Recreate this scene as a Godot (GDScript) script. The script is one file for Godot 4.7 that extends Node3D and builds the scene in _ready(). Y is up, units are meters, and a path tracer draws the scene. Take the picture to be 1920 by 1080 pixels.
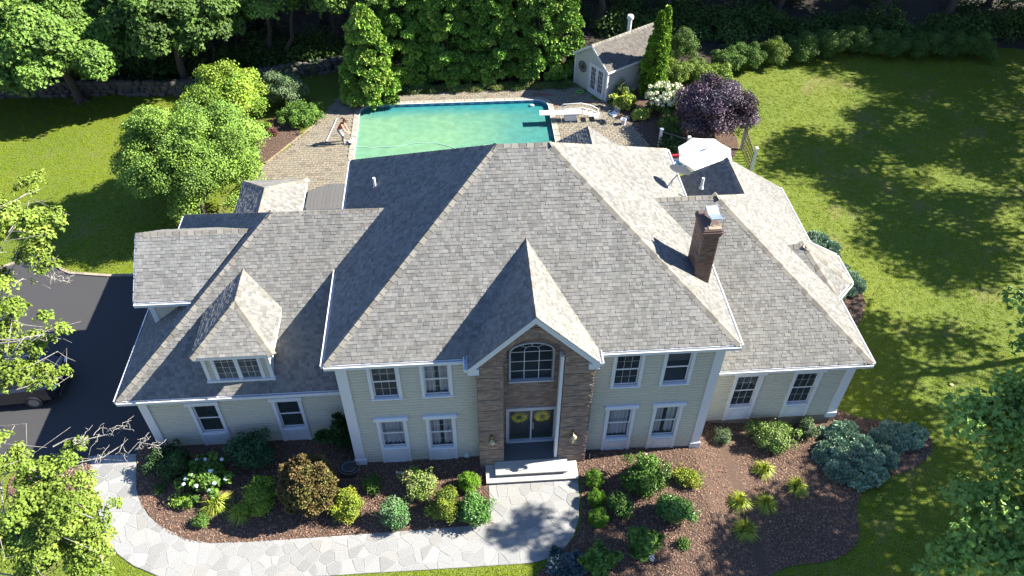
extends Node3D

var rng := RandomNumberGenerator.new()
var M := {}
var used := {}
var house: Node3D
var lownoise := FastNoiseLite.new()

# ---------------------------------------------------------------- mesh building
class MB:
	var v := PackedVector3Array()
	var n := PackedVector3Array()
	var c := PackedColorArray()
	var col := Color(1, 1, 1)
	func tri(a: Vector3, b: Vector3, d: Vector3) -> void:
		var nn := (b - a).cross(d - a).normalized()
		v.append(a); v.append(d); v.append(b)
		n.append(nn); n.append(nn); n.append(nn)
		c.append(col); c.append(col); c.append(col)
	func quad(a: Vector3, b: Vector3, d: Vector3, e: Vector3) -> void:
		tri(a, b, d)
		tri(a, d, e)
	func stri(a: Vector3, b: Vector3, d: Vector3, na: Vector3, nb: Vector3, nd: Vector3) -> void:
		v.append(a); v.append(d); v.append(b)
		n.append(na); n.append(nd); n.append(nb)
		c.append(col); c.append(col); c.append(col)
	func fan(p: Array, flip := false) -> void:
		for i in range(1, p.size() - 1):
			if flip: tri(p[0], p[i + 1], p[i])
			else: tri(p[0], p[i], p[i + 1])
	# box in an oriented frame: origin o, half axes a b d
	func obox(o: Vector3, a: Vector3, b: Vector3, d: Vector3) -> void:
		quad(o - a - b + d, o + a - b + d, o + a + b + d, o - a + b + d)
		quad(o + a - b - d, o - a - b - d, o - a + b - d, o + a + b - d)
		quad(o + a - b + d, o + a - b - d, o + a + b - d, o + a + b + d)
		quad(o - a - b - d, o - a - b + d, o - a + b + d, o - a + b - d)
		quad(o - a + b + d, o + a + b + d, o + a + b - d, o - a + b - d)
		quad(o - a - b - d, o + a - b - d, o + a - b + d, o - a - b + d)
	func bx(x0: float, x1: float, y0: float, y1: float, z0: float, z1: float) -> void:
		obox(Vector3((x0 + x1) / 2, (y0 + y1) / 2, (z0 + z1) / 2), Vector3((x1 - x0) / 2, 0, 0), Vector3(0, (y1 - y0) / 2, 0), Vector3(0, 0, (z1 - z0) / 2))
	# box with a chamfered top edge
	func cbx(x0: float, x1: float, y0: float, y1: float, z0: float, z1: float, k: float) -> void:
		var p := [Vector3(x0, y0, z1), Vector3(x1, y0, z1), Vector3(x1, y0, z0), Vector3(x0, y0, z0)]
		var q := [Vector3(x0, y1 - k, z1), Vector3(x1, y1 - k, z1), Vector3(x1, y1 - k, z0), Vector3(x0, y1 - k, z0)]
		var r := [Vector3(x0 + k, y1, z1 - k), Vector3(x1 - k, y1, z1 - k), Vector3(x1 - k, y1, z0 + k), Vector3(x0 + k, y1, z0 + k)]
		for i in 4:
			var j := (i + 1) % 4
			quad(p[i], p[j], q[j], q[i])
			quad(q[i], q[j], r[j], r[i])
		quad(r[0], r[1], r[2], r[3])
		quad(p[3], p[2], p[1], p[0])
	func beam(a: Vector3, b: Vector3, w: float, h: float) -> void:
		var d := b - a
		var s := d.cross(Vector3.UP)
		if s.length() < 1e-4: s = Vector3.RIGHT
		s = s.normalized()
		var u := s.cross(d).normalized()
		obox((a + b) / 2, s * w / 2, u * h / 2, -d / 2)
	func tube(p: Array, r: Array, sides := 6, caps := true) -> void:
		var rings := []
		var prev := Vector3.ZERO
		for i in p.size():
			var d: Vector3 = (p[min(i + 1, p.size() - 1)] - p[max(i - 1, 0)]).normalized()
			var s: Vector3 = prev
			if i == 0:
				s = d.cross(Vector3.UP if absf(d.y) < .9 else Vector3.RIGHT).normalized()
			else:
				s = (prev - d * prev.dot(d)).normalized()
			prev = s
			var t := d.cross(s)
			var ring := []
			for k in sides:
				var an := TAU * k / sides
				var nn := s * cos(an) + t * sin(an)
				ring.append([p[i] + nn * r[i], nn])
			rings.append(ring)
		for i in p.size() - 1:
			for k in sides:
				var m := (k + 1) % sides
				var a = rings[i][k]; var b = rings[i][m]; var e = rings[i + 1][m]; var f = rings[i + 1][k]
				stri(a[0], b[0], e[0], a[1], b[1], e[1])
				stri(a[0], e[0], f[0], a[1], e[1], f[1])
		if caps:
			for k in range(1, sides - 1):
				tri(rings[0][0][0], rings[0][k + 1][0], rings[0][k][0])
				var L = rings[p.size() - 1]
				tri(L[0][0], L[k][0], L[k + 1][0])
	# solid of revolution about a vertical axis: list of (radius, height)
	func lathe(o: Vector3, prof: Array, sides := 12) -> void:
		for i in prof.size() - 1:
			var p: Vector2 = prof[i]
			var q: Vector2 = prof[i + 1]
			var sl := Vector2(q.y - p.y, p.x - q.x).normalized()
			for k in sides:
				var a0 := TAU * k / sides
				var a1 := TAU * (k + 1) / sides
				var d0 := Vector3(cos(a0), 0, -sin(a0))
				var d1 := Vector3(cos(a1), 0, -sin(a1))
				var n0 := d0 * sl.x + Vector3.UP * sl.y
				var n1 := d1 * sl.x + Vector3.UP * sl.y
				var A := o + d0 * p.x + Vector3.UP * p.y
				var B := o + d1 * p.x + Vector3.UP * p.y
				var C := o + d1 * q.x + Vector3.UP * q.y
				var D := o + d0 * q.x + Vector3.UP * q.y
				if p.x > 1e-5: stri(A, B, C, n0, n1, n1)
				if q.x > 1e-5: stri(A, C, D, n0, n1, n0)
	func ellipsoid(o: Vector3, r: Vector3, sides := 10, rows := 6) -> void:
		for i in rows:
			var t0 := PI * i / rows - PI / 2
			var t1 := PI * (i + 1) / rows - PI / 2
			for k in sides:
				var a0 := TAU * k / sides
				var a1 := TAU * (k + 1) / sides
				var q := []
				for ta in [[t0, a0], [t0, a1], [t1, a1], [t1, a0]]:
					q.append(Vector3(cos(ta[0]) * cos(ta[1]), sin(ta[0]), -cos(ta[0]) * sin(ta[1])))
				var w := []
				var g := []
				for d in q:
					w.append(o + d * r)
					g.append((d / r).normalized())
				if i > 0: stri(w[0], w[1], w[2], g[0], g[1], g[2])
				if i < rows - 1: stri(w[0], w[2], w[3], g[0], g[2], g[3])
	func mesh(mat: Material) -> ArrayMesh:
		var a := []
		a.resize(Mesh.ARRAY_MAX)
		a[Mesh.ARRAY_VERTEX] = v
		a[Mesh.ARRAY_NORMAL] = n
		a[Mesh.ARRAY_COLOR] = c
		var m := ArrayMesh.new()
		if v.size() == 0: return m
		m.add_surface_from_arrays(Mesh.PRIMITIVE_TRIANGLES, a)
		m.surface_set_material(0, mat)
		return m

# ---------------------------------------------------------------- naming
func numbered(called: String) -> String:
	if not used.has(called):
		used[called] = 0
		return called
	used[called] += 1
	return "%s_%03d" % [called, used[called]]

func tag(o: Node, label: String, category := "", group := "", kind := "") -> Node:
	if label: o.set_meta("label", label)
	if category: o.set_meta("category", category)
	if group: o.set_meta("group", group)
	if kind: o.set_meta("kind", kind)
	return o

func thing(called: String, label: String, category: String, at := Vector3.ZERO, turn := 0.0, group := "") -> Node3D:
	var o := Node3D.new()
	o.name = numbered(called)
	add_child(o)
	o.position = at
	o.rotation.y = turn
	tag(o, label, category, group)
	return o

func inst(called: String, mesh: Mesh, parent: Node = null) -> MeshInstance3D:
	var o := MeshInstance3D.new()
	if parent == null:
		o.name = numbered(called)
		o.mesh = mesh
		add_child(o)
	else:
		var nm := called
		var k := 0
		while parent.has_node(nm):
			k += 1
			nm = "%s_%03d" % [called, k]
			if k == 12: break
		if k == 12:
			var key := "%d/%s" % [parent.get_instance_id(), called]
			used[key] = maxi(used.get(key, 11), 11) + 1
			nm = "%s_%03d" % [called, used[key]]
		o.name = nm
		o.mesh = mesh
		parent.add_child(o, true)
	return o

func obj(called: String, mb: MB, mat: Material, parent: Node = null) -> MeshInstance3D:
	return inst(called, mb.mesh(mat), parent)

func struct(called: String, mb: MB, mat: Material) -> MeshInstance3D:
	var o := obj(called, mb, mat)
	o.set_meta("kind", "structure")
	return o

func dup(root: Node3D, at: Vector3, turn: float, label: String, sc := Vector3.ONE) -> Node3D:
	var r: Node3D = root.duplicate()
	r.name = numbered(String(root.name).rstrip("0123456789_"))
	add_child(r)
	r.position = at
	r.rotation.y = turn
	r.scale = sc
	if label: r.set_meta("label", label)
	return r

# ---------------------------------------------------------------- materials
func noise_tex(freq: float, c0: Color, c1: Color, oct := 4, size := 512, sd := 1, lo := 0.2, hi := 0.8, typ := FastNoiseLite.TYPE_SIMPLEX_SMOOTH) -> NoiseTexture2D:
	var f := FastNoiseLite.new()
	f.noise_type = typ
	f.frequency = freq
	f.fractal_octaves = oct
	f.seed = sd
	var t := NoiseTexture2D.new()
	t.width = size
	t.height = size
	t.seamless = true
	t.noise = f
	var g := Gradient.new()
	g.offsets = PackedFloat32Array([lo, hi])
	g.colors = PackedColorArray([c0, c1])
	t.color_ramp = g
	return t

func bump_tex(freq: float, strength: float, sd := 3) -> NoiseTexture2D:
	var f := FastNoiseLite.new()
	f.frequency = freq
	f.fractal_octaves = 4
	f.seed = sd
	var t := NoiseTexture2D.new()
	t.width = 512
	t.height = 512
	t.seamless = true
	t.noise = f
	t.as_normal_map = true
	t.bump_strength = strength
	return t

# base colour linear; var = spread of the noise that mottles it
func mat(key: String, lin: Color, rough := 0.8, spread := 0.0, scale := 1.0, freq := 0.03, bump := 0.0) -> StandardMaterial3D:
	if M.has(key): return M[key]
	var m := StandardMaterial3D.new()
	m.resource_name = key
	m.albedo_color = lin.linear_to_srgb()
	m.roughness = rough
	m.vertex_color_use_as_albedo = true
	if spread > 0.0:
		var d := 1.0 - spread
		m.albedo_texture = noise_tex(freq, Color(d, d, d), Color(1, 1, 1), 5, 512, key.length() + 3)
		m.uv1_triplanar = true
		m.uv1_world_triplanar = true
		m.uv1_scale = Vector3.ONE * scale
	if bump > 0.0:
		m.normal_enabled = true
		m.normal_texture = bump_tex(freq * 2.0, bump)
		m.uv1_triplanar = true
		m.uv1_world_triplanar = true
		m.uv1_scale = Vector3.ONE * scale
	M[key] = m
	return m

func leaf_mat(key: String, lin: Color, back := 0.5, rough := 0.55) -> StandardMaterial3D:
	if M.has(key): return M[key]
	var m := StandardMaterial3D.new()
	m.resource_name = key
	m.albedo_color = lin.linear_to_srgb()
	m.roughness = rough
	m.vertex_color_use_as_albedo = true
	m.cull_mode = BaseMaterial3D.CULL_DISABLED
	m.backlight_enabled = true
	m.backlight = Color(back, back, back * .55)
	m.metallic_specular = 0.35
	M[key] = m
	return m

func glass_mat() -> StandardMaterial3D:
	if M.has("glass"): return M["glass"]
	var m := StandardMaterial3D.new()
	m.resource_name = "glass"
	m.albedo_color = Color(.6, .7, .75, .06)
	m.transparency = BaseMaterial3D.TRANSPARENCY_ALPHA
	m.roughness = 0.02
	m.metallic_specular = .22
	m.cull_mode = BaseMaterial3D.CULL_DISABLED
	M["glass"] = m
	return m

func metal(key: String, lin: Color, rough := 0.35) -> StandardMaterial3D:
	var m := mat(key, lin, rough)
	m.metallic = 0.9
	return m

func shade(c: Color, k: float) -> Color:
	return Color(c.r * k, c.g * k, c.b * k, c.a)

func jitter(c: Color, k: float, h := 0.0) -> Color:
	var s := 1.0 + rng.randf_range(-k, k)
	var t := rng.randf_range(-h, h)
	return Color(c.r * s * (1.0 + t), c.g * s, c.b * s * (1.0 - t))

# ---------------------------------------------------------------- terrain
const HP := [[-1000.0, 0.0], [10.0, 0.0], [13.0, -.12], [14.2, -.5], [19.0, -.95], [25.0, -1.3], [40.0, -1.6], [1000.0, -1.6]]
func hgt(x: float, z: float) -> float:
	var t := clampf((-z - 3.0) / 9.0, 0.0, 1.0)
	x -= t * t * (3.0 - 2.0 * t) * 4.0
	for i in HP.size() - 1:
		if x <= HP[i + 1][0]:
			return lerpf(HP[i][1], HP[i + 1][1], (x - HP[i][0]) / (HP[i + 1][0] - HP[i][0]))
	return -1.6

func gp(x: float, z: float, up := 0.0) -> Vector3:
	return Vector3(x, hgt(x, z) + up, z)

func poly(a: Array) -> PackedVector2Array:
	var p := PackedVector2Array()
	for i in a: p.append(Vector2(i[0], i[1]))
	if Geometry2D.is_polygon_clockwise(p): p.reverse()
	return p

# a closed outline rounded by a Catmull-Rom spline
func smooth_poly(a: Array, k := 4) -> PackedVector2Array:
	var p := PackedVector2Array()
	var m := a.size()
	for i in m:
		var p0 := Vector2(a[(i + m - 1) % m][0], a[(i + m - 1) % m][1])
		var p1 := Vector2(a[i][0], a[i][1])
		var p2 := Vector2(a[(i + 1) % m][0], a[(i + 1) % m][1])
		var p3 := Vector2(a[(i + 2) % m][0], a[(i + 2) % m][1])
		for j in k:
			p.append(p1.cubic_interpolate(p2, p0, p3, float(j) / k))
	if Geometry2D.is_polygon_clockwise(p): p.reverse()
	return p

# lay a polygon on the terrain, cut into cells
func sheet(mb: MB, pg: PackedVector2Array, off: float, cell := 1.0, hole := PackedVector2Array(), colour = null) -> void:
	var lo := pg[0]
	var hi := pg[0]
	for q in pg:
		lo = lo.min(q)
		hi = hi.max(q)
	for i in range(floori(lo.x / cell), ceili(hi.x / cell)):
		for j in range(floori(lo.y / cell), ceili(hi.y / cell)):
			var sq := PackedVector2Array([Vector2(i, j) * cell, Vector2(i + 1, j) * cell, Vector2(i + 1, j + 1) * cell, Vector2(i, j + 1) * cell])
			for piece in Geometry2D.intersect_polygons(sq, pg):
				var parts := [piece]
				if hole.size():
					parts = Geometry2D.clip_polygons(piece, hole)
				for q in parts:
					var ix := Geometry2D.triangulate_polygon(q)
					for k in range(0, ix.size(), 3):
						var w := []
						for e in 3:
							var t: Vector2 = q[ix[k + e]]
							w.append(gp(t.x, t.y, off))
						var nn: Vector3 = (w[1] - w[0]).cross(w[2] - w[0])
						if nn.y < 0:
							var s = w[1]; w[1] = w[2]; w[2] = s
						if nn.length() > 1e-7:
							if colour != null:
								mb.col = colour.call((w[0].x + w[1].x + w[2].x) / 3, (w[0].z + w[1].z + w[2].z) / 3)
							mb.tri(w[0], w[1], w[2])

# a flat stone or paver: outline (ccw in x,z after poly()) raised above the ground with bevelled top
func slab(mb: MB, q: PackedVector2Array, y0: float, y1: float, bev := 0.008) -> void:
	var cen := Vector2.ZERO
	for p in q: cen += p / q.size()
	var top := []
	var m := q.size()
	for i in m:
		var p := q[i]
		var t := p + (cen - p).normalized() * bev
		top.append(Vector3(t.x, y1, t.y))
	for i in m:
		var j := (i + 1) % m
		var a := Vector3(q[i].x, y0, q[i].y)
		var b := Vector3(q[j].x, y0, q[j].y)
		mb.quad(b, a, top[i], top[j])
	for i in range(1, m - 1):
		mb.tri(top[0], top[i + 1], top[i])

# ---------------------------------------------------------------- shingled roofs
const TONES := [0.74, 0.84, 0.91, 0.97, 1.02, 1.08, 1.15]
const SHINGLE := Color(.160, .156, .144)

func shingle_mesh(w: float, ex: float, th: float, tone: Color) -> MB:
	var b := MB.new()
	b.col = tone
	var a := Vector3(0.002, 0, th)
	var d := Vector3(w - .002, 0, th)
	var e := Vector3(w - .002, ex + .03, .002)
	var f := Vector3(0.002, ex + .03, .002)
	b.quad(a, d, e, f)
	b.col = shade(tone, .8)
	b.quad(Vector3(0.002, 0, -.002), Vector3(w - .002, 0, -.002), d, a)
	b.quad(Vector3(0.002, 0, -.002), a, f, f)
	b.quad(d, Vector3(w - .002, 0, -.002), e, e)
	return b

# one plane of a roof: an outline, ccw seen from outside; courses of tabs, each tab real and tilted on the one below
func roof_plane(roof: Node3D, pts: Array, tint := Color(1, 1, 1), singles := 0, ex := 0.125) -> void:
	var nrm: Vector3 = (pts[1] - pts[0]).cross(pts[2] - pts[0]).normalized()
	if nrm.y < 0: nrm = -nrm
	var u := Vector3.UP.cross(nrm).normalized()
	var v := nrm.cross(u)
	var o: Vector3 = pts[0]
	var pg := PackedVector2Array()
	var lo := Vector2(1e9, 1e9)
	var hi := -lo
	for p in pts:
		var q := Vector2((p - o).dot(u), (p - o).dot(v))
		pg.append(q)
		lo = lo.min(q)
		hi = hi.max(q)
	var deck := MB.new()
	deck.col = Color(.12, .115, .11)
	var dix := Geometry2D.triangulate_polygon(pg)
	for k in range(0, dix.size(), 3):
		var ta: Vector3 = pts[dix[k]]
		var tb: Vector3 = pts[dix[k + 1]]
		var tc: Vector3 = pts[dix[k + 2]]
		if (tb - ta).cross(tc - ta).dot(nrm) > 0: deck.tri(ta, tb, tc)
		else: deck.tri(ta, tc, tb)
	var st := MB.new()
	var count := 0
	var shared := {}
	var row := 0
	var y := lo.y
	var base := SHINGLE * tint
	while y < hi.y:
		var x := lo.x - rng.randf() * .3
		while x < hi.x:
			var w: float = [.10, .12, .14, .16, .2][rng.randi() % 5]
			var ti := rng.randi() % 7
			var wpos: Vector3 = o + u * x + v * y
			var weather := 1.0 + .07 * lownoise.get_noise_3d(wpos.x * 10.0, wpos.y * 10.0, wpos.z * 10.0) + .12 * lownoise.get_noise_2d(x * 55.0, y * 5.0)
			var tone := jitter(shade(base, TONES[ti] * weather), .05, .02)
			var th: float = [.008, .013, .019][rng.randi() % 3]
			var c0 := Vector2(x, y)
			var all_in := true
			for q in [c0, c0 + Vector2(w, 0), c0 + Vector2(w, ex), c0 + Vector2(0, ex)]:
				if not Geometry2D.is_point_in_polygon(q, pg):
					all_in = false
					break
			if all_in:
				var single := count < singles and row < 8
				if single:
					count += 1
					var key := "%.2f/%d" % [w, ti]
					if not shared.has(key):
						shared[key] = shingle_mesh(w, ex, th, jitter(shade(base, TONES[ti]), .05, .02)).mesh(mat("shingle", Color(1, 1, 1), .93, .12, 3.0, .08))
					var s := inst("shingle", shared[key], roof)
					s.transform = Transform3D(Basis(u, v, nrm), o + u * x + v * y)
				else:
					var P := func(a: float, b: float, t: float) -> Vector3: return wpos + u * a + v * b + nrm * t
					st.col = tone
					var a: Vector3 = P.call(.002, 0.0, th)
					var d: Vector3 = P.call(w - .002, 0.0, th)
					var e: Vector3 = P.call(w - .002, ex + .03, .002)
					var f: Vector3 = P.call(.002, ex + .03, .002)
					st.quad(a, d, e, f)
					st.col = shade(tone, .8)
					var a0: Vector3 = P.call(.002, 0.0, -.002)
					var d0: Vector3 = P.call(w - .002, 0.0, -.002)
					st.quad(a0, d0, d, a)
					st.tri(a0, a, f)
					st.tri(d, d0, e)
			else:
				var r := PackedVector2Array([c0, c0 + Vector2(w, 0), c0 + Vector2(w, ex), c0 + Vector2(0, ex)])
				for piece in Geometry2D.intersect_polygons(r, pg):
					if piece.size() < 3: continue
					if Geometry2D.is_polygon_clockwise(piece): piece.reverse()
					var w3 := []
					for q in piece:
						var t := th * clampf(1.0 - (q.y - y) / (ex + .03), 0, 1) + .002
						w3.append(o + u * q.x + v * q.y + nrm * t)
					st.col = tone
					st.fan(w3)
			x += w
		y += ex
		row += 1
	obj("deck", deck, mat("shingle", Color(1, 1, 1), .93, .12, 3.0, .08), roof)
	var s := obj("shingles", st, mat("shingle", Color(1, 1, 1), .93, .12, 3.0, .08), roof)
	s.set_meta("kind", "stuff")

# bent cap pieces along a hip or ridge from a (low end) to b
func caps(roof: Node3D, a: Vector3, b: Vector3, na: Vector3, nb: Vector3, joined := false, tint := Color(1, 1, 1)) -> void:
	var d := (b - a).normalized()
	var L := a.distance_to(b)
	var sa := na.cross(d).normalized()
	var sb := nb.cross(d).normalized()
	if sa.dot(na + nb) > 0 and sa.dot(nb) > 0: sa = -sa
	if sa.dot(nb) > 0: sa = -sa
	if sb.dot(na) > 0: sb = -sb
	var up := (na + nb).normalized()
	var st := MB.new()
	var meshes := []
	var step := 0.265
	var k := 0
	var w := .17
	for t in 4:
		var m := MB.new()
		m.col = jitter(shade(Color(.185, .170, .142) * tint, [.72, .92, 1.06, 1.2][t]), .04)
		var l0 := up * .034
		var l1 := up * .018
		var A := l0
		var B := d * .3 + l1
		for s in [[sa, na], [sb, nb]]:
			var q0: Vector3 = A + s[0] * w
			var q1: Vector3 = B + s[0] * w
			q0 -= s[1] * .012
			q1 -= s[1] * .012
			if (q0 - A).cross(B - A).dot(s[1]) > 0: m.quad(A, q0, q1, B)
			else: m.quad(A, B, q1, q0)
			var low: Vector3 = -up * .03
			m.quad(A, A + low, q0 + low, q0)
			m.quad(q0, q0 + low, q1 + low, q1)
		meshes.append(m)
	var built := []
	while k * step < L - .05:
		var pick := rng.randi() % 4
		var off := a + d * (k * step)
		if joined:
			for i in meshes[pick].v.size():
				st.v.append(meshes[pick].v[i] + off)
				st.n.append(meshes[pick].n[i])
				st.c.append(meshes[pick].c[i])
		else:
			if built.is_empty():
				for m in meshes: built.append(m.mesh(mat("shingle", Color(1, 1, 1), .93, .12, 3.0, .08)))
			var o := inst("ridge_shingle", built[pick], roof)
			o.position = off
		k += 1
	if joined and st.v.size():
		obj("ridge_shingles", st, mat("shingle", Color(1, 1, 1), .93, .12, 3.0, .08), roof).set_meta("kind", "stuff")

func pn(p: Array) -> Vector3:
	return (p[1] - p[0]).cross(p[2] - p[0]).normalized()

# white trough with hangers along an eave, out = horizontal direction away from the wall
func gutter(parent: Node3D, a: Vector3, b: Vector3, out: Vector3, hangers := false) -> void:
	var m := MB.new()
	var d := (b - a).normalized()
	var L := a.distance_to(b)
	var mid := (a + b) / 2
	var up := Vector3.UP
	var hl := d * (L / 2)
	m.obox(mid + out * .012 - up * .07, hl, up * .07, out.normalized() * .012)
	m.obox(mid + out * .07 - up * .125, hl, up * .008, out * .055)
	m.obox(mid + out * .118 - up * .075, hl, up * .058, out * .009)
	m.obox(mid + out * .112 - up * .02, hl, up * .008, out * .018)
	m.obox(a + out * .06 - up * .07, d * .006, up * .06, out * .055)
	m.obox(b + out * .06 - up * .07, d * .006, up * .06, out * .055)
	obj("gutter", m, mat("white_trim", Color(.58, .59, .60), .45, .06, .6), parent)
	if hangers:
		var k := .35
		while k < L:
			var h := MB.new()
			h.obox(a + d * k + out * .06 - up * .016, d * .012, up * .006, out * .058)
			obj("gutter_hanger", h, mat("white_trim", Color(.58, .59, .60), .45, .06, .6), parent)
			k += .78

func soffit(parent: Node3D, x0: float, x1: float, z0: float, z1: float, y: float) -> void:
	var m := MB.new()
	m.bx(x0, x1, y - .15, y - .135, z0, z1)
	obj("soffit", m, mat("white_trim", Color(.58, .59, .60), .45, .06, .6), parent)

# ---------------------------------------------------------------- walls
# lapped boards on a wall: outline in (along, up), openings as [x0, x1, y0, y1]
func siding(parent: Node3D, called: String, o: Vector3, d: Vector3, out: Vector3, outline: Array, openings: Array, m0: Material, reveal := .15) -> void:
	var pg := PackedVector2Array()
	var lo := Vector2(1e9, 1e9)
	var hi := -lo
	for p in outline:
		pg.append(p)
		lo = lo.min(p)
		hi = hi.max(p)
	var rect: bool = outline.size() == 4 and outline[0].y == outline[1].y and outline[2].y == outline[3].y and outline[0].x == outline[3].x and outline[1].x == outline[2].x
	var m := MB.new()
	var flip := d.cross(Vector3.UP).dot(out) < 0
	var y := lo.y
	while y < hi.y - .005:
		var y1 := minf(y + reveal, hi.y)
		var yc := (y + y1) / 2
		var cuts := [[lo.x, hi.x]]
		for w in openings:
			if yc > w[2] and yc < w[3]:
				var nxt := []
				for s in cuts:
					if w[1] <= s[0] or w[0] >= s[1]: nxt.append(s)
					else:
						if w[0] > s[0]: nxt.append([s[0], w[0]])
						if w[1] < s[1]: nxt.append([w[1], s[1]])
				cuts = nxt
		var k := 1.0 + rng.randf_range(-.025, .025)
		for s in cuts:
			var pieces := [PackedVector2Array([Vector2(s[0], y), Vector2(s[1], y), Vector2(s[1], y1), Vector2(s[0], y1)])]
			if not rect: pieces = Geometry2D.intersect_polygons(pieces[0], pg)
			for q in pieces:
				if Geometry2D.is_polygon_clockwise(q): q.reverse()
				m.col = Color(k, k, k)
				if rect:
					# drop lap board: flat face, ledge, shallow recess
					var hh := y1 - y
					var prof := [[0.0, .0], [0.0, .024], [.66, .024], [.80, .0], [1.0, .0]]
					for e in prof.size() - 1:
						var A: Vector3 = o + d * s[0] + Vector3.UP * (y + hh * prof[e][0]) + out * prof[e][1]
						var B: Vector3 = o + d * s[1] + Vector3.UP * (y + hh * prof[e][0]) + out * prof[e][1]
						var C: Vector3 = o + d * s[1] + Vector3.UP * (y + hh * prof[e + 1][0]) + out * prof[e + 1][1]
						var D: Vector3 = o + d * s[0] + Vector3.UP * (y + hh * prof[e + 1][0]) + out * prof[e + 1][1]
						if flip: m.quad(B, A, D, C)
						else: m.quad(A, B, C, D)
				else:
					var w3 := []
					for t in q: w3.append(o + d * t.x + Vector3.UP * t.y + out * (.026 * (1.0 - (t.y - y) / reveal)))
					m.fan(w3, flip)
		y += reveal
	obj(called, m, m0, parent)

const BRICKS := [Color(.31, .21, .155), Color(.28, .19, .145), Color(.33, .235, .175), Color(.24, .175, .14), Color(.37, .28, .21), Color(.31, .245, .195)]
# brickwork: real bricks on a mortar bed; keep(x, y) tells where there is wall
func brickwork(parent: Node3D, called: String, o: Vector3, d: Vector3, out: Vector3, w: float, h: float, keep, tint := Color(1, 1, 1), grooves := 0.0, gap := Vector3.ZERO) -> void:
	var m := MB.new()
	var bed := MB.new()
	bed.col = Color(.27, .245, .21)
	var row := 0
	var bh := .072
	var bw := .213
	var flip := d.cross(Vector3.UP).dot(out) < 0
	var up := Vector3.UP
	while row * bh < h:
		var y := row * bh
		var x := -bw * (.5 if row % 2 else 0.0)
		var groove := grooves > 0.0 and fmod(y, grooves) < bh
		while x < w:
			var x0 := maxf(x, 0.0)
			var x1 := minf(x + bw, w)
			if y < gap.z:
				if x0 < gap.x and x1 > gap.x: x1 = gap.x
				if x0 < gap.y and x1 > gap.y: x0 = gap.y
				if x0 >= gap.x and x1 <= gap.y: x1 = x0
			if x1 - x0 > .03 and keep.call((x0 + x1) / 2, y + bh / 2):
				m.col = jitter(BRICKS[rng.randi() % 6] * tint, .18, .05)
				var t := .016 + rng.randf() * .004
				if groove: t = -.004
				var A := o + d * (x0 + .005) + up * (y + .005)
				var B := o + d * (x1 - .005) + up * (y + .005)
				var C := B + up * (bh - .01)
				var D := A + up * (bh - .01)
				var q := [A, B, C, D]
				var r := []
				for p in q: r.append(p + out * t)
				if flip:
					q.reverse()
					r.reverse()
				m.quad(r[0], r[1], r[2], r[3])
				for i in 4:
					var j := (i + 1) % 4
					m.quad(q[i], q[j], r[j], r[i])
				var e := o + d * x0 + up * y
				var f := o + d * x1 + up * y
				var back := out * (-.02 if groove else 0.0)
				if flip: bed.quad(f + back, e + back, e + up * bh + back, f + up * bh + back)
				else: bed.quad(e + back, f + back, f + up * bh + back, e + up * bh + back)
			x += bw
		row += 1
	var p := obj(called, bed, mat("mortar", Color(1, 1, 1), .95, .2, 2.0, .06), parent)
	obj("bricks", m, mat("brick", Color(1, 1, 1), .9, .25, 3.0, .06), p).set_meta("kind", "stuff")

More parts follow.
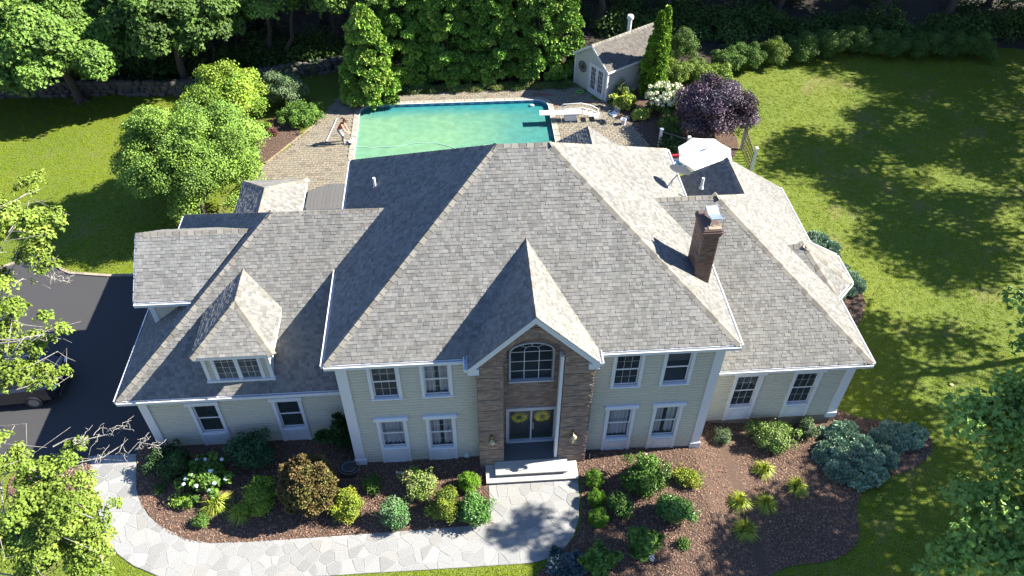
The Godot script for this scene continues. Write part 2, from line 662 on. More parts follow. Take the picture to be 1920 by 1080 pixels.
# ---------------------------------------------------------------- windows in walls that face the front
func window(parent: Node3D, x0: float, x1: float, y0: float, y1: float, z: float, apron := 0.0, head := false, dress := "curtain", grid := true, molding := 1) -> Node3D:
	var wt := mat("white_paint", Color(.56, .58, .60), .5, .05, .8)
	var cw := .115
	var f := MB.new()
	var gy := y0 + apron
	f.bx(x0, x0 + cw, y0, y1, z - .05, z + .05)
	f.bx(x1 - cw, x1, y0, y1, z - .05, z + .05)
	f.bx(x0 + cw, x1 - cw, y1 - cw, y1, z - .05, z + .048)
	var win := obj("window", f, wt, parent)
	if head:
		var h := MB.new()
		h.cbx(x0 - .07, x1 + .07, y1 + .002, y1 + .15, z - .02, z + .13, .03)
		h.bx(x0 - .03, x1 + .03, y1 - .035, y1 + .001, z + .051, z + .085)
		obj("head_cap", h, wt, win)
	var s := MB.new()
	s.cbx(x0 + (.0 if apron == 0.0 else cw - .02), x1 - (.0 if apron == 0.0 else cw - .02), gy - .06, gy, z - .05, z + .085, .012)
	obj("sill", s, wt, win)
	if apron > 0.0:
		var a := MB.new()
		a.bx(x0 + cw, x1 - cw, y0, gy - .06, z - .02, z + .028)
		var p := obj("apron_panel", a, wt, win)
		var r := MB.new()
		var px0 := x0 + cw + .1
		var px1 := x1 - cw - .1
		var py0 := y0 + .12
		var py1 := gy - .16
		r.bx(px0, px1, py0, py0 + .035, z + .026, z + .05)
		r.bx(px0, px1, py1 - .035, py1, z + .026, z + .05)
		if molding:
			r.bx(px0, px0 + .035, py0 + .035, py1 - .035, z + .026, z + .05)
			r.bx(px1 - .035, px1, py0 + .035, py1 - .035, z + .026, z + .05)
			r.bx(px0 + .1, px1 - .1, py0 + .1, py1 - .1, z + .026, z + .04)
		for v in r.v.size(): pass
		obj("apron_molding", r, wt, win)
	var gx0 := x0 + cw
	var gx1 := x1 - cw
	var gt := y1 - cw
	var mid := (gy + gt) / 2
	var half := 0
	for y in [[mid, gt, z - .035], [gy, mid, z - .06]]:
		var sa := MB.new()
		var b := .045
		sa.bx(gx0, gx0 + b, y[0], y[1], y[2] - .02, y[2])
		sa.bx(gx1 - b, gx1, y[0], y[1], y[2] - .02, y[2])
		sa.bx(gx0 + b, gx1 - b, y[0], y[0] + b, y[2] - .02, y[2])
		sa.bx(gx0 + b, gx1 - b, y[1] - b, y[1], y[2] - .02, y[2])
		obj("sash", sa, wt, win)
		var g := MB.new()
		g.quad(Vector3(gx0 + b, y[0] + b, y[2] - .012), Vector3(gx1 - b, y[0] + b, y[2] - .012), Vector3(gx1 - b, y[1] - b, y[2] - .012), Vector3(gx0 + b, y[1] - b, y[2] - .012))
		obj("pane", g, glass_mat(), win)
		if grid:
			var mm := MB.new()
			for i in [1, 2]:
				var xx := lerpf(gx0 + b, gx1 - b, i / 3.0)
				mm.bx(xx - .006, xx + .006, y[0] + b, y[1] - b, y[2] - .021, y[2] - .014)
			var ym: float = (y[0] + y[1]) / 2
			mm.bx(gx0 + b, gx1 - b, ym - .006, ym + .006, y[2] - .022, y[2] - .0145)
			obj("muntins", mm, mat("muntin", Color(.11, .105, .095), .5), win)
		half += 1
	var back := z - .2
	if dress != "":
		var cu := MB.new()
		var spans := []
		var top := gt
		var bot := gy
		if dress == "curtain": spans = [[gx0, gx0 + .36], [gx1 - .34, gx1]]
		elif dress == "full": spans = [[gx0, gx1]]
		elif dress == "blind":
			var y := gt
			var stop := lerpf(gt, gy, .42)
			while y > stop:
				cu.obox(Vector3((gx0 + gx1) / 2, y, back), Vector3((gx1 - gx0) / 2, 0, 0), Vector3(0, .018, .012).normalized() * .02, Vector3(0, -.012, .018).normalized() * .0015)
				y -= .045
		for sp in spans:
			var nseg := int((sp[1] - sp[0]) / .025)
			for i in nseg:
				var xa := lerpf(sp[0], sp[1], float(i) / nseg)
				var xb := lerpf(sp[0], sp[1], float(i + 1) / nseg)
				var za := back + .03 * sin(xa * 41.0 + .6 * sin(xa * 13.0))
				var zb := back + .03 * sin(xb * 41.0 + .6 * sin(xb * 13.0))
				cu.quad(Vector3(xa, bot, za), Vector3(xb, bot, zb), Vector3(xb, top, zb), Vector3(xa, top, za))
		if cu.v.size():
			obj("blind" if dress == "blind" else "curtain", cu, mat("curtain_cloth", Color(.27, .28, .30), .9), win)
	# the dark room behind
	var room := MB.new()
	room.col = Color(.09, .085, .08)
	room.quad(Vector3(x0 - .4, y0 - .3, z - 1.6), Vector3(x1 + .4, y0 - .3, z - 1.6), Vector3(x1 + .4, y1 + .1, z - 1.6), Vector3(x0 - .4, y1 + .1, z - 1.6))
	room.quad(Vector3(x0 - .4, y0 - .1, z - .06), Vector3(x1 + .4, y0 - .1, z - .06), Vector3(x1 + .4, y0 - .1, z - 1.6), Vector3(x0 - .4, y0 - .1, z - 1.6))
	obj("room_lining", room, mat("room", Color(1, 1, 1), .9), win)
	return win

# ---------------------------------------------------------------- plants
# a spray of leaves: n leaves in a flattish ball of radius r, each a folded blade
func spray(n: int, r: float, len: float, wid: float, flat := 0.55, lobed := false, sd := 1) -> ArrayMesh:
	var g := RandomNumberGenerator.new()
	g.seed = sd
	var m := MB.new()
	for i in n:
		var p := Vector3(g.randfn(), g.randfn() * flat, g.randfn()).limit_length(1.9) * r * .6
		var up := (Vector3(g.randfn() * .55, 1.0, g.randfn() * .55) + p.normalized() * .5).normalized()
		var a := g.randf() * TAU
		var d := Vector3(cos(a), 0, sin(a))
		d = (d - up * d.dot(up)).normalized()
		d = (d - Vector3.UP * .25).normalized()
		var s := d.cross(up).normalized()
		var l := len * g.randf_range(.7, 1.25)
		var w := wid * g.randf_range(.75, 1.2)
		var k := g.randf_range(.8, 1.2)
		m.col = Color(k * g.randf_range(.92, 1.08), k, k * g.randf_range(.85, 1.1))
		var b := p
		var t := p + d * l - up * l * .12
		var lift := up * w * .22
		if lobed:
			var e := [b, p + d * l * .28 + s * w * .75 + lift, p + d * l * .42 + s * w * .32 + lift, p + d * l * .62 + s * w * .62 + lift, p + d * l * .76 + s * w * .2, t]
			for j in e.size() - 2: m.tri(e[0], e[j + 1], e[j + 2])
			var f := [b, p + d * l * .28 - s * w * .75 + lift, p + d * l * .42 - s * w * .32 + lift, p + d * l * .62 - s * w * .62 + lift, p + d * l * .76 - s * w * .2, t]
			for j in f.size() - 2: m.tri(f[0], f[j + 2], f[j + 1])
		else:
			var c := p + d * l * .45
			m.tri(b, c + s * w * .5 + lift, t)
			m.tri(b, t, c - s * w * .5 + lift)
	return m.mesh(null)

# fan of flat scaly sprays, as on arborvitae and juniper
func frond(n: int, r: float, len: float, sd := 1) -> ArrayMesh:
	var g := RandomNumberGenerator.new()
	g.seed = sd
	var m := MB.new()
	for i in n:
		var a := g.randf() * TAU
		var el := g.randf_range(.0, 1.2)
		var d := Vector3(cos(a) * cos(el), sin(el), sin(a) * cos(el))
		var s := d.cross(Vector3(g.randfn(), g.randfn(), g.randfn()).normalized()).normalized()
		var b := d * r * g.randf_range(0, .4)
		var l := len * g.randf_range(.6, 1.2)
		var w := l * .3
		var k := g.randf_range(.75, 1.25)
		m.col = Color(k, k, k * .95)
		m.tri(b, b + d * l * .55 + s * w, b + d * l)
		m.tri(b, b + d * l, b + d * l * .55 - s * w)
	return m.mesh(null)

# lobes on an ellipsoid: list of [centre, radii]
func lobes(c: Vector3, R: Vector3, n: int, r0: float, r1: float, g: RandomNumberGenerator, low := -.35) -> Array:
	var out := []
	for i in n:
		var d := Vector3(g.randfn(), g.randfn(), g.randfn()).normalized()
		var tries := 0
		while d.y < low and tries < 12:
			d = Vector3(g.randfn(), g.randfn(), g.randfn()).normalized()
			tries += 1
		var k := g.randf_range(.62, 1.0) if i % 4 else g.randf_range(.1, .6)
		var r := g.randf_range(r0, r1)
		out.append([c + d * R * k, Vector3(r, r * g.randf_range(.5, .8), r)])
	return out

# leaf sprays spread over the lobes: one scattered mesh
func foliage(called: String, parent: Node3D, ls: Array, count: int, mesh: ArrayMesh, m0: Material, pal: Array, s0: float, s1: float, g: RandomNumberGenerator, upright := .45, low := -.45) -> MultiMeshInstance3D:
	var wsum := 0.0
	var cum := PackedFloat32Array()
	for l in ls:
		wsum += l[1].x * l[1].x
		cum.append(wsum)
	var mm := MultiMesh.new()
	mm.transform_format = MultiMesh.TRANSFORM_3D
	mm.use_colors = true
	mm.mesh = mesh
	mm.instance_count = count
	var tints := []
	for l in ls:
		var q: Color = pal[g.randi() % pal.size()]
		tints.append(shade(q, g.randf_range(.78, 1.22)))
	var buf := PackedFloat32Array()
	buf.resize(count * 16)
	for i in count:
		var li := cum.bsearch(g.randf() * wsum)
		li = mini(li, ls.size() - 1)
		var l = ls[li]
		var d := Vector3(g.randfn(), g.randfn(), g.randfn()).normalized()
		if d.y < low: d.y = -d.y
		var k := g.randf_range(.54, 1.16)
		if i % 6 == 0: k = g.randf_range(.2, .75)
		var p: Vector3 = l[0] + d * l[1] * k
		var up := (d * (1.0 - upright) + Vector3.UP * upright + Vector3(g.randfn(), g.randfn(), g.randfn()) * .12).normalized()
		var a := g.randf() * TAU
		var x := Vector3(cos(a), .001, sin(a))
		x = (x - up * x.dot(up)).normalized()
		var z := x.cross(up)
		var s := g.randf_range(s0, s1)
		var col: Color = shade(tints[li], 1.4)
		var j := g.randf_range(.82, 1.2)
		var o := i * 16
		buf[o] = x.x * s; buf[o + 1] = up.x * s; buf[o + 2] = z.x * s; buf[o + 3] = p.x
		buf[o + 4] = x.y * s; buf[o + 5] = up.y * s; buf[o + 6] = z.y * s; buf[o + 7] = p.y
		buf[o + 8] = x.z * s; buf[o + 9] = up.z * s; buf[o + 10] = z.z * s; buf[o + 11] = p.z
		buf[o + 12] = col.r * j; buf[o + 13] = col.g * j; buf[o + 14] = col.b * j; buf[o + 15] = 1.0
	mm.buffer = buf
	var o := MultiMeshInstance3D.new()
	o.multimesh = mm
	o.material_override = m0
	o.name = called
	parent.add_child(o, true)
	o.set_meta("kind", "stuff")
	return o

func bark(key := "bark", c := Color(.13, .105, .085)) -> StandardMaterial3D:
	return mat(key, c, .95, .45, 1.2, .05, 6.0)

# limb from a to b with a sag, tapering
func limb(m: MB, a: Vector3, b: Vector3, r0: float, r1: float, g: RandomNumberGenerator, segs := 5, wob := .12) -> void:
	var p := []
	var r := []
	var L := a.distance_to(b)
	for i in segs + 1:
		var t := float(i) / segs
		var q := a.lerp(b, t)
		if i > 0 and i < segs: q += Vector3(g.randfn(), g.randfn() * .5 + .3, g.randfn()) * L * wob * .3
		p.append(q)
		r.append(lerpf(r0, r1, t))
	m.tube(p, r, 6)

func tree(called: String, label: String, category: String, group: String, at: Vector3, cc: Vector3, R: Vector3, nl: int, lr: Array, count: int, mesh: ArrayMesh, m0: Material, pal: Array, sc: Array, sd: int, tr := .22, upright := .45, nlimb := 6) -> Node3D:
	var g := RandomNumberGenerator.new()
	g.seed = sd
	var t := thing(called, label, category, at, 0.0, group)
	var c := cc - at
	var tm := MB.new()
	var top := c + Vector3(0, R.y * .2, 0)
	limb(tm, Vector3(0, -.2, 0), top, tr, tr * .35, g, 7, .05)
	for i in 5:
		var a := TAU * i / 5 + g.randf()
		tm.tube([Vector3(cos(a) * tr * 2.2, -.12, sin(a) * tr * 2.2), Vector3(cos(a) * tr * .9, .12, sin(a) * tr * .9), Vector3(0, .6, 0)], [tr * .2, tr * .4, tr * .3], 5)
	obj("trunk", tm, bark(), t)
	var ls := lobes(c, R, nl, lr[0], lr[1], g)
	for i in nlimb:
		var l = ls[(i * 7) % ls.size()]
		var b := MB.new()
		var s := Vector3(0, -.2, 0).lerp(top, clampf((l[0].y - R.y * .6) / maxf(top.y, .1), .3, .9))
		limb(b, s, l[0], tr * .45, tr * .1, g)
		obj("branch", b, bark(), t)
	foliage("crown", t, ls, count, mesh, m0, pal, sc[0], sc[1], g, upright)
	return t

func shrub(called: String, label: String, category: String, group: String, at: Vector3, R: Vector3, count: int, mesh: ArrayMesh, m0: Material, pal: Array, sc: Array, sd: int, nl := 14, lob := .42, lift := .85, upright := .4) -> Node3D:
	var g := RandomNumberGenerator.new()
	g.seed = sd
	var t := thing(called, label, category, at, 0.0, group)
	var st := MB.new()
	for i in 5:
		var a := TAU * i / 5 + g.randf()
		st.tube([Vector3(cos(a) * .03, -.05, sin(a) * .03), Vector3(cos(a) * R.x * .3, R.y * .6, sin(a) * R.z * .3), Vector3(cos(a) * R.x * .55, R.y * 1.2, sin(a) * R.z * .55)], [.022, .016, .008], 5)
	obj("stems", st, bark(), t)
	var c := Vector3(0, R.y * lift, 0)
	var rm := minf(R.x, R.y)
	var ls := lobes(c, R * (1.0 - lob * .75), nl, rm * lob * .75, rm * lob * 1.15, g, -.5)
	ls.append([c, R * .6])
	for i in int(nl * .7) if lob > .34 else 0:
		var d := Vector3(g.randfn(), absf(g.randfn()) * .9, g.randfn()).normalized()
		var r := rm * g.randf_range(.10, .2)
		ls.append([c + d * R * g.randf_range(.9, 1.12), Vector3(r, r, r)])
	foliage("foliage", t, ls, count, mesh, m0, pal, sc[0], sc[1], g, upright, -.7)
	return t

func grass_clump(label: String, at: Vector3, r: float, h: float, col: Color, sd: int, called := "ornamental_grass", group := "clumps of ornamental grass in the beds") -> Node3D:
	var g := RandomNumberGenerator.new()
	g.seed = sd
	var t := thing(called, label, "ornamental grass", at, 0.0, group)
	var m := MB.new()
	for i in 210:
		var a := g.randf() * TAU
		var out := r * sqrt(g.randf()) * 1.1
		var d := Vector3(cos(a), 0, sin(a))
		var s := Vector3(-d.z, 0, d.x) * g.randf_range(.008, .014)
		var b := d * g.randf_range(0, .09)
		var hh := h * g.randf_range(.75, 1.2) * (1.15 - .45 * out / r)
		var k := b + d * out * .45 + Vector3.UP * hh
		var e := b + d * out + Vector3.UP * hh * g.randf_range(.35, .9)
		m.col = jitter(col, .3, .12)
		m.quad(b - s, b + s, k + s, k - s)
		m.tri(k - s, k + s, e)
	obj("blades", m, leaf_mat("grass_blade", Color(1, 1, 1), .5, .5), t)
	return t

func block_wall(parent: Node3D, called: String, pts: Array, m0: Material, tint := Color(1, 1, 1)) -> void:
	var m := MB.new()
	m.col = tint
	m.fan(pts)
	obj(called, m, m0, parent)

func pilaster(x0: float, x1: float, y0: float, y1: float, z: float, base := .35) -> void:
	var wt := mat("white_paint", Color(.56, .58, .60), .5, .05, .8)
	var m := MB.new()
	m.bx(x0, x1, y0 + base, y1, z - .03, z + .05)
	var p := obj("corner_pilaster", m, wt, house)
	var b := MB.new()
	b.cbx(x0 - .035, x1 + .035, y0, y0 + base, z - .03, z + .09, .02)
	obj("pilaster_base", b, wt, p)
	var t := MB.new()
	t.bx(x0 - .02, x1 + .02, y1 - .12, y1 - .002, z - .02, z + .075)
	obj("pilaster_cap", t, wt, p)

func build_house() -> void:
	house = thing("house", "large two storey house with grey shingle hip roofs, cream siding and brick entrance", "house")
	var side := mat("siding", Color(.455, .435, .345), .6, .06, .7)
	var wt := mat("white_paint", Color(.56, .58, .60), .5, .05, .8)
	var conc := mat("foundation", Color(.30, .26, .21), .95, .35, .8, .04)
	var R := Vector3.RIGHT
	var F := Vector3.BACK
	var U := Vector3.UP

	# --- main block roof
	var mr := Node3D.new(); mr.name = "main_roof"; house.add_child(mr)
	var A := Vector3(0, 5.7, 0)
	var B := Vector3(13.585, 5.7, 0)
	var C := Vector3(13.585, 5.7, -11.448)
	var D := Vector3(0, 5.7, -11.448)
	var P := Vector3(5.87, 10.0, -5.73)
	var Q := Vector3(7.72, 10.0, -5.73)
	roof_plane(mr, [B, Q, P, A, Vector3(5.68, 5.7, 0), Vector3(5.68, 6.09, -.52), Vector3(7.79, 6.09, -.52), Vector3(7.79, 5.7, 0)], Color(1, 1, 1), 290)
	roof_plane(mr, [B, C, Q])
	roof_plane(mr, [D, A, P])
	roof_plane(mr, [C, D, P, Q])
	var nf := pn([A, B, Q]); var nr := pn([B, C, Q]); var nl := pn([D, A, P]); var nb := pn([C, D, P])
	caps(mr, A, P, nf, nl); caps(mr, B, Q, nf, nr); caps(mr, P, Q, nf, nb)
	caps(mr, D, P, nl, nb); caps(mr, C, Q, nr, nb)
	gutter(house, Vector3(0, 5.68, 0), Vector3(4.58, 5.68, 0), F)
	gutter(house, Vector3(8.87, 5.68, 0), Vector3(13.585, 5.68, 0), F)
	gutter(house, Vector3(0, 5.68, -11.44), Vector3(0, 5.68, 0), -R)
	gutter(house, Vector3(13.585, 5.68, 0), Vector3(13.585, 5.68, -11.44), R)
	soffit(house, 0.0, .6, -11.4, -.0, 5.7)
	soffit(house, 13.0, 13.585, -11.4, -.0, 5.7)
	soffit(house, .6, 5.6, -.12, -.0, 5.7)
	soffit(house, 7.85, 13.0, -.12, -.0, 5.7)
	soffit(house, .6, 13.0, -11.44, -11.2, 5.7)

	# --- left wing roof
	var lr := Node3D.new(); lr.name = "wing_roof"; house.add_child(lr)
	var la := Vector3(-7.7, 3.05, -1.15)
	var ld := Vector3(-7.7, 3.05, -11.55)
	var lp := Vector3(-2.4, 7.0, -6.35)
	var lq := Vector3(1.79, 7.0, -6.35)
	roof_plane(lr, [la, Vector3(.56, 3.05, -1.15), Vector3(.56, 6.11, -5.17), lq, lp])
	roof_plane(lr, [ld, la, lp])
	roof_plane(lr, [Vector3(.56, 3.05, -11.55), ld, lp, lq, Vector3(.56, 6.11, -7.53)])
	var lf := pn([la, Vector3(.5, 3.05, -1.15), lq]); var ll := pn([ld, la, lp]); var lb := pn([Vector3(.5, 3.05, -11.55), ld, lp])
	caps(lr, la, lp, lf, ll); caps(lr, lp, lq, lf, lb); caps(lr, ld, lp, ll, lb)
	gutter(house, Vector3(-7.7, 3.03, -1.15), Vector3(.5, 3.03, -1.15), F, true)
	gutter(house, Vector3(-7.7, 3.03, -11.5), Vector3(-7.7, 3.03, -1.15), -R)
	soffit(house, -7.69, -7.0, -11.5, -1.15, 3.05)
	soffit(house, -7.0, .5, -1.35, -1.15, 3.05)

	# --- right wing roof: front hip, then the lower ridge that runs to the back
	var rr := Node3D.new(); rr.name = "wing_roof_001"; house.add_child(rr)
	var ra := Vector3(19.42, 3.05, -1.1)
	var rd := Vector3(19.42, 3.05, -11.9)
	var rp := Vector3(14.23, 7.0, -6.3)
	var rq := Vector3(11.8, 7.0, -6.3)
	var rs := Vector3(16.17, 5.52, -8.24)
	var rt := Vector3(16.17, 5.52, -10.8)
	roof_plane(rr, [Vector3(13.05, 3.05, -1.1), ra, rp, rq, Vector3(13.05, 6.09, -5.1)])
	roof_plane(rr, [ra, rd, rt, rs, rp])
	roof_plane(rr, [rs, Vector3(13.08, 3.19, -11.3), Vector3(13.08, 6.09, -7.5), rq, rp])
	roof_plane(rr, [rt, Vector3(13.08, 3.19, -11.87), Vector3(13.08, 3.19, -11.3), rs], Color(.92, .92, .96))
	roof_plane(rr, [rd, Vector3(13.08, 3.19, -11.89), rt])
	var rf := pn([Vector3(13, 3.05, -1.1), ra, rp]); var re := pn([ra, rd, rt]); var rb := pn([rs, Vector3(13.08, 3.19, -11.3), Vector3(13.08, 6.0, -7.6)])
	var rw := pn([rt, Vector3(13.08, 3.19, -11.87), rs])
	caps(rr, ra, rp, rf, re); caps(rr, rq, rp, rf, rb); caps(rr, rs, rp, re, rb)
	caps(rr, rs, rt, re, rw); caps(rr, Vector3(13.08, 3.19, -11.88), rt, rw, Vector3(0, .5, -.85).normalized(), true)
	gutter(house, Vector3(13.05, 3.03, -1.1), Vector3(19.42, 3.03, -1.1), F)
	gutter(house, Vector3(19.42, 3.03, -1.1), Vector3(19.42, 3.03, -4.5), R)
	gutter(house, Vector3(19.42, 3.03, -8.0), Vector3(19.42, 3.03, -11.9), R)
	soffit(house, 18.9, 19.41, -11.85, -1.1, 3.05)
	soffit(house, 13.1, 18.9, -1.35, -1.1, 3.05)
	var ends := MB.new()
	ends.bx(19.08, 19.16, 2.98, 3.04, -1.09, -1.0)
	ends.bx(19.27, 19.35, 2.98, 3.04, -1.09, -1.0)
	obj("outlet", ends, mat("black_rubber", Color(.02, .02, .02), .6), house)

	# --- bay roof on the right side
	var br := Node3D.new(); br.name = "bay_roof"; house.add_child(br)
	var b0 := Vector3(17.5, 4.5, -6.15)
	var b1 := Vector3(18.22, 4.5, -6.15)
	var bA := Vector3(19.38, 3.05, -7.95)
	var bB := Vector3(20.28, 3.05, -7.05)
	var bC := Vector3(20.28, 3.05, -5.38)
	var bD := Vector3(19.38, 3.05, -4.5)
	roof_plane(br, [b0, bD, b1])
	roof_plane(br, [bD, bC, b1])
	roof_plane(br, [bC, bB, b1])
	roof_plane(br, [bB, bA, b1])
	roof_plane(br, [bA, b0, b1])
	caps(br, b0, b1, pn([b0, bD, b1]), pn([bA, b0, b1]), true)
	caps(br, bD, b1, pn([b0, bD, b1]), pn([bD, bC, b1]), true)
	caps(br, bC, b1, pn([bD, bC, b1]), pn([bC, bB, b1]), true)
	caps(br, bB, b1, pn([bC, bB, b1]), pn([bB, bA, b1]), true)
	for e in [[bD, bC], [bC, bB], [bB, bA]]:
		var d: Vector3 = (e[1] - e[0]).normalized()
		gutter(house, e[0] - U * .02, e[1] - U * .02, d.cross(U))
	for e in [[Vector3(18.95, 0, -4.75), Vector3(19.95, 0, -5.55)], [Vector3(19.95, 0, -5.55), Vector3(19.95, 0, -6.9)], [Vector3(19.95, 0, -6.9), Vector3(18.95, 0, -7.7)]]:
		var d: Vector3 = (e[1] - e[0]).normalized()
		siding(house, "bay_wall", e[0] - U * 1.2, d, d.cross(U), [Vector2(0, 0), Vector2(e[0].distance_to(e[1]), 0), Vector2(e[0].distance_to(e[1]), 4.2), Vector2(0, 4.2)], [], side)
	var bs := MB.new()
	bs.fan([bA - U * .14, bB - U * .14, bC - U * .14, bD - U * .14], false)
	obj("soffit", bs, wt, house)

	# --- cross gable over the driveway
	var dr := Node3D.new(); dr.name = "dormer_roof"; house.add_child(dr)
	var g0 := Vector3(-7.32, 4.9, -4.13); var g1 := Vector3(-5.24, 4.9, -4.13); var g2 := Vector3(-3.26, 6.42, -6.19); var g3 := Vector3(-7.32, 6.42, -6.19)
	var h0 := Vector3(-7.32, 4.9, -8.25); var h1 := Vector3(-5.24, 4.9, -8.25)
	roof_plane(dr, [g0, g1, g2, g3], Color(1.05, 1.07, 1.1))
	roof_plane(dr, [h1, h0, g3, g2])
	caps(dr, g3, g2 + R * -.15, pn([g0, g1, g2]), pn([h1, h0, g3]))
	gutter(house, g0 - U * .02, g1 - U * .02 + R * .2, F)
	var rake := MB.new()
	for s in [[g0, g3], [h0, g3]]:
		rake.obox((s[0] + s[1]) / 2 - U * .1 + R * -.02, Vector3(.02, 0, 0), (s[1] - s[0]) / 2, Vector3(0, .09, 0))
	obj("rake_board", rake, wt, house)
	siding(house, "dormer_wall", Vector3(-7.0, 0, -4.42), R, F, [Vector2(0, 3.4), Vector2(.12, 3.4), Vector2(1.75, 4.92), Vector2(0, 4.92)], [], side, .11)
	var cb := MB.new()
	cb.bx(-7.03, -6.84, 3.45, 4.86, -4.44, -4.38)
	cb.obox(Vector3(-5.98, 4.225, -4.39), Vector3(.82, .74, 0), Vector3(-.027, .03, 0), Vector3(0, 0, .02))
	obj("corner_board", cb, wt, house)
	siding(house, "dormer_wall", Vector3(-7.0, 0, -7.96), F, -R, [Vector2(0, 3.5), Vector2(3.54, 3.5), Vector2(3.54, 4.95), Vector2(1.77, 6.25), Vector2(0, 4.95)], [], side, .11)
	siding(house, "dormer_wall", Vector3(-5.2, 0, -7.96), -R, -F, [Vector2(0, 4.92), Vector2(1.8, 3.4), Vector2(1.8, 4.92)], [], side, .11)
	soffit(house, -7.3, -5.0, -4.43, -4.14, 4.9)

	# --- hipped dormers, one to the front and one to the back
	for k in 2:
		var fz := func(v: Vector3) -> Vector3: return v if k == 0 else Vector3(v.x, v.y, -12.7 - v.z)
		var hr := Node3D.new(); hr.name = "dormer_roof_%03d" % (k + 1); house.add_child(hr)
		var fl: Vector3 = fz.call(Vector3(-4.71, 4.87, -1.31)); var fr: Vector3 = fz.call(Vector3(-1.98, 4.87, -1.31))
		var bl: Vector3 = fz.call(Vector3(-4.71, 4.87, -3.56)); var b2: Vector3 = fz.call(Vector3(-1.98, 4.87, -3.56))
		var pk: Vector3 = fz.call(Vector3(-3.345, 5.76, -3.08)); var bk: Vector3 = fz.call(Vector3(-3.345, 5.76, -4.73))
		var planes := [[fl, fr, pk], [fr, b2, bk, pk], [bl, fl, pk, bk]]
		for p in planes:
			if k == 1: p.reverse()
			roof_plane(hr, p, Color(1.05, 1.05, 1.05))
		var n0 := pn(planes[0]); var n1 := pn(planes[1]); var n2 := pn(planes[2])
		caps(hr, fl, pk, n0, n2); caps(hr, fr, pk, n0, n1); caps(hr, pk, bk, n1, n2)
		var fa := MB.new()
		var zz := -1.33 if k == 0 else -11.37
		fa.bx(-4.69, -2.0, 4.72, 4.855, zz - .015, zz + .015)
		fa.bx(-4.70, -4.67, 4.72, 4.855, minf(zz, fz.call(Vector3(0, 0, -3.5)).z), maxf(zz, fz.call(Vector3(0, 0, -3.5)).z))
		fa.bx(-2.02, -1.99, 4.72, 4.855, minf(zz, fz.call(Vector3(0, 0, -3.5)).z), maxf(zz, fz.call(Vector3(0, 0, -3.5)).z))
		fa.bx(-4.67, -2.02, 4.72, 4.735, minf(zz, fz.call(Vector3(0, 0, -1.6)).z), maxf(zz, fz.call(Vector3(0, 0, -1.6)).z))
		obj("fascia", fa, wt, house)
		for s in [-4.52, -2.27]:
			var w := MB.new()
			var t0: Vector3 = fz.call(Vector3(s, 3.3, -1.6)); var t1: Vector3 = fz.call(Vector3(s, 4.75, -1.6)); var t2: Vector3 = fz.call(Vector3(s, 4.75, -3.5))
			w.tri(t0, t1, t2)
			obj("dormer_cheek", w, wt, house)
		if k == 1:
			block_wall(house, "dormer_wall", [Vector3(-2.27, 3.3, -11.1), Vector3(-4.52, 3.3, -11.1), Vector3(-4.52, 4.75, -11.1), Vector3(-2.27, 4.75, -11.1)], side)
	# front dormer window wall
	var z := -1.6
	var dw := MB.new()
	dw.bx(-4.55, -4.42, 3.3, 4.72, z - .02, z + .05)
	dw.bx(-2.37, -2.24, 3.3, 4.72, z - .02, z + .05)
	dw.bx(-4.58, -2.21, 3.28, 3.42, z - .02, z + .1)
	dw.bx(-4.42, -2.37, 4.58, 4.72, z - .02, z + .048)
	dw.bx(-4.24, -4.12, 3.42, 4.58, z - .02, z + .045)
	dw.bx(-2.67, -2.55, 3.42, 4.58, z - .02, z + .045)
	dw.bx(-3.46, -3.32, 3.42, 4.58, z - .02, z + .045)
	var dwin := obj("dormer_window", dw, wt, house)
	for s in [[-4.42, -4.24], [-2.55, -2.37]]:
		siding(house, "dormer_wall", Vector3(s[0], 3.42, z), R, F, [Vector2(0, 0), Vector2(s[1] - s[0], 0), Vector2(s[1] - s[0], 1.16), Vector2(0, 1.16)], [], side, .1)
	for s in [[-4.12, -3.46], [-3.32, -2.67]]:
		var gl := MB.new()
		gl.quad(Vector3(s[0], 3.42, z), Vector3(s[1], 3.42, z), Vector3(s[1], 4.58, z), Vector3(s[0], 4.58, z))
		obj("pane", gl, glass_mat(), dwin)
		var mm := MB.new()
		for i in [1, 2]: mm.bx(lerpf(s[0], s[1], i / 3.0) - .008, lerpf(s[0], s[1], i / 3.0) + .008, 3.42, 4.58, z - .014, z - .004)
		for i in [1, 2, 3]: mm.bx(s[0], s[1], lerpf(3.42, 4.58, i / 4.0) - .008, lerpf(3.42, 4.58, i / 4.0) + .008, z - .016, z - .006)
		obj("muntins", mm, mat("muntin", Color(.42, .40, .36), .5), dwin)
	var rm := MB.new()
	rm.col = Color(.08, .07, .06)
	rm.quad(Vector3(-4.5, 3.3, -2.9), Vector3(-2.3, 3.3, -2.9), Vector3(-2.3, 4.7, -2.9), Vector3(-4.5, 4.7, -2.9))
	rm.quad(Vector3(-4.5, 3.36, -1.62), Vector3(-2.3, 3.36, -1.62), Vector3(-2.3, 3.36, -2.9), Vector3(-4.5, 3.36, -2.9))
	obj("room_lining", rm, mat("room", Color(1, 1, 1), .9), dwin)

	# --- sun room roof behind the main ridge
	var sr := Node3D.new(); sr.name = "sunroom_roof"; house.add_child(sr)
	var s0 := Vector3(10.78, 4.5, -15.35); var s1 := Vector3(10.78, 4.5, -11.0)
	roof_plane(sr, [Vector3(8.75, 3.2, -15.6), Vector3(8.75, 3.2, -11.0), s1, s0])
	roof_plane(sr, [Vector3(12.8, 3.2, -11.0), Vector3(12.8, 3.2, -15.1), s0, s1])
	caps(sr, s0, s1, pn([Vector3(8.75, 3.2, -15.6), Vector3(8.75, 3.2, -11.0), s1]), pn([Vector3(12.8, 3.2, -11.0), Vector3(12.8, 3.2, -15.1), s0]))
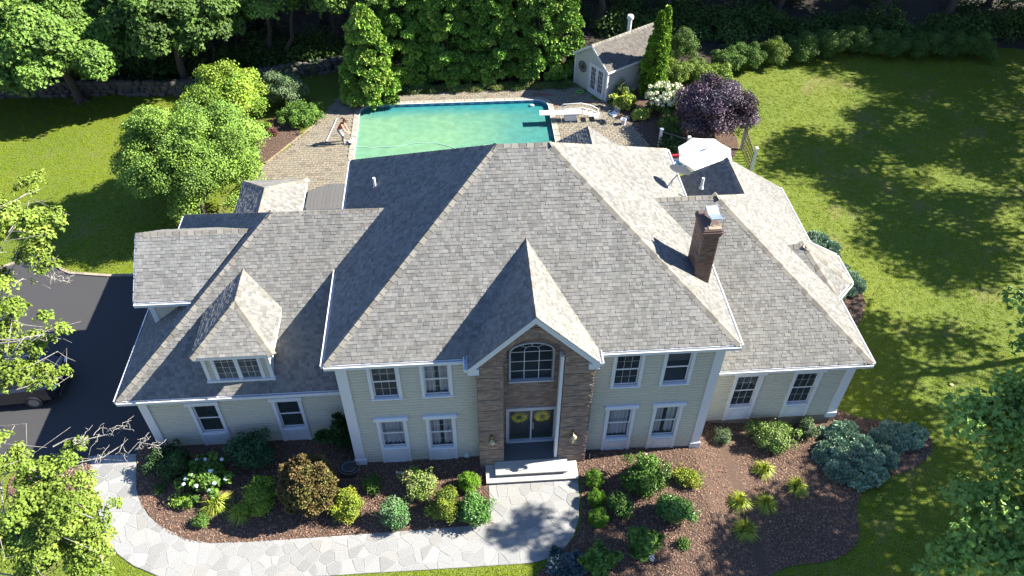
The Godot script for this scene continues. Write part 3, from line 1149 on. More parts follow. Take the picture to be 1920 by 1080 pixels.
	block_wall(house, "sunroom_wall", [Vector3(12.5, -.4, -15.1), Vector3(9.0, -.4, -15.1), Vector3(9.0, 3.25, -15.1), Vector3(10.78, 4.4, -15.1), Vector3(12.5, 3.25, -15.1)], side)
	block_wall(house, "sunroom_wall", [Vector3(12.5, -.4, -11.2), Vector3(12.5, -.4, -15.1), Vector3(12.5, 3.3, -15.1), Vector3(12.5, 3.3, -11.2)], side)
	block_wall(house, "sunroom_wall", [Vector3(9.0, -.4, -15.1), Vector3(9.0, -.4, -11.2), Vector3(9.0, 3.3, -11.2), Vector3(9.0, 3.3, -15.1)], side)

	# --- walls of the main block and the wings
	var op_main := [[1.3, 2.34, -.08, 2.62], [3.01, 4.05, -.08, 2.62], [9.43, 10.48, -.08, 2.62], [11.14, 12.19, -.08, 2.62], [1.3, 2.34, 3.82, 5.5], [3.01, 4.05, 3.82, 5.5], [9.43, 10.48, 3.82, 5.5], [11.14, 12.19, 3.82, 5.5]]
	var wops := func(x0: float, y0: float, l: Array) -> Array:
		var r := []
		for w in l: r.append([w[0] - x0 + .05, w[1] - x0 - .05, w[2] - y0 + .05, w[3] - y0 - .05])
		return r
	siding(house, "front_wall", Vector3(.55, -.1, -.08), R, F, [Vector2(0, 0), Vector2(4.33, 0), Vector2(4.33, 5.7), Vector2(0, 5.7)], wops.call(.55, -.1, op_main), side)
	siding(house, "front_wall", Vector3(8.72, -.1, -.08), R, F, [Vector2(0, 0), Vector2(4.4, 0), Vector2(4.4, 5.7), Vector2(0, 5.7)], wops.call(8.72, -.1, op_main), side)
	siding(house, "side_wall", Vector3(.55, -.1, -11.3), F, -R, [Vector2(0, 0), Vector2(11.22, 0), Vector2(11.22, 5.7), Vector2(0, 5.7)], [], side)
	siding(house, "side_wall", Vector3(13.12, -.1, -.08), -F, R, [Vector2(0, 0), Vector2(11.22, 0), Vector2(11.22, 5.7), Vector2(0, 5.7)], [], side)
	siding(house, "back_wall", Vector3(13.12, -.1, -11.3), -R, -F, [Vector2(0, 0), Vector2(12.57, 0), Vector2(12.57, 5.7), Vector2(0, 5.7)], [], side)
	var opL := [[-5.46, -4.41, -.18, 2.52], [-2.53, -1.47, -.18, 2.52]]
	siding(house, "front_wall", Vector3(-7.1, -.25, -1.3), R, F, [Vector2(0, 0), Vector2(7.65, 0), Vector2(7.65, 3.3), Vector2(0, 3.3)], wops.call(-7.1, -.25, opL), side)
	siding(house, "side_wall", Vector3(-7.1, -.25, -11.3), F, -R, [Vector2(0, 0), Vector2(10, 0), Vector2(10, 3.3), Vector2(0, 3.3)], [], side)
	siding(house, "back_wall", Vector3(.55, -.25, -11.3), -R, -F, [Vector2(0, 0), Vector2(7.65, 0), Vector2(7.65, 3.3), Vector2(0, 3.3)], [], side)
	var opR := [[14.45, 15.54, -.2, 2.56], [16.7, 17.79, -.2, 2.56]]
	siding(house, "front_wall", Vector3(13.12, -.22, -1.3), R, F, [Vector2(0, 0), Vector2(5.83, 0), Vector2(5.83, 3.27), Vector2(0, 3.27)], wops.call(13.12, -.22, opR), side)
	siding(house, "side_wall", Vector3(18.95, -.22, -1.3), -F, R, [Vector2(0, 0), Vector2(10.4, 0), Vector2(10.4, 3.27), Vector2(0, 3.27)], [], side)
	siding(house, "back_wall", Vector3(18.95, -.22, -11.7), -R, -F, [Vector2(0, 0), Vector2(5.85, 0), Vector2(5.85, 3.4), Vector2(0, 3.4)], [], side)
	var fo := MB.new()
	fo.bx(13.12, 18.93, -1.6, -.22, -11.68, -1.32)
	fo.bx(.57, 13.1, -1.2, -.1, -11.28, -.11)
	fo.bx(-7.08, .57, -.8, -.25, -11.28, -1.32)
	obj("foundation", fo, conc, house)
	pilaster(.3, .66, 0.0, 5.55, -.06)
	pilaster(12.84, 13.17, -.12, 5.55, -.06)
	pilaster(-7.14, -6.84, -.1, 2.9, -1.27, .1)
	pilaster(18.65, 18.99, -.3, 2.9, -1.27, .3)
	var ps := MB.new()
	ps.bx(13.13, 13.2, .23, 5.55, -.4, -.09)
	ps.bx(18.96, 19.03, -.02, 2.9, -1.6, -1.3)
	ps.cbx(18.96, 19.08, -.3, .0, -1.64, -1.3, .02)
	obj("corner_board", ps, wt, house)

	# --- windows
	window(house, 1.29, 2.35, -.08, 2.62, -.06, 1.04, true, "full", false, 0)
	window(house, 3.0, 4.06, -.08, 2.62, -.06, .86, true, "curtain")
	window(house, 9.42, 10.49, -.1, 2.6, -.06, .84, true, "full", false)
	window(house, 11.13, 12.2, -.1, 2.6, -.06, .84, true, "curtain", false)
	window(house, 1.29, 2.35, 3.82, 5.52, -.06, 0.0, false, "blind")
	window(house, 3.0, 4.06, 3.82, 5.52, -.06, 0.0, false, "curtain")
	window(house, 9.42, 10.49, 3.8, 5.52, -.06, 0.0, false, "")
	window(house, 11.13, 12.2, 3.8, 5.52, -.06, 0.0, false, "blind", false)
	window(house, -5.46, -4.41, -.18, 2.52, -1.28, .98, true, "", false, 0)
	window(house, -2.53, -1.47, -.18, 2.52, -1.28, 1.0, true, "", false, 0)
	window(house, 14.45, 15.54, -.2, 2.56, -1.28, .82, true, "blind")
	window(house, 16.7, 17.79, -.2, 2.56, -1.28, .82, true, "")

	build_portico(wt)
	build_chimney()

	# --- pipes through the roof
	for p in [[1.28, 6.6, -8.22], [14.2, 6.15, -8.0]]:
		var vp := MB.new()
		vp.tube([Vector3(p[0], p[1], p[2]), Vector3(p[0], p[1] + .45, p[2])], [.055, .055], 10)
		vp.lathe(Vector3(p[0], p[1] - .04, p[2]), [Vector2(.1, 0), Vector2(.07, .07), Vector2(.056, .1)], 10)
		obj("vent_pipe", vp, wt, house)
	var dsp := MB.new()
	dsp.tube([Vector3(.46, 1.0, -.9), Vector3(.42, .3, -.75), Vector3(.3, .1, -.6)], [.045, .045, .045], 8)
	obj("downspout", dsp, wt, house)
	var tap := MB.new()
	tap.bx(4.3, 4.46, .12, .24, -.1, .03)
	obj("hose_tap_box", tap, wt, house)

func build_portico(wt: Material) -> void:
	var R := Vector3.RIGHT
	var F := Vector3.BACK
	var U := Vector3.UP
	var cx := 6.735
	var front := func(x: float, y: float) -> bool:
		x += 4.87 - cx
		y -= .15
		if y > 7.72 - absf(x) * 1.05: return false
		if absf(x) < 1.01 and y < 5.95 + sqrt(maxf(0.0, 1.0201 - x * x)): return false
		return true
	brickwork(house, "brick_front", Vector3(4.87, -.15, .4), R, F, 3.86, 8.0, front, Color(1, 1, 1), .58, Vector3(cx - 1.01 - 4.87, cx + 1.01 - 4.87, 6.1))
	var all := func(_x: float, _y: float) -> bool: return true
	brickwork(house, "brick_side", Vector3(8.73, -.15, .4), -F, R, .48, 6.0, all, Color(1, 1, 1), .58)
	brickwork(house, "brick_side", Vector3(4.87, -.15, -.08), F, -R, .48, 6.0, all)
	brickwork(house, "brick_reveal", Vector3(cx - 1.01, .3, .4), -F, R, .82, 5.65, all)
	brickwork(house, "brick_reveal", Vector3(cx + 1.01, .3, -.42), F, -R, .82, 5.65, all)
	var backk := func(x: float, y: float) -> bool:
		x += 5.6
		y += .3
		if y > 7.55 - absf(x - 6.735) * 1.05: return false
		if x > 5.92 and x < 7.66 and y < 2.4: return false
		if x > 6.0 and x < 7.48 and y > 3.98 and y < 5.42 + .44 * sqrt(maxf(0.0, 1.0 - pow((x - 6.74) / .74, 2))): return false
		return true
	brickwork(house, "brick_back", Vector3(5.6, .3, -.42), R, F, 2.3, 6.9, backk)
	# arch: vault and a ring of bricks on edge
	var va := MB.new()
	va.col = Color(.2, .13, .1)
	var ring := MB.new()
	for i in 24:
		var a0 := PI * i / 24
		var a1 := PI * (i + 1) / 24
		var p0 := Vector3(cx + cos(a0) * 1.01, 5.95 + sin(a0) * 1.01, 0)
		var p1 := Vector3(cx + cos(a1) * 1.01, 5.95 + sin(a1) * 1.01, 0)
		va.quad(p0 + F * .4, p0 - F * .42, p1 - F * .42, p1 + F * .4)
	for i in 44:
		var am := PI * (i + .5) / 44
		ring.col = jitter(BRICKS[rng.randi() % 6], .15, .04)
		var d := Vector3(cos(am), sin(am), 0)
		ring.obox(Vector3(cx, 5.95, .405) + d * 1.11, d * .1, d.cross(F) * .031, F * .022)
	obj("arch_vault", va, mat("brick", Color(1, 1, 1), .9, .25, 3.0, .06), house)
	obj("arch_bricks", ring, mat("brick", Color(1, 1, 1), .9, .25, 3.0, .06), house).set_meta("kind", "stuff")
	var tb := MB.new()
	tb.bx(cx + .86, cx + .965, .345, 5.98, .12, .38)
	obj("trim_board", tb, wt, house)
	# gable roof over it
	var pr := Node3D.new(); pr.name = "portico_roof"; house.add_child(pr)
	var x0 := 6.72
	var rz := -3.09
	var tip := 2.13
	var pk := Vector3(x0, 8.02, .55)
	var bk := Vector3(x0, 8.02, rz)
	var lf := Vector3(x0 - tip, 5.77, .55); var lb := Vector3(x0 - tip, 5.77, -.09)
	var rf := Vector3(x0 + tip, 5.77, .55); var rb := Vector3(x0 + tip, 5.77, -.09)
	roof_plane(pr, [lb, lf, pk, bk])
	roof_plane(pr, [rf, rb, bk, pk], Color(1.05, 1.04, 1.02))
	caps(pr, pk, bk, pn([lb, lf, pk]), pn([rf, rb, bk]))
	var rk := MB.new()
	for s in [lf, rf]:
		var m: Vector3 = (s + pk) / 2 - U * .15 + F * -.02
		rk.obox(m, Vector3(0, 0, .02), (pk - s) / 2, Vector3(0, .13, 0))
		var e: float = signf(s.x - x0)
		rk.bx(minf(s.x, s.x - e * .36), maxf(s.x, s.x - e * .36), 5.5, 5.74, .36, .552)
		rk.bx(minf(s.x, s.x - e * .36), maxf(s.x, s.x - e * .36), 5.48, 5.5, -.1, .56)
	obj("rake_board", rk, wt, house)
	gutter(house, lf - U * .02 - F * .02, lb - U * .02, -R)
	gutter(house, rb - U * .02, rf - U * .02 - F * .02, R)
	# arched window
	var z := -.42
	var fr := MB.new()
	var gl := MB.new()
	var top := []
	for i in 15:
		var a := PI * i / 14
		top.append(Vector3(6.74 + .74 * cos(a), 5.42 + .44 * sin(a), z))
	var ol := [Vector3(6.0, 3.98, z), Vector3(7.48, 3.98, z)] + top
	for i in ol.size():
		fr.beam(ol[i] + F * .02, ol[(i + 1) % ol.size()] + F * .02, .07, .07)
	fr.bx(5.96, 7.52, 3.92, 4.0, z, z + .12)
	var alu := mat("aluminium", Color(.32, .35, .39), .45)
	var win := obj("arched_window", fr, alu, house)
	var gp2 := []
	for p in ol: gp2.append(p - F * .03)
	gl.fan(gp2)
	obj("pane", gl, glass_mat(), win)
	var mu := MB.new()
	var zz := z - .018
	for x in [6.49, 6.99]: mu.bx(x - .012, x + .012, 4.0, 5.45, zz, zz + .014)
	for y in [4.42, 4.9, 5.38]: mu.bx(6.03, 7.45, y - .012, y + .012, zz + .002, zz + .012)
	for i in 8:
		var a0 := PI * i / 8
		var a1 := PI * (i + 1) / 8
		mu.beam(Vector3(6.74 + .25 * cos(a0), 5.45 + .2 * sin(a0), zz + .005), Vector3(6.74 + .25 * cos(a1), 5.45 + .2 * sin(a1), zz + .005), .024, .012)
	for a in [.25 * PI, .5 * PI, .75 * PI]:
		mu.beam(Vector3(6.74 + .25 * cos(a), 5.45 + .2 * sin(a), zz + .005), Vector3(6.74 + .62 * cos(a), 5.42 + .43 * sin(a), zz + .005), .024, .012)
	obj("muntins", mu, mat("white_paint", Color(.56, .58, .60), .5, .05, .8), win)
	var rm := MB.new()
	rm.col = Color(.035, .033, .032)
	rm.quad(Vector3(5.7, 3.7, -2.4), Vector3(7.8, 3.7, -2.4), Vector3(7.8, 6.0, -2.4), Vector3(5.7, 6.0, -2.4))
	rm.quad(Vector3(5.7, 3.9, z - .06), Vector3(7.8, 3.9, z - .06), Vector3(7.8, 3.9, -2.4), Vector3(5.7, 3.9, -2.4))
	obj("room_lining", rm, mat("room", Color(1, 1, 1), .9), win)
	# double glazed entrance
	var ds := MB.new()
	ds.bx(5.87, 5.97, .34, 2.42, z - .05, z + .06)
	ds.bx(7.61, 7.71, .34, 2.42, z - .05, z + .06)
	ds.bx(5.97, 7.61, 2.26, 2.42, z - .05, z + .058)
	ds.bx(5.97, 7.61, .34, .44, z - .05, z + .07)
	ds.bx(6.76, 6.82, .44, 2.26, z - .03, z + .02)
	var en := obj("entrance_frame", ds, alu, house)
	for s in [[5.97, 6.76], [6.82, 7.61]]:
		var dl := MB.new()
		dl.quad(Vector3(s[0], .44, z - .01), Vector3(s[1], .44, z - .01), Vector3(s[1], 2.26, z - .01), Vector3(s[0], 2.26, z - .01))
		obj("storm_door_pane", dl, glass_mat(), en)
		var dd := MB.new()
		dd.col = Color(.012, .012, .014)
		dd.bx(s[0], s[1], .4, 2.3, z - .34, z - .29)
		dd.bx(s[0] + .12, s[1] - .12, .6, 1.2, z - .295, z - .275)
		obj("front_door", dd, mat("black_door", Color(1, 1, 1), .5), en)
		var li := MB.new()
		li.col = Color(.5, .42, .3)
		li.bx(s[0] + .14, s[0] + .24, 1.95, 2.22, z - .29, z - .283)
		li.bx(s[1] - .24, s[1] - .14, 1.95, 2.22, z - .29, z - .283)
		obj("door_light", li, mat("cream_panel", Color(1, 1, 1), .6), en)
	var hd := MB.new()
	hd.bx(6.855, 6.875, 1.2, 1.5, z + .01, z + .05)
	hd.bx(6.845, 6.885, 1.1, 1.2, z + .0, z + .02)
	obj("door_handle", hd, metal("brushed_metal", Color(.5, .5, .5)), en)

func build_chimney() -> void:
	var R := Vector3.RIGHT
	var F := Vector3.BACK
	var all := func(_x: float, _y: float) -> bool: return true
	var x0 := 12.56; var x1 := 13.08; var z0 := -3.56; var z1 := -2.57
	var n := Node3D.new(); n.name = "chimney"; house.add_child(n)
	var tint := Color(.62, .53, .48)
	brickwork(n, "brick_face", Vector3(x0, 5.4, z1), R, F, x1 - x0, 2.8, all, tint)
	brickwork(n, "brick_face", Vector3(x0, 5.4, z0), F, -R, z1 - z0, 2.8, all, Color(1.0, .86, .78))
	brickwork(n, "brick_face", Vector3(x1, 5.4, z1), -F, R, z1 - z0, 2.8, all, tint)
	brickwork(n, "brick_face", Vector3(x1, 5.4, z0), -R, -F, x1 - x0, 2.8, all, tint)
	for k in 4:
		var e := .03 + .022 * k if k < 3 else .05
		var m := MB.new()
		m.col = jitter(Color(.2, .125, .095), .15)
		m.cbx(x0 - e, x1 + e, 8.2 + k * .075, 8.268 + k * .075, z0 - e, z1 + e, .006)
		obj("corbel_course", m, mat("brick", Color(1, 1, 1), .9, .25, 3.0, .06), n)
	var c := MB.new()
	c.col = Color(.1, .07, .06)
	c.cbx(x0 - .03, x1 + .03, 8.495, 8.53, z0 - .03, z1 + .03, .02)
	obj("crown_slab", c, mat("mortar", Color(1, 1, 1), .95, .2, 2.0, .06), n)
	var mo := MB.new()
	mo.col = Color(.34, .25, .18)
	mo.cbx(x0 + .1, x1 + .02, 8.531, 8.555, z1 - .2, z1 + .02, .02)
	obj("worn_mortar", mo, mat("mortar", Color(1, 1, 1), .95, .2, 2.0, .06), n)
	# bent sheet metal cover over the flue
	var s := MB.new()
	var a := Vector3(12.72, 8.86, -3.4); var b := Vector3(13.12, 8.86, -3.4)
	var d := Vector3(12.74, 8.74, -3.08); var e2 := Vector3(13.14, 8.74, -3.08)
	var f := Vector3(12.76, 8.82, -2.72); var g := Vector3(13.16, 8.82, -2.72)
	for q in [[d, e2, b, a], [f, g, e2, d]]:
		s.quad(q[0], q[1], q[2], q[3])
		s.quad(q[3] - Vector3.UP * .02, q[2] - Vector3.UP * .02, q[1] - Vector3.UP * .02, q[0] - Vector3.UP * .02)
	for p in [a, b, f, g]:
		s.beam(Vector3(p.x, 8.5, p.z), p, .03, .03)
	obj("flue_cover", s, metal("cap_metal", Color(.75, .78, .82), .3), n)

# ---------------------------------------------------------------- the site
var POOL := PackedVector2Array()
var lawn_noise := FastNoiseLite.new()
var patch_noise := FastNoiseLite.new()

func round_rect(x0: float, x1: float, z0: float, z1: float, r: float, n := 6) -> PackedVector2Array:
	var p := PackedVector2Array()
	for c in [[x1 - r, z1 - r, 0.0], [x0 + r, z1 - r, PI / 2], [x0 + r, z0 + r, PI], [x1 - r, z0 + r, PI * 1.5]]:
		for i in n + 1:
			var a: float = c[2] + PI / 2 * i / n
			p.append(Vector2(c[0] + r * cos(a), c[1] + r * sin(a)))
	if Geometry2D.is_polygon_clockwise(p): p.reverse()
	return p

func lawn_colour(x: float, z: float) -> Color:
	var a := lawn_noise.get_noise_2d(x * 1.0, z * 1.0) * .5 + .5
	var b := patch_noise.get_noise_2d(x, z) * .5 + .5
	var c := Color(.118, .178, .004).lerp(Color(.172, .212, .006), a)
	var dry := smoothstep(.6, .82, b)
	return c.lerp(Color(.24, .205, .07), dry * .5)

func build_ground() -> void:
	lawn_noise.frequency = .16
	lawn_noise.fractal_octaves = 3
	lawn_noise.seed = 5
	patch_noise.frequency = .3
	patch_noise.fractal_octaves = 4
	patch_noise.seed = 11
	POOL = round_rect(-1.35, 10.05, -25.6, -19.4, .8)
	var ground := MB.new()
	var lm := mat("lawn", Color(1, 1, 1), .95, .5, .55, .05, 3.0)
	sheet(ground, poly([[-50, -70], [80, -70], [80, 24], [-50, 24]]), 0.0, 1.0, POOL, lawn_colour)
	ground.col = Color(.03, .045, .012)
	for q in [[-600, -50, -600, 600], [80, 600, -600, 600], [-50, 80, -600, -70], [-50, 80, 24, 600]]:
		var y := 0.0 if q[0] < 70 else -1.6
		ground.quad(Vector3(q[0], y, q[3]), Vector3(q[1], y, q[3]), Vector3(q[1], y, q[2]), Vector3(q[0], y, q[2]))
	struct("ground", ground, lm)
	# woodland floor of leaf litter behind the walls
	var lit := MB.new()
	sheet(lit, smooth_poly([[-45, -31], [-24, -28.6], [-12, -28.6], [-4, -30.5], [-1, -28], [12, -28.2], [18, -30], [23, -31], [28, -33], [33, -35], [44, -33.5], [70, -33], [70, -69], [-45, -69]]), .03, 2.0)
	struct("woodland_floor", lit, mat("leaf_litter", Color(.055, .042, .028), .98, .6, .5, .06, 5.0))
	# driveway
	var dr := MB.new()
	sheet(dr, poly([[-40, -9.0], [-18.4, -11.45], [-17.2, -11.92], [-15.67, -12.77], [-15.0, -12.34], [-14.3, -11.6], [-13.8, -11.33], [-12.0, -11.03], [-7.2, -10.9], [-7.2, -1.25], [-8.0, -1.02], [-9.8, -1.02], [-11.7, -.9], [-14, -1.1], [-18, .4], [-40, 3]]), .02)
	struct("driveway", dr, mat("asphalt", Color(.046, .045, .048), .9, .3, .9, .09, 3.0))
	var cu := MB.new()
	var edge := [Vector2(-21, -11.2), Vector2(-17.2, -11.98), Vector2(-15.67, -12.84), Vector2(-14.95, -12.4), Vector2(-14.25, -11.66), Vector2(-13.8, -11.4), Vector2(-12.0, -11.1), Vector2(-7.2, -10.97)]
	for i in edge.size() - 1:
		var n := int(edge[i].distance_to(edge[i + 1]) / .24) + 1
		for k in n:
			var t: Vector2 = edge[i].lerp(edge[i + 1], (k + .5) / n)
			var d: Vector2 = (edge[i + 1] - edge[i]).normalized()
			cu.col = jitter(Color(.30, .25, .19), .2, .05)
			cu.obox(Vector3(t.x, .035, t.y), Vector3(d.x, 0, d.y) * .11, Vector3(0, .045, 0), Vector3(-d.y, 0, d.x) * .07)
	struct("driveway_edging", cu, mat("edge_stone", Color(1, 1, 1), .9, .25, 2.0, .06))
	# beds of bark mulch
	var mul := mat("mulch", Color(.175, .106, .073), .97, .55, 1.1, .12, 8.0)
	var beds := [
		["mulch_bed", smooth_poly([[-7.95, -1.05], [-7.75, -.5], [-7.6, .3], [-7.2, 1.15], [-6.35, 2.02], [-5.4, 2.6], [-4.4, 2.82], [-2, 2.86], [0, 2.84], [4.8, 2.76], [5.1, 2.5], [5.1, 1.1], [5.1, .4], [4.8, -.1], [.5, -.2], [.5, -1.4], [-7, -1.4]], 3)],
		["mulch_bed", smooth_poly([[8.6, -.2], [8.52, 1.2], [8.3, 2.8], [7.9, 3.55], [7.0, 4.3], [6.6, 5.4], [13.3, 5.25], [15.3, 4.68], [17.1, 4.45], [18.2, 3.7], [18.75, 2.3], [19.8, 1.35], [21.3, 1.0], [22.6, .25], [22.95, -.65], [22.2, -1.25], [20.3, -1.6], [19.0, -2.4], [18.5, -1.5], [13.4, -1.5], [13.0, -.2]], 3)],
		["mulch_bed", smooth_poly([[-7.3, -23.8], [-5.67, -24.6], [-4.6, -22.9], [-5.2, -21.6], [-6.32, -19.93], [-7.6, -20.4], [-7.8, -22.2]], 3)],
		["mulch_bed", smooth_poly([[14.0, -25.0], [14.35, -23.6], [14.9, -22.1], [15.4, -20.0], [15.8, -18.4], [19.5, -19.0], [21.0, -22], [18.6, -24.6], [16.9, -26.6]], 3)],
		["mulch_bed", smooth_poly([[-9.8, -1.0], [-9.25, .1], [-8.8, 1.0], [-9.6, 1.6], [-11.4, 1.2], [-12.2, .1], [-11.8, -.9]], 3)],
		["mulch_bed", smooth_poly([[19.2, -4.0], [20.4, -4.6], [23.0, -7.4], [23.4, -9.4], [22.9, -12], [21.2, -13], [19.2, -12.4]], 3)],
	]
	for b in beds:
		var m := MB.new()
		sheet(m, b[1], .035)
		var o := struct(b[0], m, mul)
		chips(o, b[1])
	build_path()
	build_patio()

# loose pieces of bark over a bed
func chips(bed: Node3D, pg: PackedVector2Array) -> void:
	var g := RandomNumberGenerator.new()
	g.seed = 77
	var lo := pg[0]
	var hi := pg[0]
	for q in pg:
		lo = lo.min(q)
		hi = hi.max(q)
	var dens := 330.0 if lo.y > -3.0 else 90.0
	var pos := []
	for i in int((hi.x - lo.x) * (hi.y - lo.y) * dens):
		var q := Vector2(g.randf_range(lo.x, hi.x), g.randf_range(lo.y, hi.y))
		if Geometry2D.is_point_in_polygon(q, pg): pos.append(q)
	var m := MB.new()
	m.obox(Vector3.ZERO, Vector3(.034, 0, 0), Vector3(0, .005, 0), Vector3(0, 0, .012))
	var mm := MultiMesh.new()
	mm.transform_format = MultiMesh.TRANSFORM_3D
	mm.use_colors = true
	mm.mesh = m.mesh(null)
	mm.instance_count = pos.size()
	for i in pos.size():
		var q: Vector2 = pos[i]
		var b := Basis.from_euler(Vector3(g.randfn() * .35, g.randf() * TAU, g.randfn() * .35)).scaled(Vector3.ONE * g.randf_range(.4, 1.1))
		mm.set_instance_transform(i, Transform3D(b, gp(q.x, q.y, .045 + g.randf() * .012)))
		var k := g.randf_range(.55, 1.35)
		var c := Color(.198, .118, .080) if g.randf() < .93 else Color(.26, .19, .145)
		mm.set_instance_color(i, Color(c.r * k, c.g * k, c.b * k))
	var o := MultiMeshInstance3D.new()
	o.multimesh = mm
	o.material_override = mat("bark_chip", Color(1, 1, 1), .95)
	o.name = "bark_chips"
	bed.add_child(o, true)
	o.set_meta("kind", "stuff")

func build_path() -> void:
	var outline := poly([[-9.75, -1.05], [-9.25, .1], [-8.82, 1.0], [-8.13, 2.28], [-7.5, 3.0], [-6.86, 3.45], [-5.9, 3.9], [-4.6, 4.15], [-2.5, 4.25], [.45, 4.25], [3.5, 4.27], [5.77, 4.27], [6.5, 4.26], [7.1, 4.12], [7.6, 3.8], [7.95, 3.4], [8.2, 2.8], [8.35, 2.0], [8.42, .9], [5.12, .9], [5.14, 2.5], [4.76, 2.75], [0, 2.83], [-2.2, 2.84], [-4.45, 2.81], [-5.4, 2.57], [-6.35, 2.0], [-6.85, 1.6], [-7.22, 1.11], [-7.55, .5], [-7.66, .1], [-7.8, -.4], [-7.95, -1.03]])
	var base := MB.new()
	sheet(base, outline, .03)
	base.col = Color(.5, .47, .42)
	for i in base.c.size(): base.c[i] = Color(.345, .335, .31)
	var path := struct("flagstone_path", base, mat("path_mortar", Color(1, 1, 1), .95, .25, 2.0, .06))
	var g := RandomNumberGenerator.new()
	g.seed = 21
	var seeds := []
	var sp := .36
	for i in range(-31, 27):
		for j in range(-5, 14):
			var q := Vector2(i * sp + (.18 if j % 2 else 0.0), j * sp) + Vector2(g.randf_range(-.17, .17), g.randf_range(-.17, .17))
			if g.randf() < .8: seeds.append(q)
	var kinds := [mat("flagstone", Color(1, 1, 1), .85, .28, 1.3, .05, 3.0)]
	for s in seeds:
		var cell := PackedVector2Array([s + Vector2(-1, -1), s + Vector2(1, -1), s + Vector2(1, 1), s + Vector2(-1, 1)])
		for t in seeds:
			if t == s or t.distance_to(s) > 2.0: continue
			var mid: Vector2 = (s + t) / 2
			var d: Vector2 = (t - s).normalized()
			var nc := PackedVector2Array()
			for i in cell.size():
				var a := cell[i]
				var b := cell[(i + 1) % cell.size()]
				var da := (a - mid).dot(d)
				var db := (b - mid).dot(d)
				if da <= 0: nc.append(a)
				if (da < 0 and db > 0) or (da > 0 and db < 0): nc.append(a.lerp(b, da / (da - db)))
			cell = nc
			if cell.size() < 3: break
		if cell.size() < 3: continue
		for piece in Geometry2D.intersect_polygons(cell, outline):
			for q in Geometry2D.offset_polygon(piece, -.009):
				if q.size() < 3: continue
				if Geometry2D.is_polygon_clockwise(q): q.reverse()
				var area := 0.0
				for i in q.size(): area += q[i].cross(q[(i + 1) % q.size()])
				if area < .012: continue
				var m := MB.new()
				var k := g.randf()
				var c := Color(.30, .30, .29)
				if k < .1: c = Color(.345, .34, .325)
				elif k < .3: c = Color(.26, .26, .25)
				elif k < .45: c = Color(.31, .30, .28)
				m.col = Color(c.r, c.g, c.b) * g.randf_range(.88, 1.1)
				slab(m, q, .02, .037 + g.randf() * .005, .006)
				obj("flagstone", m, kinds[0], path)

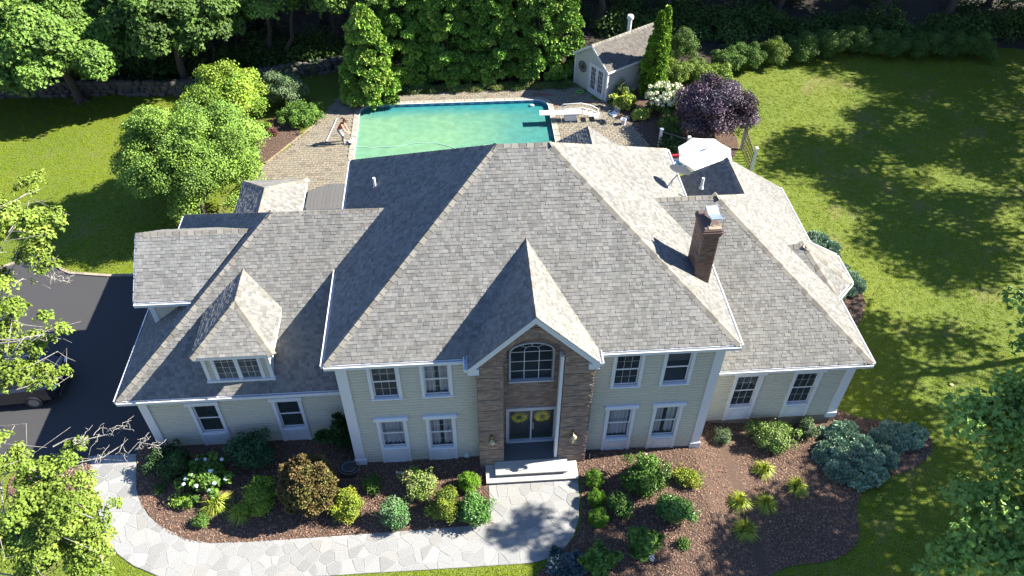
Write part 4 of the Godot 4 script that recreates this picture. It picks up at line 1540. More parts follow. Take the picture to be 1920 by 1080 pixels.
func build_patio() -> void:
	var edge := smooth_poly([[-2.1, -26.9], [-3.15, -25.63], [-3.88, -23.58], [-4.98, -21.42], [-6.19, -19.67], [-6.63, -17.98], [-6.6, -15.0], [-6.4, -11.0], [2, -11.0], [13, -11.0], [15.4, -14.0], [15.6, -17.5], [15.25, -20.21], [14.84, -22.16], [14.31, -23.64], [13.7, -24.9], [12.9, -25.5], [11.8, -27.3], [8, -27.2], [2, -26.7]], 3)
	var base := MB.new()
	sheet(base, edge, .012, 1.0, POOL)
	for i in base.c.size(): base.c[i] = Color(.185, .16, .12)
	var patio := struct("patio", base, mat("joint_sand", Color(1, 1, 1), .97, .3, 1.5, .06))
	var inner := round_rect(-1.68, 10.38, -25.93, -19.07, 1.1)
	var st := MB.new()
	var w := .33
	var d := .21
	for j in range(-130, -52):
		for i in range(-22, 50):
			var x := i * w + (w / 2 if j % 2 else 0.0)
			var z := j * d
			var q := PackedVector2Array([Vector2(x + .006, z + .006), Vector2(x + w - .006, z + .006), Vector2(x + w - .006, z + d - .006), Vector2(x + .006, z + d - .006)])
			if not Geometry2D.is_point_in_polygon(Vector2(x + w / 2, z + d / 2), edge): continue
			if Geometry2D.is_point_in_polygon(Vector2(x + w / 2, z + d / 2), inner): continue
			st.col = jitter(Color(.235, .203, .150), .08, .04)
			if rng.randf() < .12: st.col = jitter(Color(.18, .15, .11), .15, .06)
			slab(st, q, .014, .03 + rng.randf() * .005, .008)
	obj("pavers", st, mat("paver", Color(1, 1, 1), .92, .3, .5, .03, 2.0), patio).set_meta("kind", "stuff")
	# red brick edge between the shed and the pool, and the right border course
	var lines := [[Vector2(9.2, -26.35), Vector2(10.5, -26.05), .0], [Vector2(10.55, -24.8), Vector2(11.3, -25.08), .0], [Vector2(11.3, -25.08), Vector2(13.5, -25.0), .0], [Vector2(13.9, -24.6), Vector2(15.3, -20.1), 1.0], [Vector2(15.3, -20.1), Vector2(15.6, -17.4), 1.0], [Vector2(-3.9, -23.6), Vector2(-6.2, -19.7), 1.0]]
	for l in lines:
		var n := int(l[0].distance_to(l[1]) / .22)
		var dd: Vector2 = (l[1] - l[0]).normalized()
		for k in n:
			var m := MB.new()
			m.col = jitter(Color(.27, .085, .06) if l[2] == 0.0 else Color(.33, .23, .16), .18, .05)
			var t: Vector2 = l[0] + dd * (k + .5) * .22
			m.obox(Vector3(t.x, .035, t.y), Vector3(dd.x, 0, dd.y) * .1, Vector3(0, .02, 0), Vector3(-dd.y, 0, dd.x) * .05)
			obj("brick", m, mat("paver", Color(1, 1, 1), .92, .3, .5, .03, 2.0), patio)
	# pool: shell, coping, water
	var shell := MB.new()
	var n := POOL.size()
	var deep := func(x: float) -> float: return lerpf(-1.1, -2.3, smoothstep(1.0, 6.0, x))
	for i in n:
		var a := POOL[i]
		var b := POOL[(i + 1) % n]
		var A := Vector3(a.x, .04, a.y)
		var B := Vector3(b.x, .04, b.y)
		shell.col = Color(.10, .32, .42)
		shell.quad(A, B, Vector3(b.x, -.3, b.y), Vector3(a.x, -.3, a.y))
		shell.col = Color(.03, .20, .28)
		shell.quad(Vector3(a.x, -.3, a.y), Vector3(b.x, -.3, b.y), Vector3(b.x, deep.call(b.x), b.y), Vector3(a.x, deep.call(a.x), a.y))
	var fl := MB.new()
	fl.col = Color(.10, .26, .20)
	var ix := Geometry2D.triangulate_polygon(POOL)
	for k in range(0, ix.size(), 3):
		var t := []
		for e in 3: t.append(Vector3(POOL[ix[k + e]].x, deep.call(POOL[ix[k + e]].x), POOL[ix[k + e]].y))
		if (t[1] - t[0]).cross(t[2] - t[0]).y < 0: t.reverse()
		fl.tri(t[0], t[1], t[2])
	for i in fl.v.size():
		shell.v.append(fl.v[i]); shell.n.append(fl.n[i]); shell.c.append(fl.c[i])
	var basin := struct("swimming_pool", shell, mat("pool_liner", Color(1, 1, 1), .6))
	# patterned band of tiles at the water line
	for i in n:
		var a := POOL[i]
		var b := POOL[(i + 1) % n]
		var L := a.distance_to(b)
		var c := maxi(1, int(L / .3))
		for k in c:
			var m := MB.new()
			m.col = Color(.16, .42, .52) if k % 2 else Color(.06, .22, .36)
			var p := a.lerp(b, (k + .03) / c)
			var q := a.lerp(b, (k + .97) / c)
			var inw := Vector2(4.35, -22.5)
			p += (inw - p).normalized() * .012
			q += (inw - q).normalized() * .012
			m.quad(Vector3(p.x, .02, p.y), Vector3(q.x, .02, q.y), Vector3(q.x, -.13, q.y), Vector3(p.x, -.13, p.y))
			obj("tile", m, mat("pool_liner", Color(1, 1, 1), .6), basin)
	# coping of pale stones around the rim
	var rim_in := round_rect(-1.33, 10.03, -25.58, -19.42, .78)
	var rim_out := round_rect(-1.66, 10.36, -25.91, -19.09, 1.08)
	for i in n:
		var j := (i + 1) % n
		var L := rim_in[i].distance_to(rim_in[j])
		var c := maxi(1, int(L / .6))
		for k in c:
			var q := PackedVector2Array([rim_in[i].lerp(rim_in[j], (k + .01) / c), rim_in[i].lerp(rim_in[j], (k + .99) / c), rim_out[i].lerp(rim_out[j], (k + .99) / c), rim_out[i].lerp(rim_out[j], (k + .01) / c)])
			if Geometry2D.is_polygon_clockwise(q): q.reverse()
			var m := MB.new()
			m.col = jitter(Color(.35, .32, .26), .08, .03)
			slab(m, q, .0, .055, .012)
			obj("coping_stone", m, mat("paver", Color(1, 1, 1), .92, .3, .5, .03, 2.0), basin)
	var lip := MB.new()
	for i in n:
		var a := rim_in[i]
		var b := rim_in[(i + 1) % n]
		lip.tube([Vector3(a.x, .045, a.y), Vector3(b.x, .045, b.y)], [.022, .022], 6, false)
	obj("pool_rim", lip, mat("white_plastic", Color(.6, .61, .62), .4), basin)
	var wt := MB.new()
	var wn := FastNoiseLite.new()
	wn.frequency = .33
	wn.fractal_octaves = 4
	wn.seed = 9
	var step := .2
	var tint := func(q: Vector2) -> Color:
		var back := smoothstep(-25.6, -23.9, q.y + .25 * wn.get_noise_2d(q.x * 2.0, 3.0))
		var side := 1.0 - .75 * smoothstep(3.0, 10.0, q.x)
		var cl := wn.get_noise_2d(q.x * .8, q.y) * .5 + .5
		var green := clampf(back * side * (.72 + .45 * cl), 0, 1)
		var c := Color(.022, .165, .18).lerp(Color(.145, .28, .165), green)
		return Color(c.r, c.g, c.b, .88)
	for i in 57:
		for j in 31:
			var x0 := -1.35 + i * step
			var z0 := -25.6 + j * step
			var sq := PackedVector2Array([Vector2(x0, z0), Vector2(x0 + step, z0), Vector2(x0 + step, z0 + step), Vector2(x0, z0 + step)])
			for q in Geometry2D.intersect_polygons(sq, POOL):
				if Geometry2D.is_polygon_clockwise(q): q.reverse()
				for k in range(1, q.size() - 1):
					for e in [0, k, k + 1]:
						wt.v.append(Vector3(q[e].x, -.15, q[e].y))
						wt.n.append(Vector3.UP)
						wt.c.append(tint.call(q[e]))
	var wm := StandardMaterial3D.new()
	wm.resource_name = "cloudy_water"
	wm.transparency = BaseMaterial3D.TRANSPARENCY_ALPHA
	wm.vertex_color_use_as_albedo = true
	wm.roughness = .05
	wm.albedo_texture = noise_tex(.02, Color(.93, .93, .93), Color(1, 1, 1), 3, 256, 4)
	wm.uv1_triplanar = true
	wm.uv1_world_triplanar = true
	wm.uv1_scale = Vector3.ONE * .3
	wm.normal_enabled = true
	wm.normal_texture = bump_tex(.02, 1.2, 6)
	wm.normal_scale = .6
	struct("pool_water", wt, wm)
	# grey pad by the back door
	var pad := MB.new()
	for i in 11:
		var x := -3.45 + i * .2
		var zb := -17.5 if x > -2.6 else lerpf(-16.98, -17.5, clampf((x + 3.5) / .9, 0, 1))
		pad.col = jitter(Color(.115, .112, .11), .04)
		pad.cbx(x + .004, x + .196, .1, .16, zb, -11.3, .006)
	var po := obj("deck", pad, mat("deck_board", Color(1, 1, 1), .8, .3, .7, .05))
	tag(po, "low grey deck with a clipped corner beside the brick patio", "deck")

func grass_field() -> void:
	var g := RandomNumberGenerator.new()
	g.seed = 31
	var m := MB.new()
	for i in 9:
		var a := g.randf() * TAU
		var b := Vector3(g.randf_range(-.11, .11), 0, g.randf_range(-.11, .11))
		var s := Vector3(cos(a), 0, sin(a)) * .011
		var t := b + Vector3(g.randfn() * .03, g.randf_range(.035, .07), g.randfn() * .03)
		m.col = jitter(Color(1, 1, 1), .2)
		m.tri(b - s, b + s, t)
	var areas := [[-34.0, -7.0, -28.6, -10.6, 62.0], [13.5, 54.0, -33.5, 8.0, 62.0], [-9.0, 7.5, 3.0, 8.0, 60.0]]
	var keep_out := [poly([[-40, -9.0], [-18.4, -11.5], [-17.2, -12.0], [-15.67, -12.85], [-15.0, -12.4], [-13.8, -11.4], [-7, -11.0], [-7, 3], [-40, 3]]), smooth_poly([[8.52, 1.2], [8.3, 2.8], [7.9, 3.55], [7.0, 4.3], [6.6, 5.4], [13.3, 5.25], [15.3, 4.68], [17.1, 4.45], [18.2, 3.7], [18.75, 2.3], [19.8, 1.35], [21.3, 1.0], [22.6, .25], [22.95, -.65], [22.2, -1.25], [20.3, -1.6], [19.0, -2.4], [18.9, -4], [20.4, -4.6], [23.0, -7.4], [23.4, -9.4], [22.9, -12], [21.2, -13], [19.2, -13.5], [19, -18], [21, -20.5], [21, -22], [18.6, -24.6], [16.9, -28], [10, -28], [10, 0]], 2), poly([[-9.8, -1.1], [-9.25, .1], [-8.82, 1.0], [-8.13, 2.28], [-7.5, 3.0], [-6.86, 3.47], [-5.9, 3.92], [-4.6, 4.18], [-2.5, 4.28], [5.77, 4.29], [7, 4.2], [7.6, 3.8], [7.95, 3.4], [8.5, 0], [-5, -1.1]]), poly([[-8, -30], [-8, -10], [4, -10], [4, -30]])]
	var pos := PackedVector3Array()
	var cols := PackedColorArray()
	for a in areas:
		for i in int((a[1] - a[0]) * (a[3] - a[2]) * a[4]):
			var x := g.randf_range(a[0], a[1])
			var z := g.randf_range(a[2], a[3])
			var out := false
			for k in keep_out:
				if Geometry2D.is_point_in_polygon(Vector2(x, z), k):
					out = true
					break
			if out: continue
			pos.append(gp(x, z, .0))
			var c := lawn_colour(x, z)
			var k := g.randf_range(1.0, 1.35)
			cols.append(Color(c.r * k * 1.05, c.g * k * 1.1, c.b * k))
	var mm := MultiMesh.new()
	mm.transform_format = MultiMesh.TRANSFORM_3D
	mm.use_colors = true
	mm.mesh = m.mesh(null)
	mm.instance_count = pos.size()
	for i in pos.size():
		var an := g.randf() * TAU
		var s := g.randf_range(.6, 1.0)
		mm.set_instance_transform(i, Transform3D(Basis(Vector3.UP, an).scaled(Vector3.ONE * s), pos[i]))
		mm.set_instance_color(i, cols[i])
	var o := MultiMeshInstance3D.new()
	o.multimesh = mm
	var bm := leaf_mat("lawn_blade", Color(1, 1, 1), .45, .8)
	bm.metallic_specular = .12
	o.material_override = bm
	o.name = "grass"
	add_child(o)
	tag(o, "mown lawn grass around the house and pool", "grass", "", "stuff")

# ---------------------------------------------------------------- planting
var SP := {}
func build_sprays() -> void:
	SP.broad = spray(11, .26, .15, .095, .55, false, 1)
	SP.broad2 = spray(9, .3, .17, .12, .5, false, 2)
	SP.maple = spray(9, .27, .15, .15, .6, true, 3)
	SP.oak = spray(7, .22, .17, .11, .6, true, 4)
	SP.fine = spray(14, .13, .055, .035, .8, false, 5)
	SP.medium = spray(11, .16, .09, .055, .7, false, 6)
	SP.scale = frond(14, .1, .17, 7)
	SP.scale_big = frond(13, .16, .30, 8)
	SP.needle = frond(16, .05, .11, 9)
	SP.hosta = spray(7, .16, .22, .14, .35, false, 10)

func build_garden() -> void:
	build_sprays()
	var W := Color(1, 1, 1)
	var lf := leaf_mat("leaf", W, .55)
	var glossy := leaf_mat("glossy_leaf", W, .4, .35)
	var ev := leaf_mat("evergreen_leaf", W, .3, .7)
	var G := Color(.060, .115, .018)
	var pal_mid := [Color(.052, .105, .016), Color(.068, .125, .020), Color(.045, .090, .016)]
	var pal_light := [Color(.125, .195, .022), Color(.15, .215, .026), Color(.10, .17, .020)]
	var pal_yellow := [Color(.16, .195, .018), Color(.13, .17, .018), Color(.19, .205, .022)]
	var pal_dark := [Color(.022, .052, .014), Color(.03, .062, .016), Color(.018, .042, .012)]
	var pal_blue := [Color(.16, .235, .165), Color(.135, .205, .145), Color(.19, .265, .19)]
	var pal_grey := [Color(.085, .125, .055), Color(.10, .14, .07), Color(.07, .11, .045)]
	var pal_rust := [Color(.100, .076, .028), Color(.092, .078, .026), Color(.104, .074, .029), Color(.088, .082, .024)]
	var pal_plum := [Color(.060, .038, .052), Color(.078, .050, .070), Color(.045, .028, .04), Color(.105, .08, .10)]
	var inbed := "shrubs in the mulch beds along the house front"

	# left bed, in front of the left wing and the left half of the front
	shrub("shrub", "dark dense shrub nearest the driveway corner of the left wing", "shrub", inbed, gp(-6.31, -.26), Vector3(.82, .55, .72), 900, SP.medium, ev, pal_dark, [.8, 1.2], 101)
	var hy := shrub("hydrangea", "hydrangea with bright leaves and a few white flowers below the left wing", "hydrangea", "", gp(-4.95, .47), Vector3(.9, .62, .85), 750, SP.hosta, lf, pal_mid, [.7, 1.1], 102)
	flower_heads(hy, Vector3(0, .6, 0), Vector3(.85, .5, .8), 12, Color(.72, .76, .80), .07, 5)
	shrub("shrub", "rounded dark green shrub between the two left wing windows", "shrub", inbed, gp(-3.42, -.46), Vector3(.82, .72, .75), 1200, SP.medium, ev, [Color(.03, .075, .03), Color(.024, .062, .024)], [.8, 1.2], 103)
	shrub("shrub", "tiny seedling at the path edge by the driveway", "shrub", "", gp(-6.68, .61), Vector3(.2, .12, .2), 40, SP.medium, lf, pal_mid, [.6, .9], 104)
	shrub("shrub", "low loose leafy plant left of the ornamental grasses", "shrub", "", gp(-5.68, 1.18), Vector3(.5, .18, .3), 130, SP.medium, lf, pal_light, [.7, 1.1], 105)
	shrub("shrub", "smallest round green shrub in the left bed by the path curve", "shrub", "", gp(-4.90, 2.02), Vector3(.25, .22, .25), 260, SP.fine, lf, pal_mid, [.8, 1.2], 106)
	shrub("shrub", "bright green leafy shrub right of the left bed grasses", "shrub", inbed, gp(-2.98, 1.44), Vector3(.72, .5, .62), 1000, SP.medium, lf, pal_light, [.8, 1.2], 107)
	shrub("weeping_maple", "large russet mounded weeping shrub in the left bed", "shrub", "", gp(-1.13, 1.5), Vector3(1.02, 1.42, .98), 10500, SP.needle, leaf_mat("rust_leaf", W, .4, .8), pal_rust, [.8, 1.3], 108, 300, .15, .8, .1)
	shrub("shrub", "yellow green shrub right of the russet mound", "shrub", inbed, gp(.19, 1.99), Vector3(.57, .5, .52), 900, SP.fine, lf, pal_yellow, [1.0, 1.6], 109)
	shrub("shrub", "small green shrub close to the wall under the left front windows", "shrub", "", gp(.96, 1.01), Vector3(.32, .26, .3), 260, SP.medium, lf, pal_mid, [.7, 1.0], 110)
	shrub("shrub", "open light green shrub with pale stems under the second front window", "shrub", inbed, gp(2.68, 1.23), Vector3(.68, .58, .6), 560, SP.medium, lf, [Color(.14, .18, .05), Color(.11, .165, .03), Color(.16, .17, .06)], [.8, 1.2], 111)
	shrub("shrub", "blue green rounded shrub at the path edge in the left bed middle", "shrub", inbed, gp(1.81, 2.42), Vector3(.5, .56, .48), 850, SP.medium, lf, [Color(.06, .13, .04), Color(.08, .15, .055), Color(.10, .165, .07)], [.7, 1.0], 112)
	shrub("shrub", "olive green upright shrub left of the front walk", "shrub", inbed, gp(3.55, 2.2), Vector3(.55, .58, .5), 850, SP.fine, lf, [Color(.11, .14, .016), Color(.085, .125, .016)], [1.1, 1.7], 113)
	shrub("boxwood_ball", "clipped bright green ball left of the entrance steps", "shrub", "", gp(4.44, 1.24), Vector3(.38, .38, .38), 2000, SP.fine, lf, [Color(.085, .17, .010), Color(.10, .19, .012)], [.6, .9], 114, 70, .16, .95)
	shrub("shrub", "leathery green shrub where the front walk meets the left bed", "shrub", inbed, gp(4.58, 2.42), Vector3(.56, .56, .5), 800, SP.medium, glossy, [Color(.05, .12, .025), Color(.065, .14, .03)], [.8, 1.2], 115)
	var yw := shrub("yew", "narrow dark yew in the corner of the left wing and the front", "shrub", "", gp(-.12, -.75), Vector3(.34, .95, .3), 700, SP.scale, ev, pal_dark, [.9, 1.3], 116, 12, .5)
	var arm := MultiMeshInstance3D.new()
	var g := RandomNumberGenerator.new()
	g.seed = 4
	foliage("side_branch", yw, [[Vector3(-.55, 1.0, .1), Vector3(.45, .1, .14)]], 80, SP.scale, ev, pal_dark, .8, 1.1, g)
	arm.free()
	# right bed
	var balls := [["clipped ball nearest the steps, back one of the three right of the walk", 8.97, 1.36, .33], ["clipped ball in the middle of the three right of the walk", 8.92, 2.13, .31], ["clipped ball at the front of the three right of the walk", 8.86, 2.94, .35]]
	for i in 3:
		var b = balls[i]
		shrub("boxwood_ball", b[0], "shrub", "clipped balls right of the front walk", gp(b[1], b[2]), Vector3(b[3], b[3], b[3]), 1800, SP.fine, lf, [Color(.06, .13, .010), Color(.075, .15, .012)], [.6, .9], 120 + i, 70, .16, .95)
	shrub("shrub", "big leafy green shrub under the right front windows", "shrub", inbed, gp(10.75, 1.5), Vector3(.78, .72, .7), 1300, SP.medium, glossy, pal_mid, [.8, 1.25], 124)
	shrub("shrub", "shaded dark shrub behind the clipped balls", "shrub", inbed, gp(9.7, 2.6), Vector3(.45, .5, .42), 620, SP.medium, lf, [Color(.04, .085, .018), Color(.055, .1, .02)], [.7, 1.0], 125)
	shrub("shrub", "low yellow shrub right of the big leafy one", "shrub", inbed, gp(12.38, 1.43), Vector3(.55, .27, .42), 560, SP.fine, lf, pal_yellow, [1.0, 1.5], 126)
	shrub("shrub", "rounded green shrub in the middle of the right bed", "shrub", inbed, gp(11.56, 2.85), Vector3(.62, .58, .56), 950, SP.medium, glossy, [Color(.04, .1, .022), Color(.055, .12, .026)], [.8, 1.2], 127)
	shrub("shrub", "small grey green shrub at the corner of the front and right wing", "shrub", "", gp(14.21, -.45), Vector3(.3, .4, .28), 330, SP.fine, lf, pal_grey, [.9, 1.3], 128)
	shrub("shrub", "wide bright rhododendron below the right wing windows", "shrub", inbed, gp(16.19, -.35), Vector3(.98, .56, .62), 1400, SP.medium, glossy, [Color(.115, .17, .04), Color(.135, .185, .055), Color(.09, .15, .03)], [.8, 1.25], 129)
	shrub("shrub", "small upright grey green shrub at the right wing's end", "shrub", "", gp(17.88, -.82), Vector3(.36, .42, .34), 330, SP.fine, lf, pal_grey, [.9, 1.4], 130)
	var hy2 := shrub("hydrangea", "shaded hydrangea with a white bloom at the bottom of the right bed", "hydrangea", "", gp(10.2, 4.1), Vector3(.6, .6, .56), 560, SP.hosta, lf, pal_mid, [.6, .95], 131)
	flower_heads(hy2, Vector3(.25, .4, .2), Vector3(.3, .2, .3), 4, Color(.7, .75, .78), .08, 6)
	shrub("shrub", "leafy green shrub at the frame bottom right of the walk", "shrub", inbed, gp(8.67, 4.5), Vector3(.68, .52, .6), 900, SP.hosta, glossy, pal_mid, [.6, .9], 132)
	shrub("dwarf_spruce", "dwarf blue spruce beside the end of the flagstone walk", "shrub", "", gp(7.44, 4.55), Vector3(.6, .26, .5), 900, SP.scale, ev, [Color(.055, .085, .095), Color(.07, .10, .11)], [.8, 1.1], 133)
	shrub("shrub", "tiny sprig of leaves in the shaded right bed", "shrub", "", gp(11.68, 3.95), Vector3(.16, .16, .16), 50, SP.medium, lf, pal_mid, [.6, .9], 134)
	juniper("juniper", "big spreading blue green juniper at the right bed's corner", gp(19.33, .62), Vector3(1.5, .42, 1.15), 3400, pal_blue, ev, 135)
	juniper("juniper", "small juniper touching the right wing corner", gp(19.15, -.75), Vector3(.6, .36, .42), 700, pal_blue, ev, 136)
	juniper("juniper", "outer juniper on the lawn side with a brown patch", gp(21.6, -.5), Vector3(1.05, .34, .55), 1300, pal_blue, ev, 137)
	juniper("juniper", "back juniper beside the bay on the right side", gp(22.1, -11.6), Vector3(.95, .5, 1.1), 1500, pal_blue, ev, 138)
	juniper("juniper", "front juniper beside the bay on the right side", gp(22.5, -9.2), Vector3(.9, .6, 1.2), 1500, pal_blue, ev, 139)
	# grasses
	var gc := Color(.24, .29, .035)
	grass_clump("larger grass clump of the two in the left bed", gp(-4.47, 1.43), .60, .52, gc, 201)
	grass_clump("smaller grass clump next to the bright shrub in the left bed", gp(-3.56, 1.83), .50, .42, gc, 202)
	grass_clump("grass clump below the rhododendron in the right bed", gp(15.51, .96), .46, .40, gc, 203)
	grass_clump("grass clump nearest the big juniper", gp(16.56, 1.7), .46, .42, gc, 204)
	grass_clump("back left grass clump of the shaded three", gp(14.15, 2.32), .5, .42, gc, 205)
	grass_clump("right grass clump of the shaded three", gp(15.14, 2.37), .5, .36, gc, 206)
	grass_clump("front grass clump of the shaded three", gp(14.03, 3.44), .55, .46, gc, 207)

	# pool side and back garden
	tree("dogwood", "large rounded light green tree behind the left wing", "tree", "", Vector3(-8.4, 0, -15.2), Vector3(-8.35, 2.9, -15.7), Vector3(3.1, 2.95, 3.5), 130, [.5, .9], 9000, SP.broad, lf, [Color(.105, .175, .028), Color(.125, .20, .034), Color(.085, .15, .025)], [.65, 1.0], 301, .16)
	tree("ornamental_tree", "bright light green small tree behind the rounded tree", "tree", "", Vector3(-8.7, 0, -22.9), Vector3(-8.35, 2.1, -22.7), Vector3(1.8, 1.9, 3.0), 56, [.45, .75], 3400, SP.broad, lf, pal_light, [.7, 1.05], 302, .12)
	shrub("shrub", "grey green rounded shrub at the patio's far left corner", "shrub", "", gp(-5.75, -25.7), Vector3(1.3, 1.4, 1.25), 2600, SP.medium, lf, pal_grey, [1.0, 1.5], 303, 30, .3)
	shrub("shrub", "low spreading green shrub along the patio edge", "shrub", "", gp(-4.6, -24.0), Vector3(1.25, .55, 1.25), 1700, SP.medium, lf, [Color(.065, .13, .02), Color(.08, .15, .025)], [.9, 1.3], 304, 24, .35)
	shrub("shrub", "tiny bright plants at the top of the poolside mulch bed", "shrub", "", gp(-6.77, -23.6), Vector3(.6, .16, .3), 200, SP.medium, lf, pal_light, [.7, 1.0], 305)
	shrub("shrub", "tiny red leaved plant in the poolside mulch bed", "shrub", "", gp(-6.1, -22.7), Vector3(.22, .2, .2), 80, SP.medium, lf, [Color(.08, .03, .025)], [.7, 1.0], 306)
	var t := tree("arborvitae", "broad cone shaped evergreen left of the pool's far end", "tree", "", Vector3(-.7, 0, -26.6), Vector3(-.7, 2.4, -26.7), Vector3(1.5, 2.4, 1.3), 4, [.3, .4], 10, SP.scale_big, ev, [G], [1, 1], 307, .12, .3, 1)
	conic(t, 5.5, 1.85, 6600, SP.scale_big, ev, [Color(.13, .215, .03), Color(.105, .19, .026), Color(.16, .24, .04)], 308)
	for i in 8:
		var x := 1.2 + i * 1.42
		var hd := tree("arborvitae", ["leftmost tall hedge evergreen behind the pool", "second tall hedge evergreen from the left behind the pool", "third tall hedge evergreen from the left behind the pool", "fourth tall hedge evergreen from the left behind the pool", "fourth tall hedge evergreen from the shed side", "third tall hedge evergreen from the shed side", "second tall hedge evergreen from the shed side", "tall hedge evergreen right beside the pool shed"][i], "tree", "tall evergreen hedge behind the pool", Vector3(x, 0, -28.6 - .55 * (i % 2)), Vector3(x, 3.2, -28.7), Vector3(1, 3, 1), 3, [.3, .4], 8, SP.scale_big, ev, [G], [1, 1], 310 + i, .12, .3, 1)
		conic(hd, 7.4 - .25 * (i % 3), 1.55 if i < 7 else 1.35, 4800, SP.scale_big, ev, [Color(.085, .165, .024), Color(.105, .195, .03), Color(.07, .14, .02), Color(.145, .225, .036)], 330 + i, .55)
	g.seed = 5
	var gl := []
	for i in 26: gl.append([gp(.4 + i * .44, -26.95 - .15 * (i % 3), .12), Vector3(.42, .2, .3)])
	tag(foliage("ground_cover", self, gl, 2000, SP.medium, lf, [Color(.07, .1, .03), Color(.05, .085, .02), Color(.10, .12, .03)], .6, 1.0, g), "low leafy ground cover in the shade under the tall hedge", "ground cover", "", "stuff")
	var cy := thing("cypress", "taller narrow cypress in front of the pool shed", "tree", Vector3(16.55, -.1, -26.0), 0.0, "")
	columnar(cy, 5.1, .78, 3600, SP.scale, ev, [Color(.105, .19, .016), Color(.125, .215, .018), Color(.085, .165, .014)], 361)
	var cy2 := thing("cypress", "slimmer cypress behind the taller one by the shed", "tree", Vector3(17.0, -.1, -26.3), 0.0, "")
	columnar(cy2, 5.2, .42, 1800, SP.scale, ev, [Color(.115, .205, .016), Color(.135, .225, .02)], 362)
	var hy3 := shrub("hydrangea", "large hydrangea covered in creamy white blooms beside the cypress", "hydrangea", "", gp(16.9, -23.9), Vector3(1.35, 1.05, 1.1), 1300, SP.hosta, lf, pal_mid, [.7, 1.0], 363, 24, .3)
	flower_heads(hy3, Vector3(0, 1.0, .1), Vector3(1.3, .95, 1.05), 85, Color(.60, .62, .44), .13, 8)
	shrub("hosta", "taller yellow hosta at the shed corner", "hosta", "yellow hostas by the pool shed", gp(14.6, -24.3), Vector3(.85, .55, .75), 420, SP.hosta, lf, [Color(.20, .235, .035), Color(.17, .215, .03)], [.8, 1.15], 364, 14, .35, .8, .5)
	shrub("hosta", "low yellow hosta at the patio edge near the shed", "hosta", "yellow hostas by the pool shed", gp(15.4, -23.3), Vector3(.72, .34, .6), 300, SP.hosta, lf, [Color(.22, .25, .045), Color(.18, .225, .035)], [.8, 1.1], 365, 14, .35, .8, .5)
	shrub("shrub", "wispy green shrub against the shed wall", "shrub", "", gp(14.6, -25.3), Vector3(.5, .75, .4), 260, SP.medium, lf, [Color(.085, .115, .035)], [.8, 1.1], 366)
	shrub("shrub", "dark green shrub beside the plum tree and patio", "shrub", "", gp(16.9, -21.7), Vector3(.85, .62, .75), 900, SP.medium, lf, [Color(.06, .10, .018), Color(.08, .12, .02)], [.9, 1.3], 367)
	shrub("shrub", "low dark shrub near the deck behind the house", "shrub", "", gp(16.4, -19.9), Vector3(.8, .5, .7), 600, SP.medium, lf, pal_dark, [.9, 1.3], 368)
	tree("plum_tree", "dense purple leaved plum tree at the lawn's edge", "tree", "", Vector3(19.3, -.6, -21.2), Vector3(19.2, 1.25, -21.35), Vector3(2.0, 1.75, 1.95), 80, [.4, .7], 5600, SP.medium, leaf_mat("plum_leaf", W, .25, .45), pal_plum, [1.0, 1.6], 369, .12)
	# lit shrubs right of the shed and the long shaded shrub border behind the lawn
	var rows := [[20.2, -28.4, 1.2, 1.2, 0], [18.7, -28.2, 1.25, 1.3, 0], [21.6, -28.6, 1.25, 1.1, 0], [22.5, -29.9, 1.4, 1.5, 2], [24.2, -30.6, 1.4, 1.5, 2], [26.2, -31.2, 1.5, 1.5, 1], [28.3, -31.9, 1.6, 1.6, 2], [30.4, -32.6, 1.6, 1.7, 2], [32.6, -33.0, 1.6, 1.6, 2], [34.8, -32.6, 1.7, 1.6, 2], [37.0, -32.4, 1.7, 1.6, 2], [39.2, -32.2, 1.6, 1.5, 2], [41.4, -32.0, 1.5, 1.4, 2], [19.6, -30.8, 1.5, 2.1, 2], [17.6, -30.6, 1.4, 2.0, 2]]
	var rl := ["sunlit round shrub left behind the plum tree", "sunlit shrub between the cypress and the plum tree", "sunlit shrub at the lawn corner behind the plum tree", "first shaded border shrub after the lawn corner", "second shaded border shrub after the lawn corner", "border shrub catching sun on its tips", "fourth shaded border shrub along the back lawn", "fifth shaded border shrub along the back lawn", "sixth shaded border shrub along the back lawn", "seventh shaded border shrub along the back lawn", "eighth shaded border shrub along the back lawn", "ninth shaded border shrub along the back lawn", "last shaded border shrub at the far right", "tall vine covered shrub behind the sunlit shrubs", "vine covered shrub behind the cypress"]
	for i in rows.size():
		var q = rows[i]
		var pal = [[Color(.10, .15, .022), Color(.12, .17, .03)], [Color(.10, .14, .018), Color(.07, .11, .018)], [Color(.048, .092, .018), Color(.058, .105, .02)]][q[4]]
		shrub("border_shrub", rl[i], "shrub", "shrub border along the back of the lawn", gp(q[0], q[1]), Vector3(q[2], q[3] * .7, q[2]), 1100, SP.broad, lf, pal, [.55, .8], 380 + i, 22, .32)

func flower_heads(parent: Node3D, c: Vector3, R: Vector3, n: int, col: Color, r: float, sd: int) -> void:
	var g := RandomNumberGenerator.new()
	g.seed = sd
	for i in n:
		var d := Vector3(g.randfn(), absf(g.randfn()) * .8 + .15, g.randfn() + .35).normalized()
		var p := c + d * R * g.randf_range(.92, 1.05)
		var m := MB.new()
		for k in 26:
			var e := Vector3(g.randfn(), g.randfn(), g.randfn()).normalized()
			var s := e.cross(Vector3.UP + Vector3(.01, 0, 0)).normalized() * r * .36
			var t := e.cross(s).normalized() * r * .36
			m.col = jitter(col, .12, .03)
			var q := p + e * r * Vector3(1, .8, 1)
			m.quad(q - s, q - t, q + s, q + t)
		obj("flower_head", m, leaf_mat("petal", Color(1, 1, 1), .5, .7), parent)

